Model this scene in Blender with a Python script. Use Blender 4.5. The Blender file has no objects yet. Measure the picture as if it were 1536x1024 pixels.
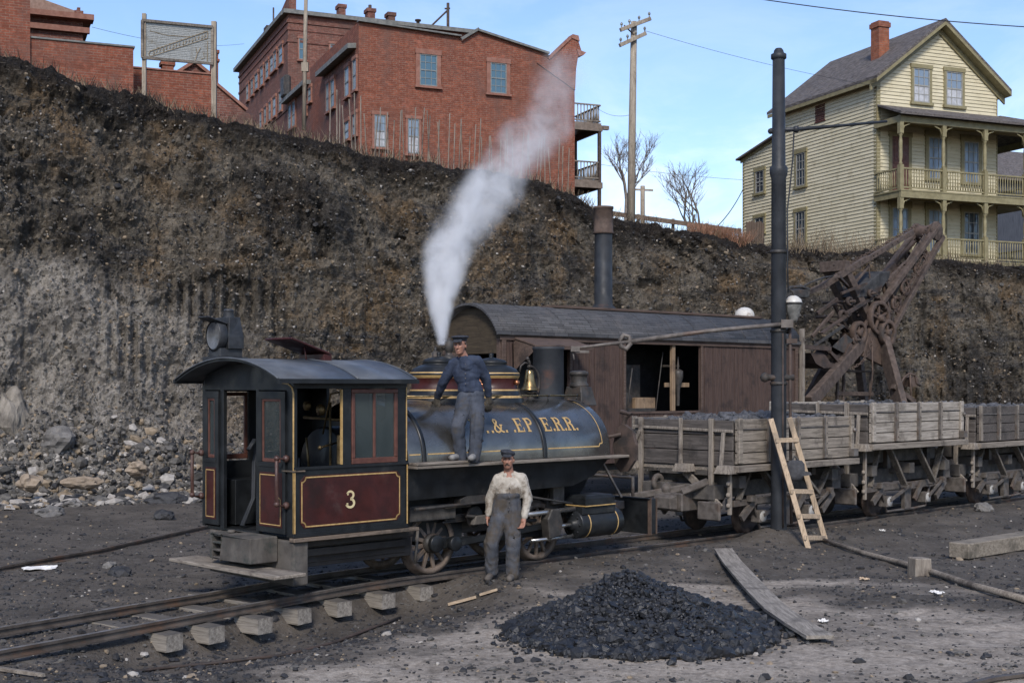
import bpy, bmesh, math, random
import numpy as np
from mathutils import Vector, Matrix, noise
random.seed(7)
RNG = np.random.default_rng(11)
SC = bpy.context.scene
COL = SC.collection
R = math.radians
PI = math.pi

# ------------------------------------------------------------------ camera maths
F, CX, HY, HC = 1963.0, 768.0, 580.0, 2.56          # a level view camera with a rising front, 2.56 m up


def W(px, py, D):
    """world point seen at a photo pixel, D metres away"""
    return Vector(((px - CX) / F * D, D, HC + (HY - py) / F * D))


def G(px, py, z=0.0):
    """point of the level z seen at a photo pixel"""
    D = (HC - z) * F / (py - HY)
    return Vector(((px - CX) / F * D, D, z))


class Frame:
    """a local frame standing on the ground: x along its heading, y to the left of it"""
    def __init__(s, o, rz):
        s.o = Vector(o); s.rz = rz
        s.f = Vector((math.cos(rz), math.sin(rz), 0)); s.l = Vector((-math.sin(rz), math.cos(rz), 0))

    def w(s, x, y, z):
        return s.o + s.f * x + s.l * y + Vector((0, 0, z))

    def loc(s, p):
        q = Vector(p) - s.o
        return Vector((q.dot(s.f), q.dot(s.l), q.z))

    def yp(s, px, py, y):
        d = Vector(((px - CX) / F, 1, (HY - py) / F)); c = Vector((0, 0, HC))
        t = (y - (c - s.o).dot(s.l)) / d.dot(s.l)
        q = c + d * t - s.o
        return q.dot(s.f), q.z

    def xp(s, px, py, x):
        d = Vector(((px - CX) / F, 1, (HY - py) / F)); c = Vector((0, 0, HC))
        t = (x - (c - s.o).dot(s.f)) / d.dot(s.f)
        q = c + d * t - s.o
        return q.dot(s.l), q.z


# ------------------------------------------------------------------ objects
def tag(o, label=None, cat=None, group=None, kind=None):
    if label: o['label'] = label
    if cat: o['category'] = cat
    if group: o['group'] = group
    if kind: o['kind'] = kind
    return o


def thing(name, label, cat, loc=(0, 0, 0), rz=0.0, group=None):
    o = bpy.data.objects.new(name, None); COL.objects.link(o)
    o.empty_display_size = 0.3
    o.location = loc; o.rotation_euler = (0, 0, rz)
    return tag(o, label, cat, group)


def link(name, me, parent=None, loc=None, rz=0.0):
    o = bpy.data.objects.new(name, me); COL.objects.link(o)
    if parent is not None: o.parent = parent
    if loc is not None: o.location = loc
    if rz: o.rotation_euler = (0, 0, rz)
    return o


def kids(o):
    return [c for c in COL.objects if c.parent == o]


def copy_tree(o, parent=None):
    c = o.copy(); COL.objects.link(c)
    if parent is not None: c.parent = parent
    for ch in kids(o): copy_tree(ch, c)
    return c


def perp(d):
    d = Vector(d).normalized()
    a = Vector((0, 0, 1)) if abs(d.z) < 0.92 else Vector((1, 0, 0))
    u = d.cross(a).normalized()
    return u, d.cross(u).normalized()


class MB:
    """collects shapes into one mesh"""
    def __init__(s):
        s.v = []; s.f = []; s.m = []; s.s = []

    def add(s, vs, fs, mi=0, sm=False):
        o = len(s.v); s.v += [tuple(v) for v in vs]
        for f in fs:
            s.f.append(tuple(i + o for i in f)); s.m.append(mi); s.s.append(sm)
        return s

    def box(s, x0, x1, y0, y1, z0, z1, mi=0, M=None):
        vs = [Vector((x, y, z)) for x in (x0, x1) for y in (y0, y1) for z in (z0, z1)]
        if M is not None: vs = [M @ v for v in vs]
        return s.add(vs, [(0, 1, 3, 2), (4, 6, 7, 5), (0, 4, 5, 1), (2, 3, 7, 6), (0, 2, 6, 4), (1, 5, 7, 3)], mi)

    def hexa(s, lo, hi, mi=0):
        """lo, hi: four points each, same winding"""
        return s.add(list(lo) + list(hi), [(3, 2, 1, 0), (4, 5, 6, 7), (0, 1, 5, 4), (1, 2, 6, 5), (2, 3, 7, 6), (3, 0, 4, 7)], mi)

    def beam(s, a, b, w, h, mi=0, up=(0, 0, 1), w2=None, h2=None):
        a = Vector(a); b = Vector(b); d = (b - a).normalized(); up = Vector(up)
        if abs(d.dot(up.normalized())) > 0.97: up = Vector((1, 0, 0))
        u = d.cross(up).normalized(); n = u.cross(d).normalized()
        w2 = w if w2 is None else w2; h2 = h if h2 is None else h2
        lo = [a + u * sx * w / 2 + n * sy * h / 2 for sx, sy in ((-1, -1), (1, -1), (1, 1), (-1, 1))]
        hi = [b + u * sx * w2 / 2 + n * sy * h2 / 2 for sx, sy in ((-1, -1), (1, -1), (1, 1), (-1, 1))]
        return s.hexa(lo, hi, mi)

    def tube(s, pts, r, n=8, mi=0, sm=True, caps=True):
        pts = [Vector(p) for p in pts]
        rs = r if isinstance(r, (list, tuple)) else [r] * len(pts)
        vs = []; fs = []; u = None
        for i, p in enumerate(pts):
            d = (pts[min(i + 1, len(pts) - 1)] - pts[max(i - 1, 0)])
            if d.length < 1e-9: d = Vector((0, 0, 1))
            d.normalize()
            if u is None: u = perp(d)[0]
            u = (u - d * u.dot(d))
            u = u.normalized() if u.length > 1e-6 else perp(d)[0]
            w = d.cross(u)
            for k in range(n):
                a = 2 * PI * k / n
                vs.append(p + (u * math.cos(a) + w * math.sin(a)) * rs[i])
        for i in range(len(pts) - 1):
            for k in range(n):
                k2 = (k + 1) % n
                fs.append((i * n + k, i * n + k2, (i + 1) * n + k2, (i + 1) * n + k))
        s.add(vs, fs, mi, sm)
        if caps:
            s.add(vs[:n], [tuple(reversed(range(n)))], mi); s.add(vs[-n:], [tuple(range(n))], mi)
        return s

    def lathe(s, prof, c=(0, 0, 0), ax='z', n=28, mi=0, sm=True, sx=1.0, sy=1.0):
        """prof: (radius, height[, material]) along the axis"""
        c = Vector(c)
        A = {'z': lambda a, b, h: Vector((a * sx, b * sy, h)), 'x': lambda a, b, h: Vector((h, a, b)),
             'y': lambda a, b, h: Vector((b, h, a))}[ax]
        for i in range(len(prof) - 1):
            p, q = prof[i], prof[i + 1]
            vs = []; fs = []
            for r_, h in ((p[0], p[1]), (q[0], q[1])):
                for k in range(n):
                    t = 2 * PI * k / n
                    vs.append(c + A(max(r_, 1e-4) * math.cos(t), max(r_, 1e-4) * math.sin(t), h))
            for k in range(n):
                k2 = (k + 1) % n
                fs.append((k, k2, n + k2, n + k))
            s.add(vs, fs, p[2] if len(p) > 2 else mi, sm)
        return s

    def prism(s, poly, a, b, ax='y', mi=0, sm=False):
        """poly in the two other axes (kept in xyz order), extruded from a to b"""
        P = {'x': lambda u, v, t: (t, u, v), 'y': lambda u, v, t: (u, t, v), 'z': lambda u, v, t: (u, v, t)}[ax]
        n = len(poly)
        vs = [P(u, v, a) for u, v in poly] + [P(u, v, b) for u, v in poly]
        s.add(vs, [tuple(range(n)), tuple(reversed(range(n, 2 * n)))], mi)
        s.add(vs, [(i, (i + 1) % n, n + (i + 1) % n, n + i) for i in range(n)], mi, sm)
        return s

    def ball(s, c, r, n=12, mi=0, sc=(1, 1, 1)):
        vs = []; fs = []; m = n // 2
        for i in range(m + 1):
            t = PI * i / m
            for k in range(n):
                a = 2 * PI * k / n
                vs.append((c[0] + r * sc[0] * math.sin(t) * math.cos(a), c[1] + r * sc[1] * math.sin(t) * math.sin(a), c[2] + r * sc[2] * math.cos(t)))
        for i in range(m):
            for k in range(n):
                k2 = (k + 1) % n
                fs.append((i * n + k, (i + 1) * n + k, (i + 1) * n + k2, i * n + k2))
        return s.add(vs, fs, mi, True)

    def build(s, name, mats, parent=None, loc=None, rz=0.0, bevel=0.0, seg=1, merge=True):
        me = bpy.data.meshes.new(name)
        me.from_pydata(s.v, [], s.f)
        for m in (mats if isinstance(mats, (list, tuple)) else [mats]): me.materials.append(m)
        me.polygons.foreach_set('material_index', s.m)
        me.polygons.foreach_set('use_smooth', s.s)
        bm = bmesh.new(); bm.from_mesh(me)
        if merge: bmesh.ops.remove_doubles(bm, verts=bm.verts, dist=1e-5)
        bmesh.ops.recalc_face_normals(bm, faces=bm.faces)
        bm.to_mesh(me); bm.free()
        o = link(name, me, parent, loc, rz)
        if bevel:
            md = o.modifiers.new('bevel', 'BEVEL'); md.width = bevel; md.segments = seg
            md.limit_method = 'ANGLE'; md.angle_limit = R(40); md.use_clamp_overlap = True
        return o


def mesh_np(name, V, Fc, mats, parent=None, mi=None, smooth=False, loc=None):
    """fast mesh from arrays; every face has the same number of corners"""
    me = bpy.data.meshes.new(name)
    nv, nf, k = len(V), len(Fc), Fc.shape[1]
    me.vertices.add(nv); me.vertices.foreach_set('co', np.asarray(V, np.float32).ravel())
    me.loops.add(nf * k); me.loops.foreach_set('vertex_index', np.asarray(Fc, np.int32).ravel())
    me.polygons.add(nf); me.polygons.foreach_set('loop_start', np.arange(0, nf * k, k, dtype=np.int32))
    for m in (mats if isinstance(mats, (list, tuple)) else [mats]): me.materials.append(m)
    if mi is not None: me.polygons.foreach_set('material_index', np.asarray(mi, np.int32))
    me.polygons.foreach_set('use_smooth', np.full(nf, smooth))
    me.update(calc_edges=True); me.validate()
    return link(name, me, parent, loc)


_t = (1 + 5 ** .5) / 2
ICO_V = np.array([(-1, _t, 0), (1, _t, 0), (-1, -_t, 0), (1, -_t, 0), (0, -1, _t), (0, 1, _t), (0, -1, -_t), (0, 1, -_t), (_t, 0, -1), (_t, 0, 1), (-_t, 0, -1), (-_t, 0, 1)]) / 1.902
ICO_F = np.array([(0, 11, 5), (0, 5, 1), (0, 1, 7), (0, 7, 10), (0, 10, 11), (1, 5, 9), (5, 11, 4), (11, 10, 2), (10, 7, 6), (7, 1, 8), (3, 9, 4), (3, 4, 2), (3, 2, 6), (3, 6, 8), (3, 8, 9), (4, 9, 5), (2, 4, 11), (6, 2, 10), (8, 6, 7), (9, 8, 1)])


def stones(P, size, rng, flat=0.7, jit=0.28):
    """angular stones at the points P (n,3) with radii size (n,)"""
    n = len(P)
    V = np.repeat(ICO_V[None], n, 0) * (1 + rng.uniform(-jit, jit, (n, 12, 1)))
    V *= rng.uniform(0.6, 1.3, (n, 1, 3)); 
    q = rng.normal(size=(n, 4)); q /= np.linalg.norm(q, axis=1, keepdims=True)
    w, x, y, z = q.T
    M = np.stack([1 - 2 * (y * y + z * z), 2 * (x * y - z * w), 2 * (x * z + y * w), 2 * (x * y + z * w), 1 - 2 * (x * x + z * z), 2 * (y * z - x * w), 2 * (x * z - y * w), 2 * (y * z + x * w), 1 - 2 * (x * x + y * y)], 1).reshape(n, 3, 3)
    V = np.einsum('nij,nkj->nki', M, V)
    V[:, :, 2] *= flat
    V = V * size[:, None, None] + P[:, None, :]
    Fc = ICO_F[None] + (np.arange(n) * 12)[:, None, None]
    return V.reshape(-1, 3), Fc.reshape(-1, 3)


# ------------------------------------------------------------------ materials
class NT:
    def __init__(s, name):
        s.mat = bpy.data.materials.new(name); s.mat.use_nodes = True
        s.t = s.mat.node_tree; s.t.nodes.clear()
        s.out = s.n('ShaderNodeOutputMaterial'); s.b = s.n('ShaderNodeBsdfPrincipled')
        s.t.links.new(s.b.outputs[0], s.out.inputs[0])
        s.tc = s.n('ShaderNodeTexCoord')

    def n(s, typ, **kw):
        nd = s.t.nodes.new(typ)
        for k, v in kw.items(): setattr(nd, k, v)
        return nd

    def set(s, sock, v):
        if isinstance(v, bpy.types.NodeSocket): s.t.links.new(v, sock)
        else: sock.default_value = v

    def coord(s, scale=(1, 1, 1), out='Object', off=(0, 0, 0)):
        m = s.n('ShaderNodeMapping'); s.t.links.new(s.tc.outputs[out], m.inputs[0])
        m.inputs['Scale'].default_value = scale; m.inputs['Location'].default_value = off
        return m.outputs[0]

    def noise(s, vec, scale, detail=5, rough=.55, dist=0):
        x = s.n('ShaderNodeTexNoise'); s.set(x.inputs['Vector'], vec)
        x.inputs['Scale'].default_value = scale; x.inputs['Detail'].default_value = detail
        x.inputs['Roughness'].default_value = rough; x.inputs['Distortion'].default_value = dist
        return x.outputs['Fac']

    def vor(s, vec, scale, feature='F1', out='Distance'):
        x = s.n('ShaderNodeTexVoronoi', feature=feature); s.set(x.inputs['Vector'], vec)
        x.inputs['Scale'].default_value = scale
        return x.outputs[out]

    def ramp(s, fac, a, b, lo=0.0, hi=1.0):
        x = s.n('ShaderNodeMapRange'); x.interpolation_type = 'SMOOTHSTEP'
        s.set(x.inputs[0], fac); x.inputs[1].default_value = a; x.inputs[2].default_value = b
        x.inputs[3].default_value = lo; x.inputs[4].default_value = hi
        return x.outputs[0]

    def mix(s, fac, a, b, blend='MIX'):
        x = s.n('ShaderNodeMix', data_type='RGBA', blend_type=blend)
        s.set(x.inputs[0], fac)
        for sk, v in ((x.inputs[6], a), (x.inputs[7], b)):
            s.set(sk, v if isinstance(v, bpy.types.NodeSocket) else (*v[:3], 1))
        return x.outputs[2]

    def math(s, op, a, b=0.0, clamp=False):
        x = s.n('ShaderNodeMath', operation=op, use_clamp=clamp); s.set(x.inputs[0], a); s.set(x.inputs[1], b)
        return x.outputs[0]

    def bump(s, h, st=.3, dist=.02, prev=None):
        x = s.n('ShaderNodeBump'); s.set(x.inputs['Strength'], st); x.inputs['Distance'].default_value = dist
        s.set(x.inputs['Height'], h)
        if prev is not None: s.set(x.inputs['Normal'], prev)
        return x.outputs[0]

    def done(s, col, rough=.7, metal=0.0, normal=None, spec=.5):
        s.set(s.b.inputs['Base Color'], col if isinstance(col, bpy.types.NodeSocket) else (*col[:3], 1))
        s.set(s.b.inputs['Roughness'], rough); s.set(s.b.inputs['Metallic'], metal)
        s.b.inputs['Specular IOR Level'].default_value = spec
        if normal is not None: s.set(s.b.inputs['Normal'], normal)
        return s.mat


def surf(name, c1, c2, scale=6, c3=None, c3s=1.5, c3t=(.5, .7), rough=.75, rvar=.15, metal=0.0, bump=.25, bs=40, bd=.01, stretch=(1, 1, 1), spec=.4, dust=None, dustt=(.55, .8), rnd=0.0):
    t = NT(name); v = t.coord(stretch); vo = t.coord()
    col = t.mix(t.ramp(t.noise(v, scale, 8, .6), .3, .7), c1, c2)
    if c3 is not None:
        col = t.mix(t.ramp(t.noise(vo, c3s, 6, .65), *c3t), col, c3)
    r = t.ramp(t.noise(vo, scale * .7, 4), .3, .7, max(rough - rvar, .05), min(rough + rvar, 1))
    if dust is not None:
        d = t.ramp(t.noise(vo, 2.3, 10, .72), *dustt)
        col = t.mix(d, col, dust)
        r = t.math('ADD', r, t.math('MULTIPLY', d, .3), True)
    if rnd:
        oi = t.n('ShaderNodeObjectInfo')
        k = t.ramp(oi.outputs['Random'], 0, 1, 1 - rnd, 1 + rnd)
        hsv = t.n('ShaderNodeHueSaturation'); t.set(hsv.inputs['Color'], col); t.set(hsv.inputs['Value'], k)
        col = hsv.outputs[0]
    nm = t.bump(t.noise(v, bs, 6, .7), bump, bd)
    return t.done(col, r, metal, nm, spec)


def wood(name, ax, c1, c2, c3=None, rough=.85, g=1.0):
    """weathered timber, grain along the axis ax"""
    st = {'x': (.06, 1, 1), 'y': (1, .06, 1), 'z': (1, 1, .06)}[ax]
    t = NT(name); v = t.coord(st); vo = t.coord()
    gr = t.noise(v, 28 * g, 8, .7, .4)
    col = t.mix(t.ramp(gr, .32, .68), c1, c2)
    col = t.mix(t.ramp(t.noise(v, 70 * g, 4, .6), .58, .75), col, tuple(x * .35 for x in c1))
    if c3 is not None: col = t.mix(t.ramp(t.noise(vo, 1.8, 7, .7), .5, .68), col, c3)
    nm = t.bump(gr, .5, .008)
    return t.done(col, rough, 0, nm, .25)


def brick(name, c1, c2, mortar, stain, bw=.27, bh=.09):
    t = NT(name)
    sep = t.n('ShaderNodeSeparateXYZ'); t.t.links.new(t.tc.outputs['Object'], sep.inputs[0])
    cmb = t.n('ShaderNodeCombineXYZ')
    t.set(cmb.inputs[0], t.math('ADD', sep.outputs[0], sep.outputs[1])); t.set(cmb.inputs[1], sep.outputs[2])
    b = t.n('ShaderNodeTexBrick'); t.set(b.inputs['Vector'], cmb.outputs[0])
    b.inputs['Scale'].default_value = 1; b.inputs['Brick Width'].default_value = bw; b.inputs['Row Height'].default_value = bh
    b.inputs['Mortar Size'].default_value = .014; b.inputs['Mortar Smooth'].default_value = .3; b.inputs['Bias'].default_value = 0.0
    b.inputs['Color1'].default_value = (*c1, 1); b.inputs['Color2'].default_value = (*c2, 1); b.inputs['Mortar'].default_value = (*mortar, 1)
    vo = t.coord()
    col = t.mix(t.ramp(t.noise(vo, 5, 9, .75), .42, .62, 0, .8), b.outputs['Color'], tuple(x * .5 for x in c1))
    col = t.mix(t.ramp(t.noise(vo, 30, 5, .7), .55, .75, 0, .55), col, tuple(min(1, x * 1.7) for x in c2))
    col = t.mix(t.ramp(t.noise(t.coord((1, 1, .55)), .5, 9, .72), .46, .66, 0, .85), col, stain)
    col = t.mix(t.ramp(t.noise(t.coord((.5, .5, 2.5), off=(4, 1, 0)), .8, 8, .7), .52, .68, 0, .55), col, tuple(x * .45 for x in c1))
    col = t.mix(t.ramp(t.noise(t.coord(off=(8, 3, 1)), 1.1, 8, .75), .58, .70, 0, .5), col, tuple(min(1, x * 1.25 + .03) for x in c1))
    nm = t.bump(t.math('SUBTRACT', 1.0, b.outputs['Fac']), .5, .012)
    nm = t.bump(t.noise(vo, 25, 5, .7), .5, .03, nm)
    return t.done(col, .88, 0, nm, .25)


def glass_dark(name, tint=(.02, .03, .04), rough=.08):
    t = NT(name)
    nm = t.bump(t.noise(t.coord(), 2.2, 2), .06, .03)
    return t.done(tint, rough, 0, nm, .7)


M = {}
M['black'] = surf('black paint', (.007, .008, .009), (.016, .018, .020), 5, rough=.42, rvar=.12, bump=.08, bs=60, dust=(.055, .052, .047), dustt=(.52, .85), spec=.3)
M['tank'] = surf('blackened tank steel', (.115, .112, .105), (.20, .192, .18), 3, c3=(.20, .19, .175), c3s=1.4, c3t=(.45, .75), rough=.25, rvar=.09, metal=.8, bump=.05, bs=14, bd=.02, dust=(.11, .108, .104), dustt=(.56, .85), spec=.6)
M['iron'] = surf('dark iron', (.020, .019, .018), (.050, .045, .040), 9, c3=(.075, .05, .035), c3s=3, rough=.6, bump=.2, bs=50)
M['iron_light'] = surf('worn iron', (.09, .08, .07), (.17, .15, .135), 8, c3=(.10, .06, .04), c3s=3, rough=.55, metal=.3, bump=.3, bs=45)
M['steel'] = surf('bright steel rod', (.32, .31, .30), (.45, .44, .42), 8, rough=.3, metal=.85, bump=.05)
M['maroon'] = surf('maroon paint', (.030, .0075, .0065), (.052, .012, .010), 5, c3=(.020, .008, .007), c3s=2, rough=.45, bump=.06, bs=70, dust=(.085, .060, .052), dustt=(.56, .88), spec=.3)
M['gold'] = surf('gold leaf line', (.34, .215, .080), (.48, .32, .13), 20, rough=.5, bump=.05, spec=.4)
M['brass'] = surf('aged brass', (.24, .165, .075), (.36, .26, .125), 10, c3=(.15, .10, .05), c3s=6, rough=.33, metal=.9, bump=.06)
M['mahog'] = surf('red brown window sash', (.070, .026, .018), (.12, .048, .033), 12, rough=.5, bump=.1)
M['cabroof'] = surf('grey tin cab roof', (.058, .066, .076), (.105, .113, .124), 2.5, c3=(.06, .06, .06), c3s=1.6, rough=.5, bump=.08, bs=18, dust=(.16, .15, .135))
M['concrete'] = surf('weathered buffer timber', (.050, .044, .038), (.105, .094, .082), 7, c3=(.03, .036, .032), c3s=3, rough=.9, bump=.5, bs=30, stretch=(1, .5, .5))
M['rust'] = surf('rusty steel', (.055, .037, .028), (.105, .072, .055), 6, c3=(.045, .035, .030), c3s=2.5, rough=.8, bump=.35, bs=35)
M['rust_d'] = surf('dark rusty iron', (.034, .025, .020), (.075, .052, .042), 6, c3=(.022, .020, .019), c3s=2, rough=.8, bump=.35, bs=35)
M['boomwood'] = wood('brown boom timber', 'x', (.075, .050, .038), (.155, .108, .085), (.06, .045, .04))
M['pipe'] = surf('black iron pipe', (.015, .017, .020), (.032, .035, .040), 3, c3=(.075, .04, .03), c3s=1.1, c3t=(.6, .74), rough=.55, bump=.15, bs=30, spec=.3)
GW1, GW2, GW3 = (.125, .105, .085), (.27, .235, .195), (.075, .062, .052)
M['gwx'] = wood('grey weathered plank', 'x', GW1, GW2, GW3)
M['gwy'] = wood('grey weathered board', 'y', GW1, GW2, GW3)
M['gwz'] = wood('grey weathered post', 'z', GW1, GW2, GW3)
M['car_side'] = wood('pale dump car plank', 'x', (.125, .107, .086), (.29, .25, .205), (.085, .073, .062))
M['car_end'] = wood('dark dump car plank', 'y', (.050, .044, .039), (.115, .10, .09), (.035, .032, .030))  # darker boards for the car ends and the last car's sides
M['lumber'] = wood('fresh ladder lumber', 'x', (.30, .225, .15), (.48, .37, .26), (.2, .16, .12))
M['lumber_z'] = wood('fresh ladder rail lumber', 'z', (.30, .225, .15), (.48, .37, .26), (.2, .16, .12))
M['shack'] = wood('brown painted shack board', 'z', (.050, .032, .026), (.088, .058, .047), (.034, .025, .022), .8)
M['shacktrim'] = wood('brown shack trim', 'x', (.060, .040, .032), (.11, .078, .062), (.04, .03, .026), .8)
M['shingle'] = None
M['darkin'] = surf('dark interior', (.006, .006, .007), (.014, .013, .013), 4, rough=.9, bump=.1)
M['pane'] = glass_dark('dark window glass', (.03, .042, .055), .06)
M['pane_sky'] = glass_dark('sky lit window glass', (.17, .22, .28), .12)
M['brick'] = brick('red brick', (.275, .085, .048), (.155, .050, .034), (.205, .13, .095), (.13, .07, .055))
M['brick_d'] = brick('dark red brick', (.22, .084, .060), (.12, .048, .038), (.20, .145, .118), (.095, .06, .05))
M['stonetrim'] = surf('brownstone trim', (.19, .085, .06), (.26, .13, .095), 6, rough=.85, bump=.2)
M['roofgrey'] = surf('grey cornice paint', (.10, .105, .10), (.18, .18, .165), 5, rough=.7, bump=.1)
M['clap'] = surf('cream clapboard paint', (.48, .43, .29), (.57, .515, .365), 3, c3=(.37, .325, .215), c3s=2.2, c3t=(.5, .75), rough=.7, bump=.15, bs=30, stretch=(.2, .2, 1))
M['olive'] = surf('olive trim paint', (.175, .150, .078), (.24, .21, .115), 5, rough=.6, bump=.1)
M['olive_d'] = surf('olive brown porch ceiling', (.15, .12, .065), (.21, .17, .09), 5, rough=.7, bump=.1)
M['houseroof'] = surf('brown slate shingles', (.050, .043, .040), (.16, .14, .128), 5, c3=(.08, .070, .066), c3s=1.2, rough=.85, bump=.8, bs=9, bd=.05, stretch=(2.2, .7, 3))
M['chimney'] = brick('orange chimney brick', (.36, .12, .06), (.25, .075, .045), (.22, .15, .11), (.16, .07, .05))
M['polewood'] = wood('pale grey pole timber', 'z', (.20, .165, .125), (.36, .31, .245), (.16, .13, .10))
M['barn'] = wood('blue grey barn board', 'z', (.035, .040, .052), (.07, .078, .095), None)
M['bark'] = surf('bare twig bark', (.12, .10, .085), (.20, .17, .145), 12, rough=.9, bump=.3)
M['white'] = surf('dirty white enamel', (.40, .385, .35), (.62, .60, .56), 5, c3=(.24, .20, .16), c3s=5, c3t=(.48,.7), rough=.5, bump=.1)
M['coal'] = surf('black coal', (.007, .0075, .009), (.026, .027, .030), 9, c3=(.05, .05, .052), c3s=11, c3t=(.58, .75), rough=.42, rvar=.2, bump=.6, bs=22, bd=.02)
M['paper'] = surf('scrap paper', (.6, .58, .54), (.75, .73, .7), 9, rough=.9, bump=.3)


def shingles():
    t = NT('weathered roof boards')
    sep = t.n('ShaderNodeSeparateXYZ'); t.t.links.new(t.tc.outputs['Object'], sep.inputs[0])
    cmb = t.n('ShaderNodeCombineXYZ'); t.set(cmb.inputs[0], sep.outputs[0]); t.set(cmb.inputs[1], t.math('ADD', t.math('MULTIPLY', sep.outputs[1], .8), t.math('MULTIPLY', sep.outputs[2], 1.0)))
    b = t.n('ShaderNodeTexBrick'); t.set(b.inputs['Vector'], cmb.outputs[0])
    b.inputs['Scale'].default_value = 1; b.inputs['Brick Width'].default_value = .42; b.inputs['Row Height'].default_value = .085
    b.inputs['Mortar Size'].default_value = .006; b.inputs['Mortar Smooth'].default_value = .1
    b.inputs['Color1'].default_value = (.075, .076, .080, 1); b.inputs['Color2'].default_value = (.042, .042, .045, 1); b.inputs['Mortar'].default_value = (.012, .012, .012, 1)
    vo = t.coord()
    col = t.mix(t.ramp(t.noise(vo, 2.5, 8, .7), .45, .75, 0, .7), b.outputs['Color'], (.10, .092, .088))
    col = t.mix(t.ramp(t.noise(vo, 12, 6, .7), .5, .75, 0, .6), col, (.03, .03, .03))
    nm = t.bump(t.math('SUBTRACT', 1.0, b.outputs['Fac']), .8, .02)
    nm = t.bump(t.noise(vo, 16, 6, .7), .4, .02, nm)
    return t.done(col, .75, 0, nm, .35)


M['shingle'] = shingles()

# ------------------------------------------------------------------ camera
cam = bpy.data.cameras.new('camera'); camo = bpy.data.objects.new('camera', cam); COL.objects.link(camo)
cam.sensor_width = 36.0; cam.lens = F / 1536 * 36.0
camo.location = (0, 0, HC); camo.rotation_euler = (PI / 2, 0, 0)
cam.shift_y = (HY - 512) / 1536.0
cam.clip_start = .1; cam.clip_end = 5000
SC.camera = camo

# ------------------------------------------------------------------ light
SUN_AZ, SUN_EL = math.atan2(-.04, -1.0), R(40)          # azimuth from +Y towards +X
SUNDIR = Vector((math.sin(SUN_AZ) * math.cos(SUN_EL), math.cos(SUN_AZ) * math.cos(SUN_EL), math.sin(SUN_EL)))
sd = bpy.data.lights.new('sun', 'SUN'); so = bpy.data.objects.new('sun', sd); COL.objects.link(so)
sd.energy = 2.5; sd.angle = R(12); sd.color = (1.0, .93, .84)
so.rotation_euler = SUNDIR.to_track_quat('Z', 'Y').to_euler(); so.location = (10, -20, 40)

wd = bpy.data.worlds.new('World'); SC.world = wd; wd.use_nodes = True
wt = wd.node_tree; wt.nodes.clear()
wo = wt.nodes.new('ShaderNodeOutputWorld'); bg = wt.nodes.new('ShaderNodeBackground')
sky = wt.nodes.new('ShaderNodeTexSky'); sky.sky_type = 'NISHITA'; sky.sun_disc = False
sky.sun_elevation = SUN_EL; sky.sun_rotation = SUN_AZ; sky.air_density = 1.0; sky.dust_density = .7; sky.ozone_density = 5.0
wtc = wt.nodes.new('ShaderNodeTexCoord'); wmp = wt.nodes.new('ShaderNodeMapping'); wmp.inputs['Scale'].default_value = (1, 1, 2.6)
wn = wt.nodes.new('ShaderNodeTexNoise'); wn.inputs['Scale'].default_value = 5.0; wn.inputs['Detail'].default_value = 8; wn.inputs['Roughness'].default_value = .6; wn.inputs['Distortion'].default_value = .5
wr = wt.nodes.new('ShaderNodeMapRange'); wr.interpolation_type = 'SMOOTHSTEP'
wr.inputs[1].default_value = .44; wr.inputs[2].default_value = .68; wr.inputs[4].default_value = .75
wsep = wt.nodes.new('ShaderNodeSeparateXYZ'); wh = wt.nodes.new('ShaderNodeMapRange')
wh.inputs[1].default_value = .24; wh.inputs[2].default_value = .05; wh.inputs[3].default_value = .12; wh.inputs[4].default_value = 1.0
wm = wt.nodes.new('ShaderNodeMath'); wm.operation = 'MULTIPLY'
wx = wt.nodes.new('ShaderNodeMix'); wx.data_type = 'RGBA'; wx.inputs[7].default_value = (7.0, 7.0, 7.2, 1)
L_ = wt.links.new
L_(wtc.outputs['Generated'], wmp.inputs[0]); L_(wmp.outputs[0], wn.inputs['Vector']); L_(wn.outputs['Fac'], wr.inputs[0])
L_(wtc.outputs['Generated'], wsep.inputs[0]); L_(wsep.outputs[2], wh.inputs[0])
L_(wr.outputs[0], wm.inputs[0]); L_(wh.outputs[0], wm.inputs[1]); L_(wm.outputs[0], wx.inputs[0])
wtint = wt.nodes.new('ShaderNodeMix'); wtint.data_type = 'RGBA'; wtint.blend_type = 'MULTIPLY'; wtint.inputs[0].default_value = 1; wtint.inputs[7].default_value = (1.05, .985, .99, 1)
L_(sky.outputs[0], wtint.inputs[6]); L_(wtint.outputs[2], wx.inputs[6]); L_(wx.outputs[2], bg.inputs[0]); L_(bg.outputs[0], wo.inputs[0])
bg.inputs[1].default_value = .15

SC.view_settings.view_transform = 'Standard'; SC.view_settings.look = 'None'
SC.view_settings.exposure = .50; SC.view_settings.gamma = 1
SC.render.engine = 'CYCLES'
SC.cycles.use_denoising = True
SC.cycles.max_bounces = 6; SC.cycles.diffuse_bounces = 3; SC.cycles.glossy_bounces = 3; SC.cycles.transparent_max_bounces = 8
SC.cycles.volume_bounces = 3; SC.cycles.caustics_reflective = False; SC.cycles.caustics_refractive = False
# ================================================================== TERRAIN
LOCO = Frame((-1.4475, 17.48, .12), R(44))            # rail-top centre under the rear axle


def ss(a, b, x):
    t = min(max((x - a) / (b - a), 0.0), 1.0)
    return t * t * (3 - 2 * t)


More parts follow.
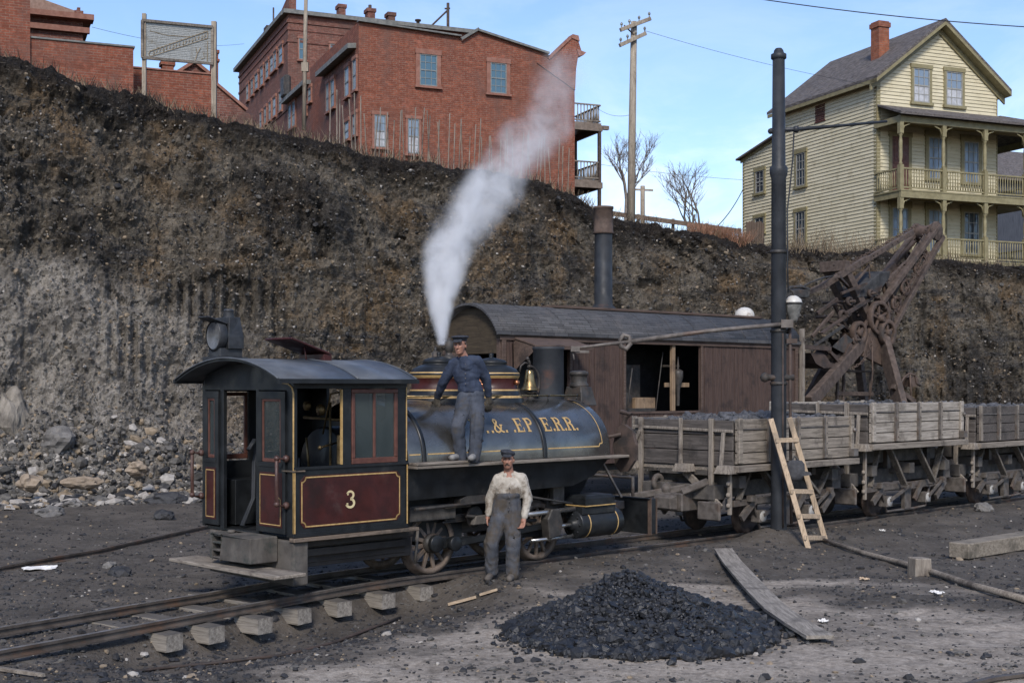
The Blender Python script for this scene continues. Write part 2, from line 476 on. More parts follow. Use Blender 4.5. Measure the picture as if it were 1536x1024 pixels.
def lerp_tab(tab, x):
    if x <= tab[0][0]: return tab[0][1] + (x - tab[0][0]) * (tab[1][1] - tab[0][1]) / (tab[1][0] - tab[0][0])
    for (a, p), (b, q) in zip(tab, tab[1:]):
        if x <= b: return p + (q - p) * (x - a) / (b - a)
    (a, p), (b, q) = tab[-2], tab[-1]
    return q + (x - b) * (q - p) / (b - a)


def track_off(x):
    d = -.8 - x
    return -.19 * (d if d > .6 else (max(d + .6, 0) ** 2 / 2.4))


PILE = G(938, 945); PILE = Vector((PILE.x, 13.75, 0))
POLE = Vector(((1168 - CX) / F * 21.2, 21.2, 0))


def gz(x, y, fine=True):
    q = LOCO.loc((x, y, 0)); yc = q.y - track_off(q.x)
    z = -.02
    z -= .24 * ss(.42, .80, -yc) * ss(.35, -.8, q.x) * ss(2.8, 1.35, -yc) * ss(-5.6, -4.6, q.x) * ss(-30, -14, q.x)
    z += .12 * ss(-.3, .4, q.x) * ss(-.50, -.85, yc) * ss(-3.4, -1.5, yc)
    z += .05 * ss(1.5, 4.5, q.x) * ss(3.5, 0.8, abs(yc)) * ss(-1.0, .2, yc)
    r = math.hypot(x - POLE.x, y - POLE.y)
    z += .16 * ss(.8, .1, r)
    if fine:
        near = ss(.0, .8, abs(abs(yc) - .5))
        z += .05 * noise.noise((x * .55, y * .55, 3)) + (.022 * noise.fractal((x * 2.3, y * 2.3, 1), .8, 2, 3)) * (.4 + .6 * near)
    return z


TAN_PX = [(-400, 1090), (300, 1030), (440, 1008), (560, 975), (650, 945), (720, 915), (820, 893), (1000, 880), (1130, 885), (1220, 893), (1400, 905), (1700, 915)]


_G0 = G


def G(px, py, z=None):
    """point of the ground seen at a photo pixel"""
    if z is not None: return _G0(px, py, z)
    D = 9.0
    while D < 60:
        x = (px - CX) / F * D; zr = HC + (HY - py) / F * D
        if zr <= gz(x, D, False): break
        D += .02
    return Vector((x, D, zr))


def tan_mask(x, y):
    if y < 2: return 0.0
    px = CX + x / y * F; py = HY + F * HC / y
    d = (py - lerp_tab(TAN_PX, px))
    n = noise.fractal((x * .8, y * 1.3, 0), .9, 2, 5) * 42 + noise.noise((x * .3, y * .5, 4)) * 34
    m = ss(-20, 26, d + n)
    g = noise.fractal((x * .45, y * .7, 8), .9, 2, 4)
    m *= .55 + .45 * ss(-.35, .3, g)
    return m


def axis(lo, hi, step, far):
    a = [lo]
    while a[-1] < hi: a.append(a[-1] + step)
    s = step; b = [a[-1]]
    while b[-1] < far: s *= 1.5; b.append(b[-1] + s)
    s = step; c = [lo]
    while c[-1] > -far: s *= 1.5; c.append(c[-1] - s)
    return list(reversed(c[1:])) + a + b[1:]


gxs = axis(-11, 13.5, .085, 700); gys = axis(9.5, 33, .085, 900)
nx, ny = len(gxs), len(gys)
GV = np.zeros((ny, nx, 3), np.float32); GA = np.zeros((ny, nx), np.float32)
for j, yy in enumerate(gys):
    for i, xx in enumerate(gxs):
        inside = -12 < xx < 14.5 and 8.5 < yy < 34
        GV[j, i] = (xx, yy, gz(xx, yy, inside)); GA[j, i] = tan_mask(xx, yy) if inside else 0
ii = np.arange(ny * nx).reshape(ny, nx)
GF = np.stack([ii[:-1, :-1], ii[:-1, 1:], ii[1:, 1:], ii[1:, :-1]], -1).reshape(-1, 4)


def ground_mat():
    t = NT('coal dirt yard'); v = t.coord()
    at = t.n('ShaderNodeAttribute'); at.attribute_name = 'dirt'
    n1 = t.noise(v, 1.1, 9, .7); n2 = t.noise(v, 14, 6, .7); n3 = t.noise(v, 60, 4, .7)
    col = t.mix(t.ramp(n1, .35, .7), (.056, .048, .040), (.112, .096, .080))
    col = t.mix(t.ramp(n2, .5, .68, 0, .75), col, (.12, .113, .105))
    col = t.mix(t.ramp(n3, .58, .72, 0, .8), col, (.010, .010, .012))
    tan = t.mix(t.ramp(n2, .3, .72), (.21, .178, .145), (.40, .35, .295))
    tan = t.mix(t.ramp(n3, .55, .75, 0, .8), tan, (.050, .045, .040))
    col = t.mix(t.math('MULTIPLY', at.outputs['Fac'], t.ramp(t.noise(v, 5, 8, .75), .28, .52)), col, tan)
    nm = t.bump(n2, .55, .04); nm = t.bump(n3, .6, .015, nm)
    nm = t.bump(t.vor(v, 42), .5, .012, nm)
    return t.done(col, .9, 0, nm, .25)


M['ground'] = ground_mat()
ground = mesh_np('ground', GV.reshape(-1, 3), GF, M['ground'], smooth=True)
ground['kind'] = 'structure'
a_ = ground.data.attributes.new('dirt', 'FLOAT', 'POINT'); a_.data.foreach_set('value', GA.ravel())

# ---------------------------------------------------------------- the cut bank and the hill behind it
DB = [(-900, 24), (0, 28.9), (300, 30.6), (700, 34), (1000, 38.5), (1300, 42.5), (1536, 46), (2100, 55)]
DT = [(-900, 28), (0, 33), (300, 35.2), (560, 38.2), (850, 41.6), (1115, 44.6), (1300, 46.6), (1536, 49.2), (2100, 58)]
TOP = [(-900, -40), (-150, 70), (0, 90), (60, 110), (130, 131), (200, 141), (260, 161), (330, 186), (400, 197), (440, 206), (500, 216), (560, 236), (620, 242), (680, 257), (740, 263), (800, 272), (850, 287), (900, 322), (960, 337), (1050, 354), (1115, 367), (1200, 374), (1300, 380), (1400, 390), (1536, 402), (2100, 430)]
SLOPE = [(-900, .17), (0, .16), (600, .125), (900, .10), (1100, .05), (1600, .05)]


def top_z(px):
    return HC + (HY - lerp_tab(TOP, px)) / F * lerp_tab(DT, px)


def hill_z(x, y):
    px = CX + x / y * F
    return top_z(px) + lerp_tab(SLOPE, px) * max(y - lerp_tab(DT, px), 0)


PROF = [(0, -.03), (.16, .02), (.36, .07), (.50, .16), (.60, .40), (.70, .64), (.80, .86), (.92, .97), (1, 1)]
cols = list(np.arange(-260, 1800, 2.9)); cols = [-900, -700, -500, -380] + cols + [1950, 2100]
NV = 190
rows_back = [.25, .6, 1.1, 1.8, 2.8, 4, 6, 9, 13, 18, 26, 36, 50, 75, 110, 160]
nr = NV + 1 + len(rows_back)
BV = np.zeros((len(cols), nr, 3), np.float32); BA = np.zeros((len(cols), nr), np.float32); BH = np.zeros((len(cols), nr), np.float32)
for i, px in enumerate(cols):
    db, dt = lerp_tab(DB, px), lerp_tab(DT, px); zt = top_z(px)
    kx = (px - CX) / F
    jag = .13 * noise.fractal((px * .021, 0, 5), .9, 2, 5)
    tal = ss(460, 200, px)
    for j in range(nr):
        if j <= NV:
            v = j / NV
            df = lerp_tab([(b, a) for a, b in PROF], v)
            if tal > 0: df = df * (1 - tal) + tal * lerp_tab([(-.03, 0), (.05, .16), (.12, .34), (.20, .48), (.45, .60), (.7, .74), (.88, .87), (.975, .95), (1, 1)], v)
            D = db + (dt - db) * df; z = zt * v
            x = kx * D
            big = noise.fractal((x * .22, D * .22, z * .25), .9, 2, 4)
            mid = noise.fractal((x * .9, D * .9, z * .75), .75, 2, 4)
            gro = noise.noise((x * 1.7, D * 1.2, z * .12 + 7)) + .5 * noise.noise((x * 4.1, D * 3, z * .2 + 7))
            fine = noise.fractal((x * 4.5, D * 4.5, z * 4.5), .6, 2, 3)
            gm = ss(.15, -.15, noise.noise((x * .13, 3, z * .2))) * ss(.08, .2, v) * ss(.92, .7, v)
            rock = noise.cell_vector((x * .9 + mid, D * .9, z * 1.1 + mid)).x
            amp = ss(0, .06, v)
            dd = (.55 * big + .26 * mid + .12 * fine + .20 * gro * gm + .13 * (rock - .5)) * amp
            # a dark ledge of top soil leaning out over the face
            led = z * .55 + .6 * noise.noise((x * .12, D * .1, 3)) + .25 * mid
            dd += (.34 * (led - math.floor(led)) * ss(-.1, .25, noise.noise((x * .1, 8, z * .12)))) * amp
            dd += .16 * gm * (abs(noise.noise((x * 1.25 + .3 * mid, 5, z * .05))) - .25) * 2
            gw = max(ss(130, 200, px) * ss(470, 400, px) * ss(.22, .32, v) * ss(.60, .48, v), ss(1310, 1370, px) * ss(1560, 1500, px) * ss(.08, .2, v) * ss(.70, .55, v), ss(500, 560, px) * ss(690, 640, px) * ss(.35, .45, v) * ss(.75, .62, v)) * ss(-.35, .15, noise.noise((x * .5, z * .7, 2)))
            dd += gw * (.15 * math.cos(px * 2 * PI / 17.5 + 1.8 * noise.noise((x * .7, z * .25, 4))) - .05)
            dd += .42 * ss(.90, .955, v) * ss(1.01, .985, v) * (.6 + .8 * noise.noise((x * .6, 1, 9)))
            dd *= 1 - .45 * ss(.93, 1.0, v)
            D2 = D - dd * .95
            z2 = z + dd * .30 + (jag * ss(.8, 1, v)) + .05 * fine
            BV[i, j] = (kx * D2 + .0, D2, z2)
            BH[i, j] = v
            BA[i, j] = tal * (1 + .45 * ss(210, 60, px)) * ss(.50, .38, v + .16 * noise.noise((x * .3, 0, z * .3)))
        else:
            r = rows_back[j - NV - 1]
            D = dt + r; x = kx * D
            z = zt + lerp_tab(SLOPE, px) * r + jag * ss(3, 0, r) + (.10 * noise.fractal((x * .7, D * .7, 0), .8, 2, 3) if r < 30 else 0)
            BV[i, j] = (x, D, z); BH[i, j] = 1.1; BA[i, j] = 0
jj = np.arange(len(cols) * nr).reshape(len(cols), nr)
BF = np.stack([jj[:-1, :-1], jj[1:, :-1], jj[1:, 1:], jj[:-1, 1:]], -1).reshape(-1, 4)


def bank_mat():
    t = NT('cut earth and shale'); v = t.coord()
    ah = t.n('ShaderNodeAttribute'); ah.attribute_name = 'rise'
    al = t.n('ShaderNodeAttribute'); al.attribute_name = 'rubble'
    n0 = t.noise(v, .33, 8, .65); n1 = t.noise(t.coord((1, 1, .55), off=(5, 2, 1)), 1.4, 9, .72); n2 = t.noise(v, 7, 7, .75); n3 = t.noise(v, 26, 5, .75)
    col = t.mix(t.ramp(n1, .34, .66), (.094, .080, .063), (.265, .228, .178))
    col = t.mix(t.ramp(t.noise(t.coord(off=(9, 0, 4)), .42, 8, .7), .49, .64, 0, .85), col, (.27, .185, .105))      # ochre patches
    col = t.mix(t.ramp(n0, .52, .64, 0, .75), col, (.036, .034, .034))                                             # black seams
    col = t.mix(t.ramp(t.noise(t.coord((.22, .22, 2.4)), 1.1, 8, .68, .4), .53, .64, 0, .8), col, (.085, .082, .082))
    grey = t.mix(t.ramp(t.noise(t.coord((1, 1, .3), off=(2, 7, 0)), 1.6, 9, .7), .32, .68), (.22, .20, .176), (.52, .475, .415))
    col = t.mix(t.math('MULTIPLY', al.outputs['Fac'], .85), col, grey)
    grey0 = grey
    top = t.ramp(t.math('ADD', ah.outputs['Fac'], t.math('MULTIPLY', t.math('SUBTRACT', n1, .5), .18)), .90, .965)
    soil = t.mix(t.ramp(n2, .35, .65), (.012, .010, .009), (.042, .033, .026))
    col = t.mix(top, col, soil)
    back = t.ramp(ah.outputs['Fac'], 1.005, 1.05)
    col = t.mix(back, col, t.mix(t.ramp(n2, .35, .65), (.055, .042, .028), (.13, .10, .065)))
    col = t.mix(t.ramp(n2, .55, .72, 0, .8), col, (.018, .017, .016))
    col = t.mix(t.ramp(n3, .57, .70, 0, .7), col, (.24, .215, .18))
    col = t.mix(t.ramp(t.noise(v, 17, 5, .8), .56, .68, 0, .8), col, (.015, .014, .014))
    gr = t.noise(t.coord((1, 1, .10), off=(3, 3, 3)), 3.2, 4, .6)
    fl = t.n('ShaderNodeMapping'); t.t.links.new(t.tc.outputs['Object'], fl.inputs[0]); fl.inputs['Rotation'].default_value = (.3, .75, .2); fl.inputs['Scale'].default_value = (.8, 1, 3.4)
    fn_ = t.noise(fl.outputs[0], 4.2, 7, .78, .6)
    col = t.mix(t.ramp(fn_, .56, .70, 0, .85), col, (.27, .245, .205)); col = t.mix(t.ramp(fn_, .44, .33, 0, .9), col, (.014, .013, .013))
    col = t.mix(t.math('MULTIPLY', t.ramp(t.noise(t.coord((1, 1, .07), off=(1, 6, 2)), 2.4, 5, .7), .52, .66), t.ramp(n0, .42, .55, 0, .75)), col, (.03, .028, .026))
    col = t.mix(t.math('MULTIPLY', al.outputs['Fac'], t.ramp(n2, .3, .6, .75, .35)), col, grey0)
    nm = t.bump(n1, .6, .3); nm = t.bump(gr, t.ramp(n0, .45, .6, 0, .7), .35, nm); nm = t.bump(fn_, 1.0, .22, nm); nm = t.bump(n2, .7, .10, nm); nm = t.bump(n3, 1.0, .06, nm)
    nm = t.bump(t.vor(v, 6.5), .5, .08, nm)
    return t.done(col, .92, 0, nm, .2)


M['bank'] = bank_mat()
hill = mesh_np('hillside', BV.reshape(-1, 3), BF, M['bank'], smooth=False)
hill['kind'] = 'structure'
a_ = hill.data.attributes.new('rise', 'FLOAT', 'POINT'); a_.data.foreach_set('value', BH.ravel())
a_ = hill.data.attributes.new('rubble', 'FLOAT', 'POINT'); a_.data.foreach_set('value', BA.ravel())

# ---------------------------------------------------------------- loose stones
SM = [surf('fleck black', (.012, .012, .014), (.035, .034, .034), 9, rough=.7), surf('fleck grey', (.06, .056, .052), (.12, .112, .10), 9, rough=.85),
      surf('fleck tan', (.15, .115, .075), (.26, .205, .145), 9, rough=.9), surf('fleck pale', (.22, .20, .18), (.36, .335, .30), 9, rough=.85)]
n = 25000
py = RNG.uniform(0, 1, n) ** .8 * 340 + 690; px = RNG.uniform(-30, 1566, n)
Dg = HC * F / (py - HY); P = np.stack([(px - CX) / F * Dg, Dg, np.zeros(n)], 1)
sz = RNG.lognormal(-4.35, .55, n).clip(.006, .055)
for k in range(n): P[k, 2] = gz(P[k, 0], P[k, 1]) + sz[k] * .15
V_, F_ = stones(P, sz, RNG)
tm = np.array([tan_mask(a, b) for a, b in P[:, :2]])
keep = RNG.uniform(0, 1, n) > .93 * tm
P, sz, tm = P[keep], sz[keep], tm[keep]; n = len(P); V_, F_ = stones(P, sz, RNG)
w = RNG.uniform(0, 1, n)
mi = np.where(w < .80 - .3 * tm, 0, np.where(w < .93, 1, np.where(w < .985, 2, 3)))
g_ = mesh_np('gravel', V_, F_, SM, mi=np.repeat(mi, 20)); tag(g_, 'loose black and brown gravel strewn over the yard', 'gravel', kind='stuff')

n = 38000
ci = RNG.integers(4, len(cols) - 4, n); rj = (RNG.uniform(0, 1, n) * (NV - 8)).astype(int)
P = BV[ci, rj] + RNG.normal(0, .05, (n, 3))
talw = BA[ci, rj]
lowv = np.clip((.22 - BH[ci, rj]) / .1, 0, 1)
sz = RNG.lognormal(-3.95, .5, n).clip(.008, .075) * (1 + 1.0 * talw * lowv)
V_, F_ = stones(P.astype(float), sz, RNG, .9)
w = RNG.uniform(0, 1, n)
mi = np.where(w < .34 - .2 * talw, 0, np.where(w < .78, 1, np.where(w < .955, 2, 3)))
g_ = mesh_np('bank_stones', V_, F_, SM, mi=np.repeat(mi, 20)); tag(g_, 'broken stones sticking out of the cut bank', 'stones', kind='stuff')

# rubble at the foot of the bank on the left
n = 5200
px = RNG.uniform(-120, 420, n); uu = RNG.beta(1.2, 2.2, n)
P = np.zeros((n, 3))
for k in range(n):
    db = lerp_tab(DB, px[k]); D = db - 1.3 + uu[k] * 3.2
    c = int(np.clip((px[k] + 260) / 2.9 + 4, 4, len(cols) - 4))
    zz = np.interp(D, BV[c, :60, 1], BV[c, :60, 2], left=-1)
    P[k] = ((px[k] - CX) / F * D, D, max(zz, gz((px[k] - CX) / F * D, D, False)) + .02)
sz = RNG.lognormal(-2.9, .55, n).clip(.02, .22)
V_, F_ = stones(P, sz, RNG, .75)
w = RNG.uniform(0, 1, n); mi = np.where(w < .22, 0, np.where(w < .72, 1, np.where(w < .86, 2, 3)))
g_ = mesh_np('rubble', V_, F_, SM, mi=np.repeat(mi, 20)); tag(g_, 'grey rubble spilled along the foot of the bank', 'rubble', kind='stuff')

# single boulders one can tell apart
M['boulder_g'] = surf('grey boulder', (.10, .094, .088), (.20, .188, .172), 3, c3=(.06, .055, .05), rough=.9, bump=.6, bs=9, bd=.05)
M['boulder_t'] = surf('tan boulder', (.20, .155, .11), (.32, .255, .19), 3, c3=(.10, .08, .06), rough=.9, bump=.6, bs=9, bd=.05)
M['boulder_k'] = surf('black boulder', (.018, .018, .020), (.05, .05, .052), 3, rough=.7, bump=.6, bs=9, bd=.05)


def boulder(px, py, r, m, label, sc=(1, 1, .7), lift=0.0, seed=0, D=None):
    p = G(px, py) if D is None else W(px, py, D)
    bm = bmesh.new(); bmesh.ops.create_icosphere(bm, subdivisions=3, radius=1)
    for vtx in bm.verts:
        q = vtx.co.copy(); k = 1 + .38 * noise.noise(q * 1.2 + Vector((seed, 0, 0))) + .16 * noise.noise(q * 3 + Vector((seed, 2, 0)))
        c = noise.cell_vector(q * 1.3 + Vector((seed * 3, 0, 0)))
        vtx.co = Vector((q.x * sc[0], q.y * sc[1], q.z * sc[2])) * r * (k + .30 * (c.x - .5))
    me = bpy.data.meshes.new('boulder'); bm.to_mesh(me); bm.free(); me.materials.append(m)
    o = link('boulder', me, loc=(p.x, p.y, (gz(p.x, p.y) if D is None else p.z) + r * sc[2] * .35 + lift))
    o.rotation_euler = (0, 0, seed * 1.3)
    return tag(o, label, 'boulder', 'boulders by the foot of the bank')


boulder(75, 772, .30, M['boulder_g'], 'broad flat grey slab leaning at the edge of the rubble, on the far left', (1.2, .8, .5), seed=1)
boulder(110, 760, .20, M['boulder_g'], 'pale blue grey stone lying just right of the flat slab', (1, .8, .6), seed=2)
boulder(42, 728, .26, M['boulder_t'], 'tan stone in the rubble nearest the left edge of the photo', seed=3, D=28.6)
boulder(88, 668, .48, M['boulder_g'], 'large blue grey boulder lodged halfway up the rubble slope', (1.35, .8, .7), seed=4, D=30.7)
boulder(248, 755, .34, M['boulder_k'], 'dark rock at the foot of the rubble just left of the cab', (1.2, .7, .5), seed=5)
boulder(247, 779, .20, M['boulder_k'], 'small black rock on the coal dirt left of the cab', seed=6)
boulder(178, 862, .16, M['boulder_k'], 'black lump of coal lying between the spur rail and the locomotive track', (1.2, .8, .6), seed=7)
boulder(208, 706, .22, M['boulder_t'], 'tan stone in the rubble left of the cab doorway', seed=8, D=29.6)
boulder(165, 852, .10, M['boulder_g'], 'small grey stone just above the black coal lump', seed=9)
boulder(125, 727, .26, M['boulder_t'], 'row of tan blocks at the middle of the rubble slope', (1.5, .7, .6), seed=10, D=29.2)
M['boulder_p'] = surf('pale rock', (.15, .132, .108), (.27, .24, .20), 5, c3=(.08, .07, .06), rough=.9, bump=.8, bs=7, bd=.08, stretch=(1, 1, .3))
boulder(16, 658, .66, M['boulder_p'], 'tall pale pinnacle of rock standing against the bank at the left edge', (.75, .6, 1.25), seed=14, D=31.0)
boulder(1475, 764, .17, M['boulder_g'], 'round grey stone on the gravel below the dump cars', seed=12)

# ---------------------------------------------------------------- dry grass and roots on the lip of the bank
def tufts(name, n, pxr, back, h, mats, label, hang=0.0):
    V = np.zeros((n, 4, 3)); 
    pxs = RNG.uniform(*pxr, n)
    for k in range(n):
        p = pxs[k]; D = lerp_tab(DT, p) + RNG.uniform(-.25, back)
        x = (p - CX) / F * D
        c = int(np.clip((p + 260) / 2.9 + 4, 4, len(cols) - 4))
        z = np.interp(D, BV[c, NV - 10:, 1], BV[c, NV - 10:, 2])
        hh = h * RNG.uniform(.35, 1.2); lean = RNG.normal(0, .4, 2)
        dn = -1 if RNG.uniform() < hang else 1
        b = np.array((x, D, z - .03)); tp = b + np.array((lean[0] * hh, lean[1] * hh - (.25 if dn < 0 else 0), hh * dn))
        w_ = .012; a = RNG.uniform(0, PI); dx = np.array((math.cos(a) * w_, math.sin(a) * w_, 0))
        V[k] = (b - dx, b + dx, tp + dx * .3, tp - dx * .3)
    Fq = np.arange(n * 4).reshape(n, 4)
    o = mesh_np(name, V.reshape(-1, 3), Fq, mats, mi=RNG.integers(0, len(mats), n))
    return tag(o, label, 'grass', kind='stuff')


GRM = [surf('dry stalk', (.12, .09, .055), (.22, .17, .11), 9, rough=.9), surf('dark root', (.02, .015, .012), (.05, .038, .028), 9, rough=.9)]
tufts('dry_grass', 5200, (-60, 1560), 1.2, .33, GRM, 'dead grass and roots along the lip of the bank', .28)
tufts('weeds', 420, (1180, 1345), 1.8, .8, GRM[:1], 'tall dry weeds below the cream house wall')
tufts('brush', 1500, (1040, 1125), 1.6, .5, [surf('red brown brush', (.14, .07, .04), (.25, .13, .08), 9, rough=.9)], 'red brown dead brush beside the rail fence', .1)

# ================================================================== TRACK
M['railtop'] = surf('rolled rail steel', (.055, .045, .038), (.11, .092, .078), 5, c3=(.12, .07, .045), c3s=2, rough=.55, metal=.25, bump=.25, bs=30)
M['railhead'] = surf('polished rail head', (.20, .185, .17), (.34, .32, .30), 6, c3=(.12, .085, .06), c3s=1.5, rough=.35, metal=.6, bump=.1)
RAILP = [(-.05, -.095), (.05, -.095), (.05, -.08), (.012, -.065), (.012, -.035), (.03, -.028), (.03, 0), (-.03, 0), (-.03, -.028), (-.012, -.035), (-.012, -.065), (-.05, -.08)]


def sweep(mb, pts, poly, mi=0, top=None):
    n = len(poly); vs = []; fs = []
    for i, p in enumerate(pts):
        d = pts[min(i + 1, len(pts) - 1)] - pts[max(i - 1, 0)]; d.z = 0; d.normalize()
        l = Vector((-d.y, d.x, 0))
        for u, v in poly: vs.append(p + l * u + Vector((0, 0, v)))
    for i in range(len(pts) - 1):
        for k in range(n):
            fs.append((i * n + k, i * n + (k + 1) % n, (i + 1) * n + (k + 1) % n, (i + 1) * n + k))
    mb.add(vs, fs, mi)
    if top is not None:
        for i in range(len(fs)):
            if i % n == top: mb.m[len(mb.m) - len(fs) + i] = 1
    mb.add(vs[:n], [tuple(range(n))], mi); mb.add(vs[-n:], [tuple(range(n))], mi)


def track_pt(x, side):
    wob = .012 * noise.noise((x * .5, side, 0))
    return LOCO.w(x, track_off(x) + side + wob, .008 * noise.noise((x * .7, side * 3, 2)))


xs = [-14 + .5 * i for i in range(96)]
for side, lab in ((-.53, 'near rail of the track carrying the locomotive and dump cars'), (.53, 'far rail of the track carrying the locomotive and dump cars')):
    mb = MB(); sweep(mb, [track_pt(x, side) for x in xs], RAILP, 0, 6)
    tag(mb.build('rail', [M['railtop'], M['railhead']]), lab, 'rail', 'rails of the main track')
mb = MB(); pts = [G(-160, 890), G(0, 856), G(70, 845), G(150, 830), G(230, 812), G(300, 797), G(420, 768), G(560, 740)]
sweep(mb, [Vector((p.x, p.y, gz(p.x, p.y) + .075)) for p in pts], RAILP)
tag(mb.build('rail', M['railtop']), 'half buried spur rail running behind the locomotive at the left', 'rail')
mb = MB(); pts = [G(1400, 1045), G(1490, 1023), G(1536, 1016), G(1700, 1000)]
sweep(mb, [Vector((p.x, p.y, gz(p.x, p.y) + .05)) for p in pts], RAILP)
tag(mb.build('rail', M['railtop']), 'short length of rusty rail in the bottom right corner', 'rail')

M['tie'] = wood('grey weathered tie', 'y', (.13, .115, .096), (.30, .27, .23), (.09, .078, .068))
nt_ = M['tie'].node_tree; g_n = nt_.nodes.new('ShaderNodeNewGeometry'); s_n = nt_.nodes.new('ShaderNodeSeparateXYZ'); r_n = nt_.nodes.new('ShaderNodeMapRange'); m_n = nt_.nodes.new('ShaderNodeMix'); m_n.data_type = 'RGBA'
b_n = [q for q in nt_.nodes if q.type == 'BSDF_PRINCIPLED'][0]; old = b_n.inputs['Base Color'].links[0].from_socket
nt_.links.new(g_n.outputs['True Normal'], s_n.inputs[0]); nt_.links.new(s_n.outputs[2], r_n.inputs[0]); r_n.inputs[1].default_value = .6; r_n.inputs[2].default_value = .95; r_n.inputs[4].default_value = .72   # coal dust colour on upward faces, painted to shade tops against ends
nt_.links.new(r_n.outputs[0], m_n.inputs[0]); nt_.links.new(old, m_n.inputs[6]); m_n.inputs[7].default_value = (.055, .050, .046, 1); nt_.links.new(m_n.outputs[2], b_n.inputs['Base Color'])


def make_tie(L, w=.215, h=.175, seed=0):
    mb = MB(); rr = random.Random(seed)
    bm = bmesh.new(); bmesh.ops.create_cube(bm, size=1)
    bmesh.ops.subdivide_edges(bm, edges=bm.edges, cuts=5, use_grid_fill=True)
    for v in bm.verts:
        c = v.co; e = max(abs(c.x), abs(c.z))
        v.co = Vector((c.x * w, c.y * L, c.z * h))
        v.co += Vector((noise.noise(v.co * 6 + Vector((seed, 0, 0))), noise.noise(v.co * 6 + Vector((0, seed, 5))), noise.noise(v.co * 6 + Vector((0, 9, seed))))) * .006
    me = bpy.data.meshes.new('railroad_tie'); bm.to_mesh(me); bm.free(); me.materials.append(M['tie'])
    return me


PXT = [(262, 945), (325, 935), (398, 922), (457, 915), (517, 907), (583, 893), (640, 885)]
k = 0
tl = ['leftmost of the row', 'second from the left', 'third from the left', 'middle of the row', 'third from the right', 'second from the right', 'beside the rear wheel']
for i, (px_, py_) in enumerate(PXT):
    lo_, hi_ = 12.0, 20.0
    for _ in range(40):
        D = (lo_ + hi_) / 2; p = LOCO.loc(((px_ - CX) / F * D, D, 0))
        if p.y - track_off(p.x) < -.80 - .04 * (i % 3): lo_ = D
        else: hi_ = D
    x = p.x; end = p.y - track_off(x); rt = .15 if x < -2 else .03 * (i % 2)
    L = 1.15 - end
    me = make_tie(L, seed=i * 3 + 1)
    c = LOCO.w(x - math.sin(rt) * L / 2, p.y + math.cos(rt) * L / 2, -.095 - .10)
    o = link('railroad_tie', me, loc=c, rz=LOCO.rz + rt)
    tag(o, 'grey wooden tie jutting out past the near rail, ' + tl[i], 'railroad tie', 'ties under the locomotive track')
for j, x in enumerate([-10.4, -9.6, -8.8, -8.0, -7.2, -6.5, -5.85, .1, .75, 1.4, 2.1, 2.8, 3.5]):
    me = make_tie(1.75, seed=40 + j)
    o = link('railroad_tie', me, loc=LOCO.w(x, track_off(x) + .05, -.095 - .10 - (.035 if x < -4 else .05)), rz=LOCO.rz + (.19 if x < -2 else 0) + random.uniform(-.04, .04))
    tag(o, 'half buried tie at the far left end of the locomotive track' if x < 0 else 'half buried tie in the shadow under the locomotive', 'railroad tie', 'ties under the locomotive track')

# ---------------------------------------------------------------- coal pile
NP = 130
PV = np.zeros((NP, NP, 3)); 


def pile_h(a, b):
    a = a * (1.22 if a < 0 else .95)
    ang = math.atan2(b, a); r = math.hypot(a * .92, b * 1.05) / (1 + .13 * noise.noise((math.cos(ang) * 1.5, math.sin(ang) * 1.5, 2)))
    h = .64 * (max(1 - r / 1.42, 0) ** 1.12) - .03
    h *= 1 + .0 * a
    return h


for i in range(NP):
    for j in range(NP):
        a = -2 + 4 * i / (NP - 1); b = -2 + 4 * j / (NP - 1)
        h = pile_h(a, b) + .045 * noise.fractal((a * 3, b * 3, 0), .7, 2, 4)
        x, y = PILE.x + a, PILE.y + b
        h2 = h if pile_h(a, b) > -.02 else -.7
        PV[i, j] = (a, b, h2)
ii = np.arange(NP * NP).reshape(NP, NP)
PF = np.stack([ii[:-1, :-1], ii[1:, :-1], ii[1:, 1:], ii[:-1, 1:]], -1).reshape(-1, 4)
n = 13500
ang = RNG.uniform(0, 2 * PI, n); rad = np.sqrt(RNG.uniform(0, 1, n)) * 1.5
LP = np.zeros((n, 3)); LS = RNG.lognormal(-3.95, .45, n).clip(.008, .07)
for k in range(n):
    a, b = rad[k] * math.cos(ang[k]) * 1.05, rad[k] * math.sin(ang[k])
    if a < 0: a *= .80
    h = max(pile_h(a, b), gz(PILE.x + a, PILE.y + b))
    LP[k] = (a, b, h + LS[k] * .3 + .02)
    LS[k] *= .70 + .5 * rad[k] / 1.5
    if pile_h(a, b) < .10: LS[k] *= 1.2
n2 = 900
ang = RNG.uniform(0, 2 * PI, n2); rad = 1.25 + np.abs(RNG.normal(0, .22, n2)); S2 = RNG.lognormal(-3.85, .45, n2).clip(.008, .06)
L2 = np.zeros((n2, 3))
for k in range(n2):
    a, b = rad[k] * math.cos(ang[k]) * 1.1, rad[k] * math.sin(ang[k]) * .95
    if a < 0: a *= .78
    L2[k] = (a, b, gz(PILE.x + a, PILE.y + b) + S2[k] * .3)
V1, F1 = stones(np.concatenate([LP, L2]), np.concatenate([LS, S2]), RNG, .85)
me_lump = mesh_np('coal_pile', V1, F1, M['coal'], loc=(PILE.x, PILE.y, 0))
tag(me_lump, 'heap of loose black coal on the ground in the foreground', 'coal pile')
mesh_np('coal_core', PV.reshape(-1, 3), PF, M['coal'], parent=me_lump, smooth=True)

# ---------------------------------------------------------------- timber and scraps on the ground
def lay(p, dz=0.0):
    return Vector((p.x, p.y, gz(p.x, p.y) + dz))


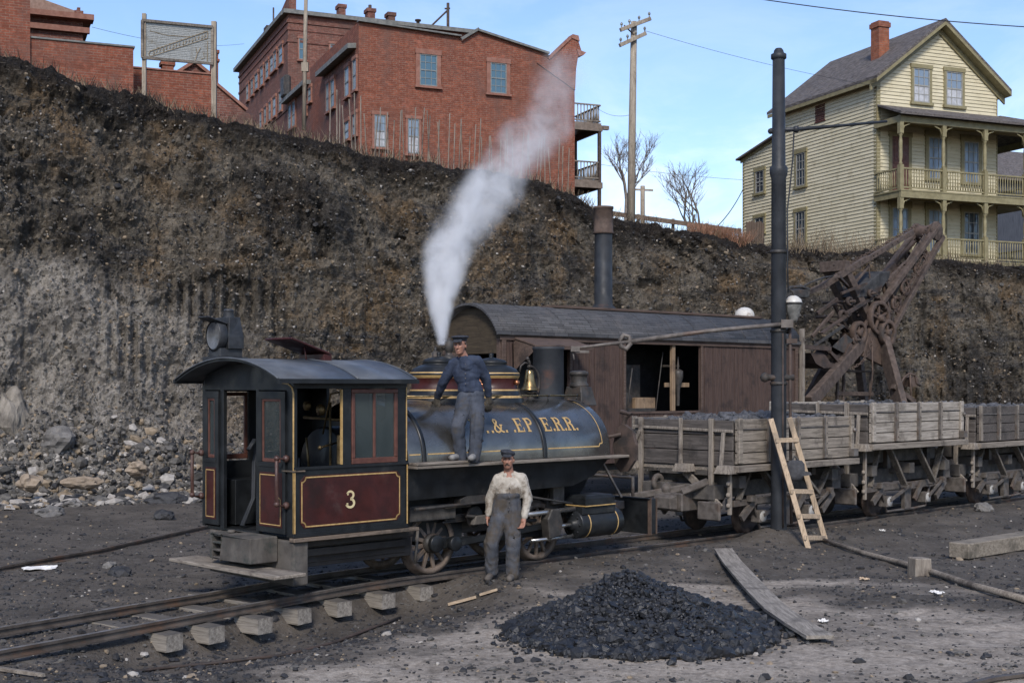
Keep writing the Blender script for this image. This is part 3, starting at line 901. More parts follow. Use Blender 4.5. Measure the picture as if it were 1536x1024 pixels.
mb = MB(); A = [(1085, 832), (1098, 851), (1115, 874), (1138, 901), (1165, 927), (1196, 950), (1231, 967)]
prev = None
for i, (a, b) in enumerate(A):
    p = lay(G(a, b), .05 + .05 * math.sin(i / 6 * PI)); hw = (13.5 + i * 1.3) / F * p.y
    q = [p + Vector((-hw, 0, 0)), p + Vector((hw, .03, 0)), p + Vector((hw, .03, .035)), p + Vector((-hw, 0, .035))]
    if prev: mb.hexa(prev, q)
    prev = q
M['plank'] = wood('bowed grey plank', 'y', (.14, .125, .105), (.30, .27, .235), (.09, .08, .07))
tag(mb.build('plank', M['plank'], merge=True), 'long bowed grey plank lying on the dirt right of the coal heap', 'plank')
mb = MB(); a, b = G(1438, 838), G(1560, 820); mb.beam(lay(a, .13), lay(b, .13), .34, .23)
tag(mb.build('timber', wood('squared grey timber', 'x', (.13, .11, .085), (.26, .225, .18), (.08, .07, .055)), bevel=.012), 'heavy squared timber lying on the ground at the right edge', 'timber')
p = lay(G(1379, 862)); mb = MB(); mb.hexa([(-.13, -.11, -.05), (.13, -.12, -.05), (.12, .11, -.05), (-.12, .12, -.05)], [(-.125, -.1, .24), (.13, -.1, .23), (.12, .11, .235), (-.12, .1, .245)])
o = mb.build('timber_stub', M['gwz'], loc=p, rz=.3, bevel=.012); tag(o, 'short squared wooden stub standing in the dirt at the right', 'timber stub')
mb = MB(); pts = [lay(G(x, y), .05) for x, y in ((1236, 812), (1300, 836), (1380, 858), (1460, 883), (1545, 909))]
mb.tube(pts, [.035, .04, .042, .045, .045], 8)
tag(mb.build('fallen_pole', M['gwx']), 'long thin wooden pole lying on the dirt past the ladder foot', 'pole')
mb = MB(); pts = [lay(G(x, y), .02) for x, y in ((-20, 1040), (230, 1006), (330, 998), (430, 984), (500, 966), (560, 946), (600, 930))]
mb.tube(pts, .018, 6); tag(mb.build('iron_rod', M['rust_d']), 'thin curved rod half buried in front of the tie ends', 'rod')
for i, (a, b, lab) in enumerate([((672, 912), (714, 899), 'split stick of pale wood lying before the standing man'), ((720, 896), (746, 889), 'short splinter of pale wood right beside the split stick'), ((-5, 1006), (66, 1018), 'grey stick in the bottom left corner')]):
    mb = MB(); mb.beam(lay(G(*a), .03), lay(G(*b), .03), .05, .03, w2=.03)
    tag(mb.build('stick', M['lumber'] if i < 2 else M['gwx']), lab, 'stick', 'sticks lying in the dirt')


def scrap(px, py, w, d, lab, m='paper', seed=1):
    p = lay(G(px, py), .012); mb = MB(); N = 9
    vs = []; 
    for i in range(N):
        for j in range(N):
            u, v = i / (N - 1) - .5, j / (N - 1) - .5
            e = 1 + .5 * noise.noise((u * 3 + seed, v * 3, 0))
            vs.append((u * w * e, v * d * e, .05 * abs(noise.noise((u * 5, v * 5, seed))) + .006))
    fs = [(i * N + j, (i + 1) * N + j, (i + 1) * N + j + 1, i * N + j + 1) for i in range(N - 1) for j in range(N - 1)]
    mb.add(vs, fs); o = mb.build('scrap', M[m], loc=p, rz=seed)
    s = o.modifiers.new('thick', 'SOLIDIFY'); s.thickness = .006
    return tag(o, lab, 'scrap', 'scraps lying in the yard')


scrap(62, 853, .46, .34, 'ragged white scrap of cloth beside the spur rail at the left', seed=.3)
scrap(1404, 890, .16, .13, 'torn white scrap of paper right of the plank', seed=2)
scrap(1297, 870, .15, .08, 'small tan scrap right of the plank', 'lumber', seed=3)
scrap(1235, 934, .10, .08, 'tiny white scrap just beside the near end of the plank', seed=4)
scrap(1323, 798, .10, .07, 'tiny white scrap on the gravel below the pale dump car', seed=5)
# ================================================================== LOCOMOTIVE  (x forward, y to the far side, z from rail top)
loco = thing('steam_locomotive', 'small black saddle tank steam locomotive with maroon panels numbered 3', 'locomotive', LOCO.o, LOCO.rz)


def part(mb, name, mats, par=loco, bevel=0.006, seg=1, label=None):
    o = mb.build(name, mats, par, bevel=bevel, seg=seg)
    if label: o['label'] = label
    return o


# -------- cab
X0, X1, YN, YF, ZF, ZB, ZE = -2.45, -.76, -1.0, 1.0, .70, 1.50, 2.50
mb = MB()
mb.box(X0, X1, YN, YN + .05, ZF, ZB)
for a, b in ((X0, X0 + .055), (-1.74, -1.62), (-.907, X1)): mb.box(a, b, YN + .002, YN + .048, ZB, 2.42)
mb.box(X0, X1, YN, YN + .05, 2.42, ZE + .02)
mb.box(X0, X1, YF - .05, YF, ZF, ZB)
for a, b in ((X0, X0 + .12), (-1.80, -1.66), (-1.05, X1)): mb.box(a, b, YF - .048, YF - .002, ZB, 2.38)
mb.box(X0, X1, YF - .05, YF, 2.38, ZE + .02)
mb.box(X0 + .05, X1 - .052, YN + .05, YF - .05, ZF - .04, ZF)                       # floor
# front wall with boiler backhead
mb.box(X1 - .05, X1 - .002, YN + .05, YF - .05, ZF, 2.0)
mb.box(X1 - .05, X1 - .002, YN + .05, -.62, 2.0, 2.45); mb.box(X1 - .05, X1 - .002, .62, YF - .05, 2.0, 2.45); mb.box(X1 - .05, X1 - .002, -.3, .3, 2.0, 2.45)
mb.box(X1 - .05, X1 - .002, YN + .05, YF - .05, 2.45, 2.56)
# rear wall: header, corner posts, arch fill
mb.box(X0 + .001, X0 + .05, YN + .05, -.86, ZF, 2.44)
mb.box(X0 + .001, X0 + .05, .93, YF - .05, ZF, 2.44)
mb.box(X0 + .001, X0 + .05, -.28, -.22, ZF, 2.44); mb.box(X0 + .001, X0 + .05, .50, .58, ZF, 2.44)
RS_, RH_ = .25, 1.14
RR = (RH_ ** 2 + RS_ ** 2) / (2 * RS_)


def roofz(y, edge=2.51): return edge + math.sqrt(RR * RR - y * y) - (RR - RS_)


arch = [(y, roofz(y) - .03) for y in np.linspace(-.95, .95, 15)]
mb.prism([(-.95, 2.40)] + [(.95, 2.40)] + list(reversed(arch)), X0 + .004, X0 + .046, 'x')
mb.prism([(-.95, 2.50)] + [(.95, 2.50)] + list(reversed(arch)), X1 - .046, X1 - .004, 'x')
# ribs of bead on the outside
for z in (ZB - .02,): mb.box(X0 - .006, X1 + .006, YN - .02, YN, z, z + .035)
mb.box(X0 - .006, X1 + .006, YN - .012, YN, ZF, ZF + .05)
mb.box(X0 - .012, X0 + .02, YN - .012, YN + .001, ZF + .05, ZB - .02)
for x in np.arange(X0 + .06, X1, .085): mb.ball((x, YN - .004, ZB + .06), .008, 5); mb.ball((x, YN - .004, 2.455), .008, 5)
for x in (-1.72, -1.64, -.89, -.80):
    for z in np.arange(1.58, 2.42, .09): mb.ball((x, YN - .002, z), .0075, 5)
cab = part(mb, 'cab', M['black'])
# roof: a thin curved sheet
mb = MB(); ys = np.linspace(-RH_, RH_, 25)
top = [(y, roofz(y) + .022) for y in ys]; bot = [(y, roofz(y) - .01) for y in ys]
for k in range(24):
    for a, b, mi in ((-2.74, -1.62, 0), (-1.618, -.72, 0)):
        A = [(a, *bot[k]), (a, *bot[k + 1]), (a, *top[k + 1]), (a, *top[k])]; B = [(b, *q) for q in (bot[k], bot[k + 1], top[k + 1], top[k])]
        mb.add(A + B, [(3, 2, 6, 7)], 0, True); mb.add(A + B, [(0, 4, 5, 1)], 1, True); mb.add(A + B, [(0, 1, 2, 3), (4, 7, 6, 5)], 1)
for sy in (-1, 1):
    mb.box(-2.76, -.71, sy * (RH_ + .015) - .02, sy * (RH_ + .015) + .02, roofz(RH_) - .03, roofz(RH_) + .022, 1)
for xr in (-2.75, -.725, -1.619):
    p = [Vector((xr, y, roofz(y) + .024)) for y in ys]; mb.tube(p, .010, 6, 0)
roof = part(mb, 'cab_roof', [M['cabroof'], M['black']], cab, bevel=0)
mb = MB(); mb.hexa([(-2.0, -.30, 3.02), (-1.42, -.30, 2.84), (-1.42, .28, 2.84), (-2.0, .28, 3.02)], [(-1.995, -.30, 3.045), (-1.415, -.30, 2.865), (-1.415, .28, 2.865), (-1.995, .28, 3.045)])
mb.tube([(-1.7, -.2, 2.74), (-1.74, -.2, 2.93)], .012, 6); mb.box(-1.5, -1.38, -.28, .26, 2.74, 2.85)
part(mb, 'roof_hatch', [M['maroon']], cab)
# side panel with cut corners, gold line, numeral


def cutpoly(a, b, c, d, r): return [(a, c + r), (a + r, c + r), (a + r, c), (b - r, c), (b - r, c + r), (b, c + r), (b, d - r), (b - r, d - r), (b - r, d), (a + r, d), (a + r, d - r), (a, d - r)]


def outline(mb, poly, w, fn, mi=0, lift=.004):
    n = len(poly)
    for i in range(n):
        p, q = Vector(poly[i]), Vector(poly[(i + 1) % n]); d = (q - p).normalized(); nn = Vector((-d.y, d.x)) * w / 2; e = d * w / 2
        vs = [p - e - nn, q + e - nn, q + e + nn, p - e + nn]
        mb.add([fn(v.x, v.y, lift) for v in vs], [(0, 1, 2, 3)], mi)


fy = lambda u, v, l: (u, YN - .006 - l, v)
mb = MB(); P = [(-2.36, .81), (-.87, .81), (-.87, 1.405), (-2.36, 1.405)]
r = .06
oct_ = [(-2.36 + r, .80), (-.87 - r, .80), (-.87, .80 + r), (-.87, 1.41 - r), (-.87 - r, 1.41), (-2.36 + r, 1.41), (-2.36, 1.41 - r), (-2.36, .80 + r)]
mb.prism(oct_, YN - .006, YN - .0005, 'y')
part(mb, 'side_panel', M['maroon'], cab, bevel=.002)
mb = MB()
gp = []
for cx, cz, a0 in ((-.87 - .02, .80 + .02, 180), (-.87 - .02, 1.41 - .02, 270), (-2.36 + .02, 1.41 - .02, 0), (-2.36 + .02, .80 + .02, 90)):
    for k in range(6):
        a = R(a0 - k * 18) if True else 0
        gp.append((cx + .055 * math.cos(a), cz + .055 * math.sin(a)))
outline(mb, gp, .016, fy)
part(mb, 'panel_line', M['gold'], cab, bevel=0)


# -------- slab serif lettering
def arc(cx, cy, rx, ry, a0, a1, n=12): return [(cx + rx * math.cos(R(a0 + (a1 - a0) * i / n)), cy + ry * math.sin(R(a0 + (a1 - a0) * i / n))) for i in range(n + 1)]


GL = {
    'E': (.70, [([(.16, 0), (.16, 1)], .17), ([(.03, .955), (.64, .955)], .09), ([(.03, .045), (.66, .045)], .09), ([(.16, .5), (.46, .5)], .08), ([(.615, 1), (.615, .72)], .07), ([(.635, 0), (.635, .30)], .07), ([(.47, .64), (.47, .36)], .06)]),
    'P': (.68, [([(.16, 0), (.16, 1)], .17), ([(.02, .045), (.32, .045)], .09), ([(.02, .955), (.36, .955)], .09), (arc(.36, .735, .215, .225, 90, -90), .13), ([(.16, .51), (.36, .51)], .08)]),
    'R': (.76, [([(.16, 0), (.16, 1)], .17), ([(.02, .045), (.32, .045)], .09), ([(.02, .955), (.36, .955)], .09), (arc(.36, .745, .20, .21, 90, -90), .13), ([(.16, .535), (.36, .535)], .08), ([(.36, .52), (.52, .40), (.58, .045)], .15), ([(.48, .045), (.74, .045)], .09)]),
    'N': (.82, [([(.13, 0), (.13, 1)], .09), ([(.66, 0), (.66, 1)], .09), ([(.13, .97), (.66, .03)], .17), ([(.0, .955), (.26, .955)], .09), ([(.0, .045), (.26, .045)], .09), ([(.53, .955), (.80, .955)], .09)]),
    '&': (.86, [([(.78, .04), (.58, .12), (.24, .66), (.22, .82), (.32, .95), (.44, .92), (.48, .80), (.40, .66), (.16, .42), (.09, .24), (.16, .09), (.33, .03), (.50, .12), (.64, .34), (.70, .50)], .12), ([(.58, .52), (.82, .52)], .08), ([(.66, .04), (.84, .04)], .08)]),
    '.': (.24, [([(.04, .08), (.20, .08)], .16)]),
    '3': (.64, [(arc(.30, .74, .20, .21, 160, -90, 14), .13), (arc(.30, .27, .24, .24, 90, -165, 14), .14), ([(.10, .82), (.20, .82)], .16), ([(.06, .20), (.17, .20)], .17)]),
}


def glyph(mb, ch, x, h, fn, wid=1.0):
    for pts, w in GL[ch][1]:
        pp = []
        for (a, b), (c, d) in zip(pts, pts[1:]):
            k = 4 if math.hypot(c - a, d - b) > .3 else 1
            pp += [(a + (c - a) * i / k, b + (d - b) * i / k) for i in range(k)]
        pp.append(pts[-1]); vs = []
        for i, p in enumerate(pp):
            d = Vector(pp[min(i + 1, len(pp) - 1)]) - Vector(pp[max(i - 1, 0)]); d.normalize()
            n = Vector((-d.y, d.x)) * w / 2
            for s_ in (1, -1): vs.append(fn(x + (p[0] + n.x * s_) * h * wid, (p[1] + n.y * s_) * h, .004))
        mb.add(vs, [(2 * i, 2 * i + 1, 2 * i + 3, 2 * i + 2) for i in range(len(pp) - 1)])


mb = MB(); glyph(mb, '3', -1.715, .205, lambda u, v, l: (u, YN - .010, 1.0 + v), 1.15)
part(mb, 'number', surf('cream numeral', (.52, .42, .22), (.62, .52, .30), 9, rough=.6), cab, bevel=0)
mb = MB()
for xx in (X0 + .01, X1 - .012): mb.box(xx - .008, xx + .008, YN - .017, YN - .012, ZF + .05, ZB - .02)
mb.box(X1 - .020, X1 - .004, YN - .003, YN + .001, ZB + .03, 2.44); mb.box(-1.765, -1.750, YN - .003, YN + .03, ZB + .02, 2.41)
mb.tube([(X0 - .004, YN - .006, ZF + .05), (X0 - .004, YN - .006, 2.36), (X0 - .004, YN + .02, 2.43), (X0 - .004, YN + .10, 2.475), (X0 - .004, YN + .22, 2.485)], .011, 6)
part(mb, 'gold_edge', M['gold'], cab, bevel=0)
# side windows
def sash(mb, x0, x1, z0, z1, y0, y1, fw, mul=()):
    mb.box(x0, x1, y0, y1, z0, z0 + fw * 1.4); mb.box(x0, x1, y0, y1, z1 - fw, z1)
    mb.box(x0, x0 + fw, y0 + .001, y1 - .001, z0 + fw * 1.4, z1 - fw); mb.box(x1 - fw, x1, y0 + .001, y1 - .001, z0 + fw * 1.4, z1 - fw)
    for m_ in mul: mb.box(m_ - .018, m_ + .018, y0 + .004, y1 - .004, z0 + fw * 1.4, z1 - fw)


mb = MB(); sash(mb, -1.615, -.912, 1.515, 2.415, YN - .008, YN + .04, .05, (-1.27,))
w_ = part(mb, 'window_sash', M['mahog'], cab)
M['cabglass'] = surf('old greenish glass', (.020, .030, .032), (.060, .076, .076), 2.2, rough=.14, rvar=.05, bump=.03, stretch=(1, 1, .3), spec=.6)
for q in M['cabglass'].node_tree.nodes:
    if q.type == 'BSDF_PRINCIPLED': q.inputs['Alpha'].default_value = .62
mb = MB(); mb.box(-1.58, -.95, YN + .012, YN + .02, 1.56, 2.38); part(mb, 'window_glass', M['cabglass'], cab, bevel=0)
mb = MB(); sash(mb, -2.33, -1.81, 1.52, 2.37, YF - .045, YF - .005, .045); sash(mb, -1.65, -1.06, 1.52, 2.37, YF - .045, YF - .005, .05, ())
part(mb, 'window_sash', M['mahog'], cab)
# the two rear doors
for y0, y1, lb in ((-.86, -.285, 'near rear door'), (.585, .93, 'far rear door')):
    mb = MB(); xa, xb = X0 - .025, X0 + .03
    mb.box(xa, xb, y0, y1, ZF + .03, 1.56); mb.box(xa, xb, y0, y0 + .09, 1.56, 2.30); mb.box(xa, xb, y1 - .09, y1, 1.56, 2.30); mb.box(xa, xb, y0, y1, 2.30, 2.39)
    mb.box(xa - .008, xa, y0 + .05, y1 - .05, 1.50, 1.55)
    part(mb, 'cab_door', M['black'], cab)
    mb = MB(); mb.box(xa - .006, xa - .0005, y0 + .055, y1 - .055, .80, 1.44, 0)
    part(mb, 'door_panel', M['maroon'], cab, bevel=.002)
    mb = MB(); fx = lambda u, v, l: (xa - .006 - l, u, v)
    outline(mb, [(y0 + .075, .83), (y1 - .075, .83), (y1 - .075, 1.41), (y0 + .075, 1.41)] if y0 > 0 else [(y0 + .075, .83), (y1 - .075, .83), (y1 - .075, 1.41), (y0 + .18, 1.41), (y0 + .18, 1.20), (y0 + .075, 1.13)], .012, fx)
    part(mb, 'panel_line', M['gold'], cab, bevel=0)
    mb = MB(); sash2 = [(y0 + .09, y1 - .09)]
    for a, b in sash2:
        mb.box(xa + .01, xb - .01, a, a + .025, 1.56, 2.30); mb.box(xa + .01, xb - .01, b - .025, b, 1.56, 2.30); mb.box(xa + .01, xb - .01, a + .025, b - .025, 2.27, 2.30); mb.box(xa + .01, xb - .01, a + .025, b - .025, 1.56, 1.60)
    part(mb, 'window_sash', M['mahog'], cab)
    mb = MB(); mb.box(xa + .025, xb - .025, y0 + .115, y1 - .115, 1.60, 2.27); part(mb, 'window_glass', M['cabglass'], cab, bevel=0)
    # long grab handle
    mb = MB(); yy = y0 - .03 if y0 < 0 else y1 + .05
    mb.tube([(xa, yy, 1.60), (xa - .13, yy, 1.62), (xa - .13, yy, 1.08), (xa, yy, 1.06)], .022, 8)
    for z in (1.62, 1.09): mb.ball((xa - .13, yy, z), .036, 8)
    mb.ball((xa - .0, yy, 1.61), .045, 8); mb.ball((xa, yy, 1.07), .045, 8)
    part(mb, 'grab_handle', surf('brown handle', (.045, .022, .018), (.085, .045, .036), 9, rough=.5), cab, bevel=0)
# inside: backhead, levers, seat, pipes
mb = MB(); mb.lathe([(.0, -1.32), (.50, -1.32), (.52, -1.28), (.52, -.8)], (0, 0, 1.42), 'x', 24)
mb.box(-1.25, -.85, -.42, .42, .70, 1.4); mb.lathe([(0, -1.36), (.17, -1.36), (.17, -1.30)], (0, 0, 1.02), 'x', 16)
mb.box(-2.2, -1.5, -.93, -.62, .72, 1.18); mb.box(-2.25, -1.3, .55, .93, .72, 1.28)
mb.tube([(-1.5, .1, .72), (-1.62, .1, 1.3), (-1.6, .1, 1.55)], .022, 6)
part(mb, 'boiler_backhead', M['black'], cab)
mb = MB()
mb.tube([(-1.38, -.25, 1.0), (-1.42, -.3, 2.25)], .016, 6); mb.tube([(-1.36, .35, 2.05), (-1.40, -.55, 2.03)], .02, 6); mb.tube([(-1.40, -.12, 1.85), (-1.45, -.35, 2.35), (-1.2, -.4, 2.4)], .012, 6)
mb.tube([(-1.5, -.62, .8), (-1.75, -.66, 1.35)], .018, 6); mb.tube([(-1.42, .12, 1.2), (-1.5, .10, 1.8)], .016, 6)
mb.lathe([(0, -1.44), (.075, -1.44), (.075, -1.40)], (0, -.10, 2.15), 'x', 14); mb.lathe([(0, -1.44), (.06, -1.44), (.06, -1.40)], (0, .2, 2.2), 'x', 14)
mb.lathe([(.045, 1.5), (.045, 1.85)], (-1.5, -.62, 0), 'z', 12); mb.tube([(-1.4, -.4, 1.75), (-1.72, -.5, 1.7)], .014, 6); mb.ball((-1.72, -.5, 1.7), .03, 8)
part(mb, 'cab_levers', surf('dull brass fittings', (.12, .085, .04), (.22, .16, .08), 9, rough=.4, metal=.7), cab, bevel=0)
mb = MB()
for dy in (0, .035): mb.tube([(-2.3, .30 + dy, .73), (-2.1, .36 + dy, 1.05), (-2.05, .42 + dy, 1.5), (-2.02, .40 + dy, 1.72), (-2.10, .33 + dy, 1.78), (-2.2, .32 + dy, 1.66)], .02, 8)
part(mb, 'hose', M['pipe'], cab, bevel=0)
M['sill'] = wood('sill timber', 'x', (.10, .075, .055), (.20, .155, .12), (.06, .05, .04))
mb = MB(); mb.box(X0 - .02, -.60, YN - .045, YN + .06, ZF - .05, ZF - .005); part(mb, 'sill_board', M['sill'], cab)
mb = MB(); mb.box(X0 - .03, -2.30, YN - .03, YN + .2, 1.455, 1.475)
part(mb, 'sill_board', M['sill'], cab)

# -------- frame at the rear
mb = MB(); mb.box(-2.45, -2.24, -1.0, .84, .14, .66); part(mb, 'rear_beam', M['concrete'], bevel=.02, seg=2)
mb = MB(); mb.hexa([(-2.95, -1.36, .30), (-2.52, -1.36, .30), (-2.52, .95, .29), (-2.95, .95, .29)], [(-2.95, -1.36, .345), (-2.52, -1.36, .345), (-2.52, .95, .335), (-2.95, .95, .335)])
part(mb, 'step_board', M['gwy'], bevel=.01)
mb = MB()
mb.box(-2.84, -2.46, -.70, -.08, .40, .70); mb.box(-2.84, -2.46, .12, .18, .40, .70)
for z in (.40, .49, .58, .67): mb.box(-2.84, -2.50, -.08, .12, z, z + .03)
mb.box(-2.6, -2.46, -.08, .12, .43, .70)
mb.lathe([(.0, .70), (.05, .70), (.05, .735), (0, .74)], (-2.66, -.02, 0), 'z', 10)
part(mb, 'coupler_pocket', M['concrete'], bevel=.035, seg=3)
mb = MB()
for sy in (-.42, .42): mb.box(-2.24, 3.9, sy - .05, sy + .05, .48, .66)
for z, y0 in ((.56, -.86), (.44, -.80), (.35, -.72)): mb.box(-2.24, -.55, y0, -.5, z, z + .085)
mb.box(-2.2, -.45, -.7, .7, .30, .62)
part(mb, 'frame', surf('oily frame timber', (.020, .017, .015), (.055, .047, .040), 6, rough=.8, bump=.3, stretch=(.1, 1, 1)))

# -------- saddle tank
TH, TW, TB, PW = .80, 1.02, 1.47, .86


def tk(a):  # a: 0 near bottom edge .. 180 far bottom edge
    c, s_ = math.cos(R(a)), math.sin(R(a))
    return Vector((-TW * math.copysign(abs(c) ** PW, c), TB + TH * abs(s_) ** PW))


arcs = [0.0]; ang_ = [0.0]
for k in range(1, 361):
    arcs.append(arcs[-1] + (tk(k * .5) - tk((k - 1) * .5)).length); ang_.append(k * .5)


def tank_at(x, s_, lift=0.0):
    """point on the tank side, s_ metres up round the curve from the near bottom edge"""
    a = float(np.interp(s_, arcs, ang_)); p = tk(a); q = tk(a + .5) - tk(max(a - .5, 0)); q.normalize()
    return (x, p.x - q.y * lift, p.y + q.x * lift)


TX0, TX1 = -.76, 3.02
mb = MB(); angs = np.linspace(0, 180, 61)
sect = [tk(a) for a in angs]
stations = [(TX0, 1.0), (TX1 - .045, 1.0), (TX1 - .012, .985), (TX1, .955), (TX1 + .004, .90)]
vs = []
for x, k in stations:
    for p in sect: vs.append((x, p.x * k, TB + (p.y - TB) * k))
n = len(sect)
mb.add(vs, [(i * n + j, i * n + j + 1, (i + 1) * n + j + 1, (i + 1) * n + j) for i in range(len(stations) - 1) for j in range(n - 1)], 0, True)
e = (len(stations) - 1) * n
mb.add(vs[e:], [tuple(range(n))], 0)
tank = part(mb, 'saddle_tank', M['tank'], bevel=0)
mb = MB()
for xb in (-.50, 1.66):
    vs = []; 
    for a in angs:
        s_ = float(np.interp(a, ang_, arcs))
        for dx, l in ((-.032, .001), (-.03, .013), (.03, .013), (.032, .001)): vs.append(tank_at(xb + dx, s_, l))
    mb.add(vs, [(4 * j + k, 4 * j + k + 1, 4 * j + 5 + k, 4 * j + 4 + k) for j in range(n - 1) for k in range(3)], 0, True)
part(mb, 'tank_band', M['black'], tank, bevel=0)
mb = MB()


def strip(pts, w=.016):
    for (a, b), (c, d) in zip(pts, pts[1:]):
        k = max(1, int(abs(d - b) / .04)); 
        for i in range(k):
            p = Vector((a + (c - a) * i / k, b + (d - b) * i / k)); q = Vector((a + (c - a) * (i + 1) / k, b + (d - b) * (i + 1) / k))
            dd = (q - p).normalized(); nn = Vector((-dd.y, dd.x)) * w / 2
            mb.add([tank_at(v.x, v.y, .003) for v in (p - nn, q - nn, q + nn, p + nn)], [(0, 1, 2, 3)])


strip([(-.44, .125), (1.60, .125)]); strip([(1.72, .125), (2.76, .125), (2.77, .16), (2.83, .17), (2.83, 1.15)])
strip([(-.74, .125), (-.56, .125)])
part(mb, 'tank_stripe', M['gold'], tank, bevel=0)
mb = MB(); hL = .225; s0 = .37


def tlet(ch, xc, wid=1.0, h=hL, s_=s0):
    w = GL[ch][0] * h * wid
    glyph(mb, ch, xc - w / 2, h, lambda u, v, l: tank_at(u, s_ + v, .004), wid)


for ch, x in (('.', .10), ('N', .50), ('.', .66), ('.', .75), ('&', .88), ('.', 1.01), ('.', 1.16), ('E', 1.28), ('P', 1.475), ('E', 1.80), ('.', 1.925), ('R', 2.04), ('.', 2.155), ('R', 2.27), ('.', 2.385)):
    tlet(ch, x, .98)
part(mb, 'tank_lettering', M['gold'], tank, bevel=0)
mb = MB()
zr = 2.315; yr = -.40
mb.tube([(TX0, yr, zr), (3.0, yr, zr)], .014, 8, 0)
for x in (-.55, .55, 1.55, 2.35, 2.95): mb.tube([(x, yr, zr), (x, yr + .01, 2.2)], .011, 6, 1); mb.ball((x, yr, zr), .022, 8, 1)
part(mb, 'tank_rail', [M['brass'], M['black']], bevel=0)
# running board and lower works
mb = MB(); mb.box(TX0, 3.22, -1.19, -1.005, 1.425, 1.462); mb.box(TX0, .10, -1.20, -1.03, 1.468, 1.50)
mb.box(TX0, 3.22, 1.0, 1.18, 1.425, 1.462)
part(mb, 'running_board', M['gwx'], bevel=.006)
mb = MB(); mb.box(TX0, 3.0, -1.0, 1.0, 1.40, 1.468)
for sy in (-1, 1):
    vs = []
    for x, zb in ((TX0, 1.02), (2.3, 1.05), (2.75, 1.18), (3.0, 1.36)): vs += [(x, sy * .985, 1.42), (x, sy * .93, zb)]
    mb.add(vs, [(2 * i, 2 * i + 1, 2 * i + 3, 2 * i + 2) for i in range(3)])
mb.lathe([(.0, -.7), (.58, -.7), (.58, 3.0), (.56, 3.05), (0, 3.05)], (0, 0, 1.28), 'x', 32)
mb.box(-.9, .55, -.55, .55, .45, 1.2)
part(mb, 'boiler', M['black'], bevel=0)
mb = MB(); mb.lathe([(0, 3.06), (.50, 3.06), (.55, 3.09), (.55, 3.16), (0, 3.17)], (0, 0, 1.42), 'x', 28)
part(mb, 'smokebox_front', M['rust'], bevel=0)
mb = MB()
pts = [(3.25, -.92, 1.85), (3.25, -1.05, 1.9), (3.25, -1.2, 1.82), (3.25, -1.28, 1.6), (3.25, -1.25, 1.38), (3.25, -1.12, 1.22), (3.25, -.98, 1.2), (3.25, -.88, 1.3), (3.25, -.84, 1.6)]
vs = [p for p in pts] + [(p[0] + .06, p[1], p[2]) for p in pts]; m_ = len(pts)
mb.add(vs, [tuple(range(m_)), tuple(range(2 * m_ - 1, m_ - 1, -1))] + [(i, (i + 1) % m_, m_ + (i + 1) % m_, m_ + i) for i in range(m_)])
mb.tube([(3.28, -1.02, 1.88), (3.30, -1.04, 1.98), (3.3, -1.14, 2.04), (3.3, -.95, 2.08)], .035, 8)
mb.tube([(3.1, -.8, 1.7), (3.25, -1.0, 1.75)], .03, 6)
part(mb, 'smokebox_door', M['rust_d'], bevel=.02, seg=2, label='brown rusty smokebox door swung open')
# domes
for xd, s_, n_ in ((.62, .98, 'sand_dome'), (1.60, 1.0, 'steam_dome')):
    mb = MB(); prof = [(.46, 2.12, 0), (.47, 2.26, 0), (.455, 2.285, 2), (.455, 2.305, 2), (.44, 2.315, 0), (.415, 2.36, 0), (.405, 2.385, 2), (.405, 2.405, 1), (.385, 2.42, 1), (.385, 2.56, 2), (.40, 2.575, 2), (.41, 2.595, 0), (.41, 2.625, 2), (.40, 2.64, 0), (.36, 2.69, 0), (.28, 2.73, 0), (.22, 2.745, 0), (.22, 2.765, 0), (.235, 2.78, 0), (.20, 2.815, 0), (.09, 2.845, 0), (.03, 2.855, 0), (.03, 2.88, 0), (.035, 2.90, 0), (0, 2.92, 0)]
    mb.lathe([(r_ * s_, z, m_) for r_, z, m_ in prof], (xd, 0, 0), 'z', 36)
    part(mb, n_, [M['black'], M['maroon'], M['gold']], bevel=0)
mb = MB(); mb.ball((.98, -.43, 2.50), .055, 10); mb.tube([(.98, -.36, 2.50), (.98, -.52, 2.46)], .02, 8); mb.ball((1.72, -.40, 2.50), .04, 10)
part(mb, 'dome_cock', surf('copper fitting', (.35, .14, .07), (.5, .22, .11), 9, rough=.3, metal=.9), bevel=0)
mb = MB(); mb.lathe([(.10, 2.80), (.10, 2.86), (.05, 2.87), (.04, 2.92), (.055, 2.93), (.055, 3.06), (.03, 3.075), (.02, 3.11), (0, 3.12)], (.76, -.05, 0), 'z', 14)
mb.lathe([(.05, 2.82), (.045, 2.92), (.02, 2.93)], (.60, .05, 0), 'z', 12); mb.tube([(.60, .05, 2.9), (.60, .05, 2.98)], .018, 6)
part(mb, 'safety_valve', M['iron'], bevel=0)
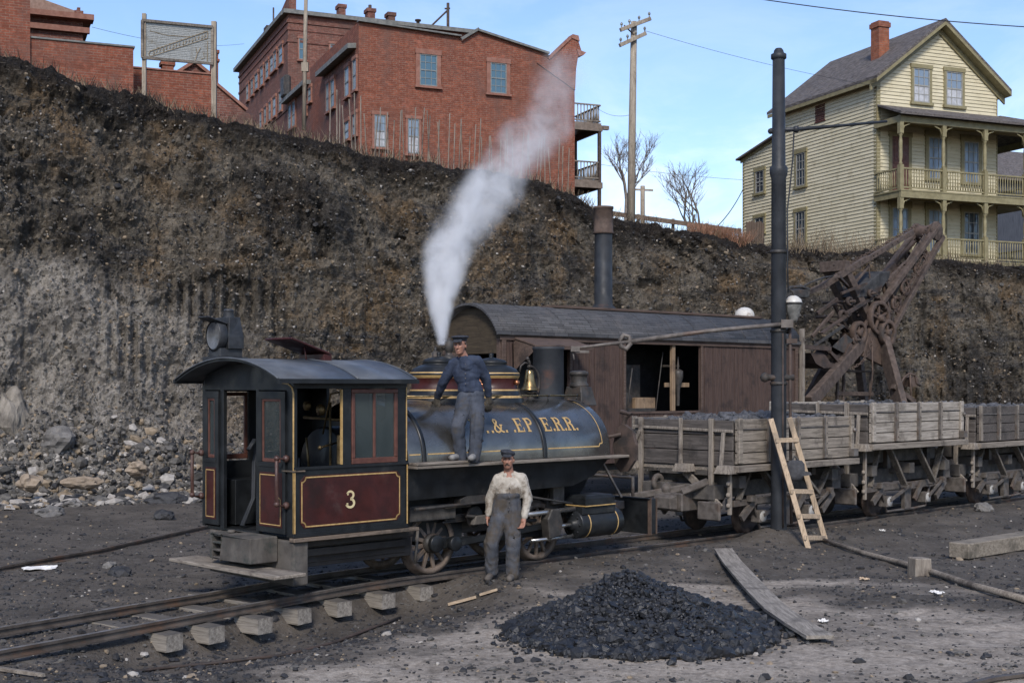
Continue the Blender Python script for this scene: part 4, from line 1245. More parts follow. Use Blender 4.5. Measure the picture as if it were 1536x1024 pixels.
# bell in its yoke
mb = MB(); mb.lathe([(.0, 2.69), (.04, 2.69), (.058, 2.668), (.066, 2.61), (.078, 2.52), (.098, 2.44), (.128, 2.405), (.132, 2.39), (.116, 2.39), (.08, 2.47), (.0, 2.6)], (2.32, -.05, 0), 'z', 24)
mb.ball((2.32, -.05, 2.40), .03, 8); mb.tube([(2.32, -.05, 2.42), (2.32, -.05, 2.6)], .01, 6)
bell = part(mb, 'bell', M['brass'], bevel=0)
mb = MB()
mb.tube([(2.32 + .2 * math.cos(a), -.05 + .0, 2.50 + .24 * math.sin(a)) for a in np.linspace(-.5, PI * .55, 14)], .02, 8)
mb.tube([(2.12, -.05, 2.66), (2.14, -.05, 2.74), (2.22, -.05, 2.79), (2.30, -.05, 2.78)], .014, 6)
mb.tube([(2.32, -.05, 2.70), (2.32, -.05, 2.80), (2.28, -.05, 2.84)], .018, 6); mb.ball((2.28, -.05, 2.85), .028, 8)
mb.tube([(2.49, -.05, 2.40), (2.44, -.05, 2.30), (2.34, -.05, 2.27)], .03, 8); mb.lathe([(.13, 2.20), (.10, 2.24), (.05, 2.28), (.05, 2.34), (.12, 2.36), (.0, 2.37)], (2.34, -.05, 0), 'z', 14)
part(mb, 'bell_yoke', M['iron'], bell, bevel=0)
mb = MB(); mb.lathe([(.30, 2.12), (.26, 2.22), (.235, 2.28), (.228, 2.98), (.238, 2.99), (.238, 3.03), (.20, 3.03), (.20, 2.5)], (2.76, 0, 0), 'z', 28)
part(mb, 'smokestack', M['pipe'], bevel=0)
mb = MB(); mb.hexa([(3.06, -.40, 2.16), (3.40, -.40, 2.16), (3.40, .02, 2.16), (3.06, .02, 2.16)], [(3.10, -.34, 2.44), (3.34, -.34, 2.44), (3.34, -.04, 2.44), (3.10, -.04, 2.44)])
mb.lathe([(.14, 2.44), (.15, 2.47), (.12, 2.50), (.12, 2.60), (.145, 2.62), (.145, 2.66), (.10, 2.68), (0, 2.685)], (3.22, -.19, 0), 'z', 18)
mb.tube([(3.1, -.4, 2.2), (2.7, -.45, 2.26)], .02, 6); mb.tube([(3.05, -.40, 2.05), (3.05, -.40, 2.36)], .022, 6)
part(mb, 'front_lamp', M['iron'], bevel=.01)
# headlight on the cab roof, facing back
mb = MB()
HX, HYY, HZ = -2.53, .36, 3.10
mb.lathe([(.20, -.20), (.215, -.19), (.215, -.06), (.19, -.04), (.185, .10)], (HX, HYY, HZ), 'x', 24, 0)
mb.box(HX - .05, HX + .22, HYY - .215, HYY + .215, HZ - .18, HZ - .01)
mb.hexa([(HX - .05, HYY - .215, HZ - .01), (HX + .22, HYY - .215, HZ - .01), (HX + .22, HYY + .215, HZ - .01), (HX - .05, HYY + .215, HZ - .01)], [(HX - .03, HYY - .20, HZ + .26), (HX + .18, HYY - .17, HZ + .26), (HX + .18, HYY + .17, HZ + .26), (HX - .03, HYY + .20, HZ + .26)])
mb.hexa([(HX - .36, HYY - .15, HZ + .245), (HX - .02, HYY - .18, HZ + .15), (HX - .02, HYY + .18, HZ + .15), (HX - .36, HYY + .15, HZ + .245)], [(HX - .36, HYY - .15, HZ + .265), (HX - .02, HYY - .18, HZ + .175), (HX - .02, HYY + .18, HZ + .175), (HX - .36, HYY + .15, HZ + .265)])
mb.lathe([(.09, HZ + .25), (.075, HZ + .34), (.085, HZ + .35), (.06, HZ + .38), (0, HZ + .38)], (HX + .08, HYY, 0), 'z', 14)
mb.box(HX - .17, HX + .22, HYY - .17, HYY + .17, HZ - .29, HZ - .17); mb.box(HX - .24, HX + .28, HYY - .23, HYY + .23, HZ - .345, HZ - .29)
HB_ = HZ - .345
shrink = lambda mb: [tuple((HX + (p[0] - HX) * .80, HYY + (p[1] - HYY) * .80, HB_ + (p[2] - HB_) * .88)) for p in mb.v]
mb.v = shrink(mb)
hl = part(mb, 'headlight', surf('grey black lamp iron', (.014, .015, .017), (.034, .036, .040), 8, rough=.5, bump=.15), bevel=.008)
mb = MB(); mb.lathe([(0, -.165), (.10, -.17), (.185, -.19)], (HX, HYY, HZ), 'x', 24); mb.v = shrink(mb); part(mb, 'lens', surf('grey lens', (.06, .06, .062), (.13, .13, .135), 6, rough=.15), hl, bevel=0)

# -------- wheels and rods
M['tyre'] = surf('brown worn wheel', (.085, .062, .046), (.165, .128, .10), 7, c3=(.045, .036, .03), c3s=4, rough=.7, bump=.25)


def wheel(xc, side, ang0):
    sg = -1 if side < 0 else 1; yo = side
    mb = MB()
    for k in range(12):
        a = ang0 + k * 2 * PI / 12
        u = Vector((math.cos(a), 0, math.sin(a)))
        c0 = Vector((xc, yo, .405)) + u * .09; c1 = Vector((xc, yo, .405)) + u * .345
        mb.beam(c0, c1, .062, .05, up=(0, 1, 0), w2=.042, h2=.036)
    wh = part(mb, 'wheel', M['tyre'], bevel=.006)
    mb = MB(); mb.lathe([(.335, -.045), (.335, .045), (.40, .045), (.405, -.03), (.44, -.055), (.44, -.085), (.335, -.085), (.335, -.045)], (xc, yo, .405), 'y', 48)
    if sg < 0: mb.v = [(p[0], 2 * yo - p[1], p[2]) for p in mb.v]
    part(mb, 'tyre', M['tyre'], wh, bevel=0)
    mb = MB(); mb.lathe([(0, sg * .10), (.06, sg * .10), (.13, sg * .075), (.13, -sg * .06), (0, -sg * .06)], (xc, yo, .405), 'y', 24)
    part(mb, 'hub', M['iron'], wh, bevel=0)


for xc in (0.0, 1.98):
    for sd_ in (-.53, .53): wheel(xc, sd_, .2 if xc < 1 else .5)
    mb = MB(); mb.tube([(xc, -.5, .405), (xc, .5, .405)], .06, 12); part(mb, 'axle', M['iron'], bevel=0)
mb = MB()
mb.lathe([(0, -.70), (.115, -.70), (.115, -.63), (0, -.63)], (0, 0, .405), 'y', 20)
mb.hexa([(.08, -.69, .33), (.62, -.69, .35), (.62, -.64, .35), (.08, -.64, .33)], [(.08, -.69, .48), (.62, -.69, .46), (.62, -.64, .46), (.08, -.64, .48)])
mb.box(.6, 1.9, -.68, -.645, .355, .455)
mb.lathe([(0, -.70), (.10, -.70), (.10, -.63), (0, -.63)], (1.98, 0, .405), 'y', 20)
part(mb, 'coupling_rod', M['black'], bevel=.01)
mb = MB(); mb.beam((.30, -.78, .40), (2.0, -.80, .52), .05, .085); mb.lathe([(0, -.82), (.10, -.82), (.10, -.74), (0, -.74)], (.22, 0, .40), 'y', 18)
part(mb, 'connecting_rod', M['black'], bevel=.01)
mb = MB(); mb.tube([(1.9, -.9, .50), (2.42, -.9, .50)], .028, 10); mb.tube([(1.2, -.9, .70), (2.4, -.9, .72)], .035, 10); mb.tube([(1.5, -.9, .34), (2.4, -.9, .34)], .024, 10)
part(mb, 'guide_rods', M['steel'], bevel=0)
mb = MB(); mb.prism([(1.80, .34), (2.02, .38), (2.06, .56), (2.0, .74), (1.84, .76), (1.76, .62)], -.98, -.82, 'y'); part(mb, 'crosshead', M['iron'], bevel=.015)
mb = MB(); mb.lathe([(0, 2.28), (.07, 2.28), (.075, 2.33), (.185, 2.335), (.20, 2.35), (.20, 3.20), (.19, 3.22), (.17, 3.235), (.05, 3.25), (0, 3.25)], (0, -.90, .50), 'x', 32)
for k in range(8):
    a = k * PI / 4; mb.ball((2.33, -.90 + .14 * math.cos(a), .50 + .14 * math.sin(a)), .018, 6)
cyl = part(mb, 'cylinder', M['black'], bevel=0)
mb = MB()
for x in (2.50, 3.08): mb.lathe([(.199, x - .01), (.2035, x - .009), (.2035, x + .009), (.199, x + .01)], (0, -.90, .50), 'x', 32)
part(mb, 'cylinder_band', M['gold'], cyl, bevel=0)
mb = MB(); mb.box(2.36, 3.06, -1.06, -.70, .64, .75); mb.box(2.40, 3.02, -1.09, -.68, .75, .865); mb.hexa([(2.40, -1.09, .865), (3.02, -1.09, .865), (3.02, -.68, .865), (2.40, -.68, .865)], [(2.43, -1.05, .91), (2.99, -1.05, .91), (2.99, -.72, .91), (2.43, -.72, .91)])
vc = part(mb, 'valve_chest', M['black'], bevel=.012, seg=2)
mb = MB(); mb.box(2.395, 3.025, -1.094, -1.088, .757, .772); mb.box(2.394, 2.40, -1.09, -.7, .757, .772); part(mb, 'chest_line', M['gold'], vc, bevel=0)
# springs, pipes and brackets between the wheels
mb = MB()
for i in range(5): mb.box(.10 + i * .05, .95 - i * .05, -.68, -.60, .66 + i * .022, .68 + i * .022)
mb.tube([(.15, -.64, .70), (.3, -.64, .95), (.75, -.66, 1.0), (.95, -.66, .92)], .045, 8)
mb.prism([(.2, .92), (.95, .90), (1.02, .96), (.9, 1.03), (.35, 1.04), (.2, .98)], -.92, -.78, 'y')
mb.tube([(-.55, -.9, .90), (.9, -.92, .93)], .022, 8); mb.tube([(1.25, -.7, .55), (1.30, -.7, 1.1)], .06, 8)
mb.prism([(1.18, .52), (1.46, .52), (1.42, 1.05), (1.24, 1.05)], -.62, -.54, 'y'); mb.prism([(2.1, .70), (2.45, .70), (2.38, 1.1), (2.2, 1.1)], -.60, -.50, 'y')
mb.tube([(1.25, -.93, .98), (2.3, -.92, .80)], .018, 6); mb.tube([(.4, -.8, .75), (1.2, -.8, .62), (1.7, -.8, .60)], .025, 8)
mb.lathe([(0, -.02), (.13, -.02), (.15, 0), (.13, .02), (0, .02)], (.62, -.72, .72), 'y', 18)
part(mb, 'spring_gear', M['iron'], bevel=.004)
for q in (lambda m: m.box(-.5, .28, -.74, -.70, .72, .92), lambda m: m.box(.05, .5, -.80, -.75, .86, .90), lambda m: m.prism([(.50, .62), (.85, .62), (.80, .74), (.55, .74)], -.84, -.76, 'y'), lambda m: m.box(2.15, 2.38, -.70, -.62, .78, 1.08)):
    mb = MB(); q(mb); part(mb, 'frame_bracket', M['concrete'], bevel=.01)
mb = MB(); mb.tube([(-.42, -.80, .64), (-.45, -.78, .20)], .02, 6); part(mb, 'sand_pipe', M['concrete'], bevel=0)
# front beam with railing
mb = MB(); mb.box(3.9, 4.02, -1.02, 1.02, .25, .775); mb.box(3.86, 3.90, -1.02, 1.02, .765, .79)
part(mb, 'front_beam', M['black'], bevel=.012)
mb = MB(); mb.box(3.885, 3.90, -1.035, -.97, .24, .79); mb.box(4.02, 4.035, -1.03, 1.0, .25, .77); part(mb, 'beam_strap', M['rust'], bevel=0)
mb = MB(); mb.tube([(3.95, -.62, .79), (3.95, -.62, 1.08)], .028, 8); mb.tube([(3.95, -.62, 1.07), (3.95, .9, 1.07)], .022, 8); mb.tube([(3.95, .9, .79), (3.95, .9, 1.08)], .022, 8)
mb.beam((3.6, -.7, .8), (3.3, -.55, 1.38), .05, .03); mb.beam((3.55, .2, .8), (3.2, .1, 1.4), .05, .03)
mb.box(3.0, 3.9, -.5, .5, .60, .72)
part(mb, 'front_rail', M['iron_light'], bevel=.004)
mb = MB(); mb.box(4.02, 4.35, -.12, .12, .40, .56); mb.tube([(4.3, 0, .48), (4.75, 0, .50)], .05, 8); mb.tube([(4.05, .3, .5), (4.4, .35, .35), (4.75, .3, .5)], .03, 8)
part(mb, 'front_coupler', M['iron_light'], bevel=.02)
# ================================================================== STEAM SHOVEL
S = Frame((-.257, 28.0, 0), R(41))
shovel = thing('steam_shovel', 'old steam shovel with long brown wooden house, tall black stack and rusty boom', 'steam shovel', S.o, S.rz)
sp = lambda a, b, y: (lambda q: Vector((q[0], y, q[1])))(S.yp(a, b, y))
HL, HW = 10.35, 1.9
E0 = 3.70
sh = lambda mb, name, m, par=shovel, bv=.008, seg=1, label=None: part(mb, name, m, par, bv, seg, label)
# long side facing the yard: separate vertical boards
mb = MB(); x = 0.0; rr = random.Random(3)
DX0, DX1, DZ0, DZ1 = 3.80, 6.45, 1.98, 3.60
while x < HL - .02:
    w_ = min(.165, HL - x); o_ = rr.uniform(0, .012)
    if x + w_ <= .40 or (x >= 1.98 and x + w_ <= DX0 + .02) or x >= DX1 - .02: mb.box(x + .006, x + w_ - .006, -.03 - o_, .02, .8, E0 - .02)
    elif x < 1.98:
        mb.box(x + .006, x + w_ - .006, -.03 - o_, .02, .8, 2.38); mb.box(x + .006, x + w_ - .006, -.03 - o_, .02, 3.5, E0 - .02)
    else:
        mb.box(x + .006, x + w_ - .006, -.03 - o_, .02, .8, DZ0); mb.box(x + .006, x + w_ - .006, -.03 - o_, .02, DZ1, E0 - .02)
    x += w_
wall = sh(mb, 'side_wall', M['shack'], bv=.004)
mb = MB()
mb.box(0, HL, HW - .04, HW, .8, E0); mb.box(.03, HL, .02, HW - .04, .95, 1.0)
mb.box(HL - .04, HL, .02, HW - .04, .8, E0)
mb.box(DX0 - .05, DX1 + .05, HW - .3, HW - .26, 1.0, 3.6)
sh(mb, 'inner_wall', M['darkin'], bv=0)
mb = MB()
mb.box(-.05, HL + .03, -.075, -.045, E0 - .14, E0 + .02); mb.box(2.0, 2.07, -.07, -.045, .9, E0 - .14); mb.box(3.72, 3.80, -.075, -.045, .9, E0 - .14)
mb.box(DX1, DX1 + .07, -.075, -.045, .9, E0 - .14); mb.box(2.0, 10.2, -.11, -.076, E0 - .05, E0 - .005)
mb.box(.0, .12, -.08, -.045, .9, E0 - .14); mb.box(HL - .12, HL, -.08, -.045, .9, E0 - .14); mb.box(3.8, 6.45, -.06, .02, DZ0 - .06, DZ0)
sh(mb, 'wall_trim', M['shacktrim'])
# end wall under the curved roof
RW, RS = HW / 2 + .10, .64
RB = (RW * RW + RS * RS) / (2 * RS)
hz = lambda y: E0 + math.sqrt(max(RB * RB - (y - HW / 2) ** 2, 0)) - (RB - RS)
ysr = np.linspace(HW / 2 - RW, HW / 2 + RW, 25)
mb = MB(); mb.prism([(.03, 3.28), (HW - .03, 3.28)] + [(y, hz(y) - .05) for y in reversed(ysr[1:-1])], .0, .04, 'x')
M['endboard'] = wood('ochre stained end board', 'y', (.034, .026, .018), (.068, .052, .034), (.02, .017, .014))
sh(mb, 'end_board', M['endboard'], bv=0)
mb = MB(); mb.beam((-.03, .1, 3.05), (-.03, HW, 3.32), .10, .09); mb.box(-.02, .06, -.02, .10, .8, 3.6); mb.beam((-.05, .12, 3.0), (-.28, .35, 2.55), .09, .06); mb.beam((-.28, .35, 2.55), (-.1, .5, 1.9), .08, .06)
mb.box(.02, .05, .1, HW - .1, .9, 2.2)
sh(mb, 'end_frame', M['shacktrim'])
mb = MB()
for k in range(24):
    p, q = ysr[k], ysr[k + 1]
    A = [(-.18, p, hz(p)), (-.18, q, hz(q)), (-.18, q, hz(q) + .05), (-.18, p, hz(p) + .05)]; B = [(HL + .15, a[1], a[2]) for a in A]
    vs = A + B; mb.add(vs, [(3, 2, 6, 7)], 0, True); mb.add(vs, [(0, 4, 5, 1)], 0, True); mb.add(vs, [(0, 1, 2, 3), (4, 7, 6, 5)], 0)
mb.box(-.18, HL + .15, ysr[0] - .03, ysr[0], E0 - .03, E0 + .06)
for x in np.arange(.05, HL, .9): mb.tube([(x, y, hz(y) + .055) for y in ysr], .008, 4, 0)
roofs = sh(mb, 'roof', M['shingle'], bv=0)
mb = MB(); mb.box(2.2, HL - .6, HW / 2 - .3, HW / 2 + .25, hz(HW / 2) + .03, hz(HW / 2) + .09); sh(mb, 'roof_walk', M['shacktrim'], roofs)
# hood over the small opening
mb = MB(); a, b = .34, 1.98
mb.hexa([(a, -.02, 3.60), (b, -.02, 3.60), (b + .1, -.72, 3.40), (a + .1, -.72, 3.40)], [(a, -.02, 3.65), (b, -.02, 3.65), (b + .1, -.72, 3.44), (a + .1, -.72, 3.44)])
mb.add([(a + .02, -.02, 3.58), (a + .12, -.70, 3.40), (a + .04, -.02, 2.9)], [(0, 1, 2)]); mb.box(a, b + .1, -.74, -.72, 3.36, 3.45)
sh(mb, 'hood', M['shacktrim'])
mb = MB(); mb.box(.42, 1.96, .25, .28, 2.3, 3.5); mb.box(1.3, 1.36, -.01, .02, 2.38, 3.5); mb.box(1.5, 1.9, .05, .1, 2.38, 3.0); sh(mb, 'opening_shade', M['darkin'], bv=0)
# what shows in the wide doorway
mb = MB(); mb.box(5.45, 5.56, -.02, .07, DZ0, DZ1); mb.box(5.56, 6.43, .3, .36, 2.55, 2.66); mb.box(4.6, 5.3, .4, .9, DZ0 - .4, 2.30)
mb.box(5.7, 6.3, .5, .56, 3.05, 3.1)
sh(mb, 'door_post', wood('tan brace', 'z', (.17, .115, .07), (.28, .20, .13), (.1, .07, .05)))
mb = MB(); mb.lathe([(.02, 3.3), (.025, 3.0), (.13, 2.95), (.13, 2.8), (.05, 2.5), (.04, 2.1)], (5.95, .25, 0), 'z', 12); mb.tube([(4.0, .1, 2.0), (4.2, .12, 3.0)], .02, 6); mb.tube([(5.1, .2, 2.0), (5.35, .2, 3.4)], .014, 6)
mb.lathe([(0, .5), (.55, .5), (.55, 1.3)], (4.3, 0, 1.9), 'y', 20); mb.box(4.7, 5.3, .9, 1.2, 2.2, 3.1); mb.box(3.9, 5.2, .3, 1.2, 1.0, 2.05)
sh(mb, 'engine', M['iron'])
# stack
mb = MB(); cx, cy = 4.37, 1.25
mb.lathe([(.42, hz(cy) - .02), (.36, hz(cy) + .10), (.25, hz(cy) + .22), (.225, hz(cy) + .26), (.215, 6.30)], (cx, cy, 0), 'z', 28)
stk_ = sh(mb, 'smoke_stack', M['pipe'], bv=0)
mb = MB(); mb.lathe([(.25, 6.27), (.265, 6.29), (.235, 6.33), (.235, 6.87), (.25, 6.88), (.25, 6.93), (.20, 6.93), (.20, 6.3)], (cx, cy, 0), 'z', 28); sh(mb, 'stack_collar', M['rust'], stk_, bv=0)
# under frame and trucks
mb = MB(); mb.box(-.3, 17.2, .25, .5, .62, .9); mb.box(-.3, 17.2, 1.4, 1.65, .62, .9); mb.box(10.4, 17.0, .1, 1.8, .9, .98)
for x in (1.0, 2.4, 8.2, 9.6, 14.5, 15.9):
    for y in (.35, 1.45): mb.lathe([(0, -.06), (.36, -.06), (.38, .0), (.36, .06), (0, .06)], (x, y, .40), 'y', 20)
sh(mb, 'under_frame', M['iron'])

# -------- boom end: twin members either side of the centre plane
YC, YW = .95, .34


def twin(mb, a, b, w, h, mi=0, dy=YW, w2=None):
    for s_ in (-1, 1):
        p, q = sp(*a, YC), sp(*b, YC); p.y += s_ * dy; q.y += s_ * dy
        mb.beam(p, q, h, w, mi, up=(0, 1, 0), w2=h if w2 is None else w2)


M['boomw'] = surf('brown weathered boom timber', (.048, .034, .027), (.105, .078, .063), 7, c3=(.05, .040, .035), c3s=2.2, rough=.85, bump=.5, bs=22)
mb = MB()
twin(mb, (1304, 459), (1392, 341), .19, .14); twin(mb, (1313, 513), (1399, 356), .17, .14)
for s_ in (-1, 1):
    q = [sp(x, y, YC + s_ * .30) for x, y in ((1309, 470), (1330, 446), (1326, 470), (1314, 496))]; q2 = [p + Vector((0, .03, 0)) for p in q]; mb.hexa(q, q2)
    q = [sp(x, y, YC + s_ * .30) for x, y in ((1356, 396), (1388, 350), (1396, 358), (1368, 404))]; q2 = [p + Vector((0, .03, 0)) for p in q]; mb.hexa(q, q2)
twin(mb, (1320, 430), (1352, 398), .09, .30, dy=.2)
tip = sp(1390, 348, YC)
for s_ in (-1, 1): mb.lathe([(0, -.05), (.30, -.05), (.30, .05), (0, .05)], (tip.x, YC + s_ * .34, tip.z), 'y', 20)
boom = sh(mb, 'boom', M['boomw'], bv=.012)
mb = MB()
mb.lathe([(0, -.26), (.26, -.26), (.20, -.05), (.20, .05), (.26, .26), (0, .26)], (tip.x, YC, tip.z), 'y', 22)
for (px_, py_, r_) in ((1345, 432, .27), (1331, 457, .25), (1362, 404, .17), (1374, 382, .15), (1321, 482, .22)):
    c = sp(px_, py_, YC)
    for s_ in (-1, 1):
        mb.lathe([(r_ * .62, -.04), (r_, -.04), (r_, .04), (r_ * .62, .04), (r_ * .62, -.04)], (c.x, YC + s_ * .3, c.z), 'y', 18)
for a, b in (((1325, 440), (1333, 474)), ((1342, 412), (1352, 437)), ((1317, 452), (1328, 492)), ((1357, 392), (1365, 416)), ((1370, 374), (1378, 394))): twin(mb, a, b, .08, .08, dy=.3)
sh(mb, 'boom_casting', M['rust'], boom, bv=.01)
mb = MB()
q = [sp(x, y, .55) for x, y in ((1287, 446), (1300, 426), (1321, 409), (1336, 407), (1334, 417), (1315, 443))]; q2 = [p + Vector((.05, .8, .05)) for p in q]; m_ = len(q)
mb.add(q + q2, [tuple(range(m_)), tuple(range(2 * m_ - 1, m_ - 1, -1))] + [(i, (i + 1) % m_, m_ + (i + 1) % m_, m_ + i) for i in range(m_)])
sh(mb, 'grey_hood', surf('grey tin sheet', (.030, .031, .033), (.065, .066, .068), 5, rough=.9, bump=.3, spec=.1, c3=(.05, .035, .028)), boom, bv=.01)
# mast and A frame
mb = MB()
twin(mb, (1250, 396), (1292, 482), .22, .24, dy=.28); mb.beam(sp(1252, 400, YC) + Vector((0, -.42, 0)), sp(1252, 400, YC) + Vector((0, .42, 0)), .3, .3)
p0 = sp(1300, 500, YC)
mb.beam(p0 + Vector((.1, -.4, .1)), sp(1352, 612, -.4), .20, .44); mb.beam(p0 + Vector((0, .4, .1)), sp(1322, 606, 1.2) + Vector((0, .6, 0)), .20, .40)
mb.beam(sp(1278, 512, YC) + Vector((0, -.4, 0)), sp(1214, 604, .1), .20, .36); mb.beam(sp(1278, 512, YC) + Vector((0, .4, 0)), sp(1212, 604, 1.8), .20, .36)
mb.beam(sp(1339, 579, -.2), sp(1371, 603, -.3), .14, .14)
for x in (1257, 1266): mb.beam(sp(x, 553, YC), sp(x - 2, 616, YC), .08, .08)
mb.beam(sp(1306, 556, YC), sp(1304, 600, YC), .05, .05); mb.beam(sp(1256, 556, YC), sp(1309, 557, YC), .06, .06); mb.beam(sp(1254, 590, YC), sp(1309, 591, YC), .10, .12)
sh(mb, 'a_frame', M['boomw'], bv=.012)
mb = MB(); mb.beam(sp(1213, 438, .6), sp(1236, 428, .6), .10, .14); mb.beam(sp(1234, 429, .6), sp(1369, 348, .6), .10, .15); mb.beam(sp(1234, 429, .6), sp(1300, 388, .6), .13, .18)
mb.beam(sp(1275, 434, .7), sp(1304, 398, .7), .06, .07); mb.beam(sp(1303, 395, .7), sp(1305, 420, .7), .04, .04)
mb.beam(sp(1218, 505, .8), sp(1250, 468, .8), .07, .10); mb.tube([sp(1240, 462, .8), sp(1250, 456, .8), sp(1262, 458, .8), sp(1270, 480, .8)], .05, 8)
sh(mb, 'stay_timber', M['boomw'], bv=.01)
# gears, winding wheels
mb = MB()
for px_, py_, r_, th, yy in ((1294, 478, .50, .09, .40), (1294, 478, .50, .09, 1.4), (1302, 500, .38, .08, .30), (1268, 500, .34, .08, .5)):
    c = sp(px_, py_, YC)
    mb.lathe([(r_ - .11, -.08), (r_, -.08), (r_, .08), (r_ - .11, .08), (r_ - .11, -.08)], (c.x, yy, c.z), 'y', 30)
    for k in range(5):
        a = k * 2 * PI / 5 + .4; mb.beam((c.x, yy, c.z), (c.x + (r_ - .08) * math.cos(a), yy, c.z + (r_ - .08) * math.sin(a)), .07, .07, up=(0, 1, 0))
    mb.lathe([(0, -.1), (.10, -.1), (.10, .1), (0, .1)], (c.x, yy, c.z), 'y', 14)
c = sp(1294, 480, YC); mb.tube([(c.x, .2, c.z), (c.x, 1.7, c.z)], .08, 10)
c = sp(1310, 505, YC); mb.ball((c.x, .5, c.z), .20, 10); mb.box(c.x - .25, c.x + .15, .4, 1.5, c.z - .18, c.z + .05)
mb.box(c.x - .9, c.x + .05, .45, 1.5, c.z - .45, c.z + .1); mb.prism([(c.x - 1.3, c.z - .6), (c.x - .2, c.z - .9), (c.x + .1, c.z - .2), (c.x - .9, c.z + .3)], .42, .52, 'y'); mb.beam(sp(1318, 445, .5), sp(1332, 478, .5), .14, .12); mb.beam(sp(1288, 500, .5), sp(1310, 470, .5), .10, .10)
sh(mb, 'crowd_gear', M['rust'], bv=.008)
mb = MB(); rq = random.Random(4)
for (a, b_) in (((1262, 440), (1300, 425)), ((1270, 470), (1318, 440)), ((1240, 480), (1290, 500)), ((1232, 500), (1275, 470)), ((1250, 455), (1285, 520)), ((1300, 440), (1322, 415)), ((1276, 520), (1316, 470)), ((1285, 530), (1300, 495)), ((1244, 505), (1262, 545)), ((1330, 410), (1372, 362)), ((1340, 425), (1386, 360)), ((1300, 520), (1318, 480)), ((1258, 415), (1282, 440)), ((1226, 470), (1256, 448)), ((1310, 470), (1336, 440))):
    y0, y1 = rq.uniform(.25, 1.5), rq.uniform(.25, 1.5); mb.beam(sp(*a, y0), sp(*b_, y1), rq.uniform(.05, .09), rq.uniform(.06, .12), up=(0, 1, 0))
for i in range(46):
    t_ = rq.uniform(0, 1); u_ = rq.choice((((1304, 459), (1392, 341)), ((1313, 513), (1399, 356)), ((1250, 396), (1292, 482)), ((1234, 429), (1369, 348))))
    c = sp(u_[0][0] + (u_[1][0] - u_[0][0]) * t_, u_[0][1] + (u_[1][1] - u_[0][1]) * t_, .55); mb.ball((c.x, c.y, c.z), .035, 6)
for px_, py_, r_ in ((1264, 474, .18), (1283, 510, .16), (1274, 452, .13), (1322, 462, .14), (1306, 440, .12)):
    c = sp(px_, py_, .5); mb.lathe([(r_ * .5, -.05), (r_, -.05), (r_, .05), (r_ * .5, .05), (r_ * .5, -.05)], (c.x, .5, c.z), 'y', 16); mb.tube([(c.x, .3, c.z), (c.x, 1.4, c.z)], .04, 8)
sh(mb, 'linkage', M['rust_d'], bv=0)
# dark plates and the dipper hanging below
mb = MB()
mb.hexa([sp(1220, 517, .3), sp(1264, 486, .3), sp(1264, 486, 1.5), sp(1220, 517, 1.5)], [sp(1222, 521, .3), sp(1268, 490, .3), sp(1268, 490, 1.5), sp(1222, 521, 1.5)])
mb.hexa([sp(1248, 520, .4), sp(1268, 500, .4), sp(1280, 510, .4), sp(1266, 530, .4)], [sp(1248, 520, 1.4), sp(1268, 500, 1.4), sp(1280, 510, 1.4), sp(1266, 530, 1.4)])
sh(mb, 'guard_plate', M['iron'], bv=.01)
mb = MB()
a = [sp(x, y, .35) for x, y in ((1216, 529), (1224, 545), (1236, 552), (1262, 551), (1278, 550), (1262, 547), (1246, 544), (1238, 532), (1232, 529))]
for s_ in (0, 1):
    q = [p + Vector((0, 1.2 * s_, 0)) for p in a]; q2 = [p + Vector((0, .06, 0)) for p in q]; m_ = len(q)
    mb.add(q + q2, [tuple(range(m_)), tuple(range(2 * m_ - 1, m_ - 1, -1))] + [(i, (i + 1) % m_, m_ + (i + 1) % m_, m_ + i) for i in range(m_)])
for i in range(4): mb.add([a[i], a[i + 1], a[i + 1] + Vector((0, 1.2, 0)), a[i] + Vector((0, 1.2, 0))], [(0, 1, 2, 3)])
mb.beam(sp(1245, 528, .4), sp(1262, 548, .4), .09, .09); mb.beam(sp(1262, 545, .4), sp(1276, 516, .4), .09, .12); mb.beam(sp(1238, 524, .5), sp(1256, 537, .5), .08, .08)
mb.beam(sp(1183, 518, .3), sp(1245, 523, .3), .10, .12)
mb.prism([(sp(1240, 552, .5).x, sp(1240, 552, .5).z), (sp(1262, 552, .5).x, sp(1262, 552, .5).z), (sp(1280, 530, .5).x, sp(1280, 530, .5).z), (sp(1268, 520, .5).x, sp(1268, 520, .5).z)], .5, 1.4, 'y')
sh(mb, 'dipper', M['rust_d'], bv=.01)
mb = MB(); mb.tube([sp(x, y, .2) for x, y in ((1178, 436), (1186, 431), (1202, 430), (1213, 434), (1212, 444), (1196, 446), (1178, 444))], .05, 8); mb.hexa([sp(1178, 436, .1), sp(1213, 434, .1), sp(1213, 446, .1), sp(1178, 446, .1)], [sp(1178, 434, .5), sp(1213, 432, .5), sp(1213, 444, .5), sp(1178, 444, .5)])
mb.tube([sp(1200, 432, .3), sp(1215, 424, .3), sp(1236, 416, .4), sp(1250, 414, .6)], .03, 6)
sh(mb, 'black_pan', M['iron'], bv=.01)


def chain(mb, pts, r=.05, step=.11):
    pts = [Vector(p) for p in pts]; i = 0; acc = 0
    for a, b in zip(pts, pts[1:]):
        L = (b - a).length; d = (b - a) / L; u, v = perp(d); s_ = 0
        while s_ < L:
            c = a + d * s_; w_ = u if i % 2 else v
            mb.tube([c + d * (.065 * math.cos(t)) + w_ * (r * .75 * math.sin(t)) for t in np.linspace(0, 2 * PI, 9)], .014, 5, caps=False)
            s_ += step; i += 1


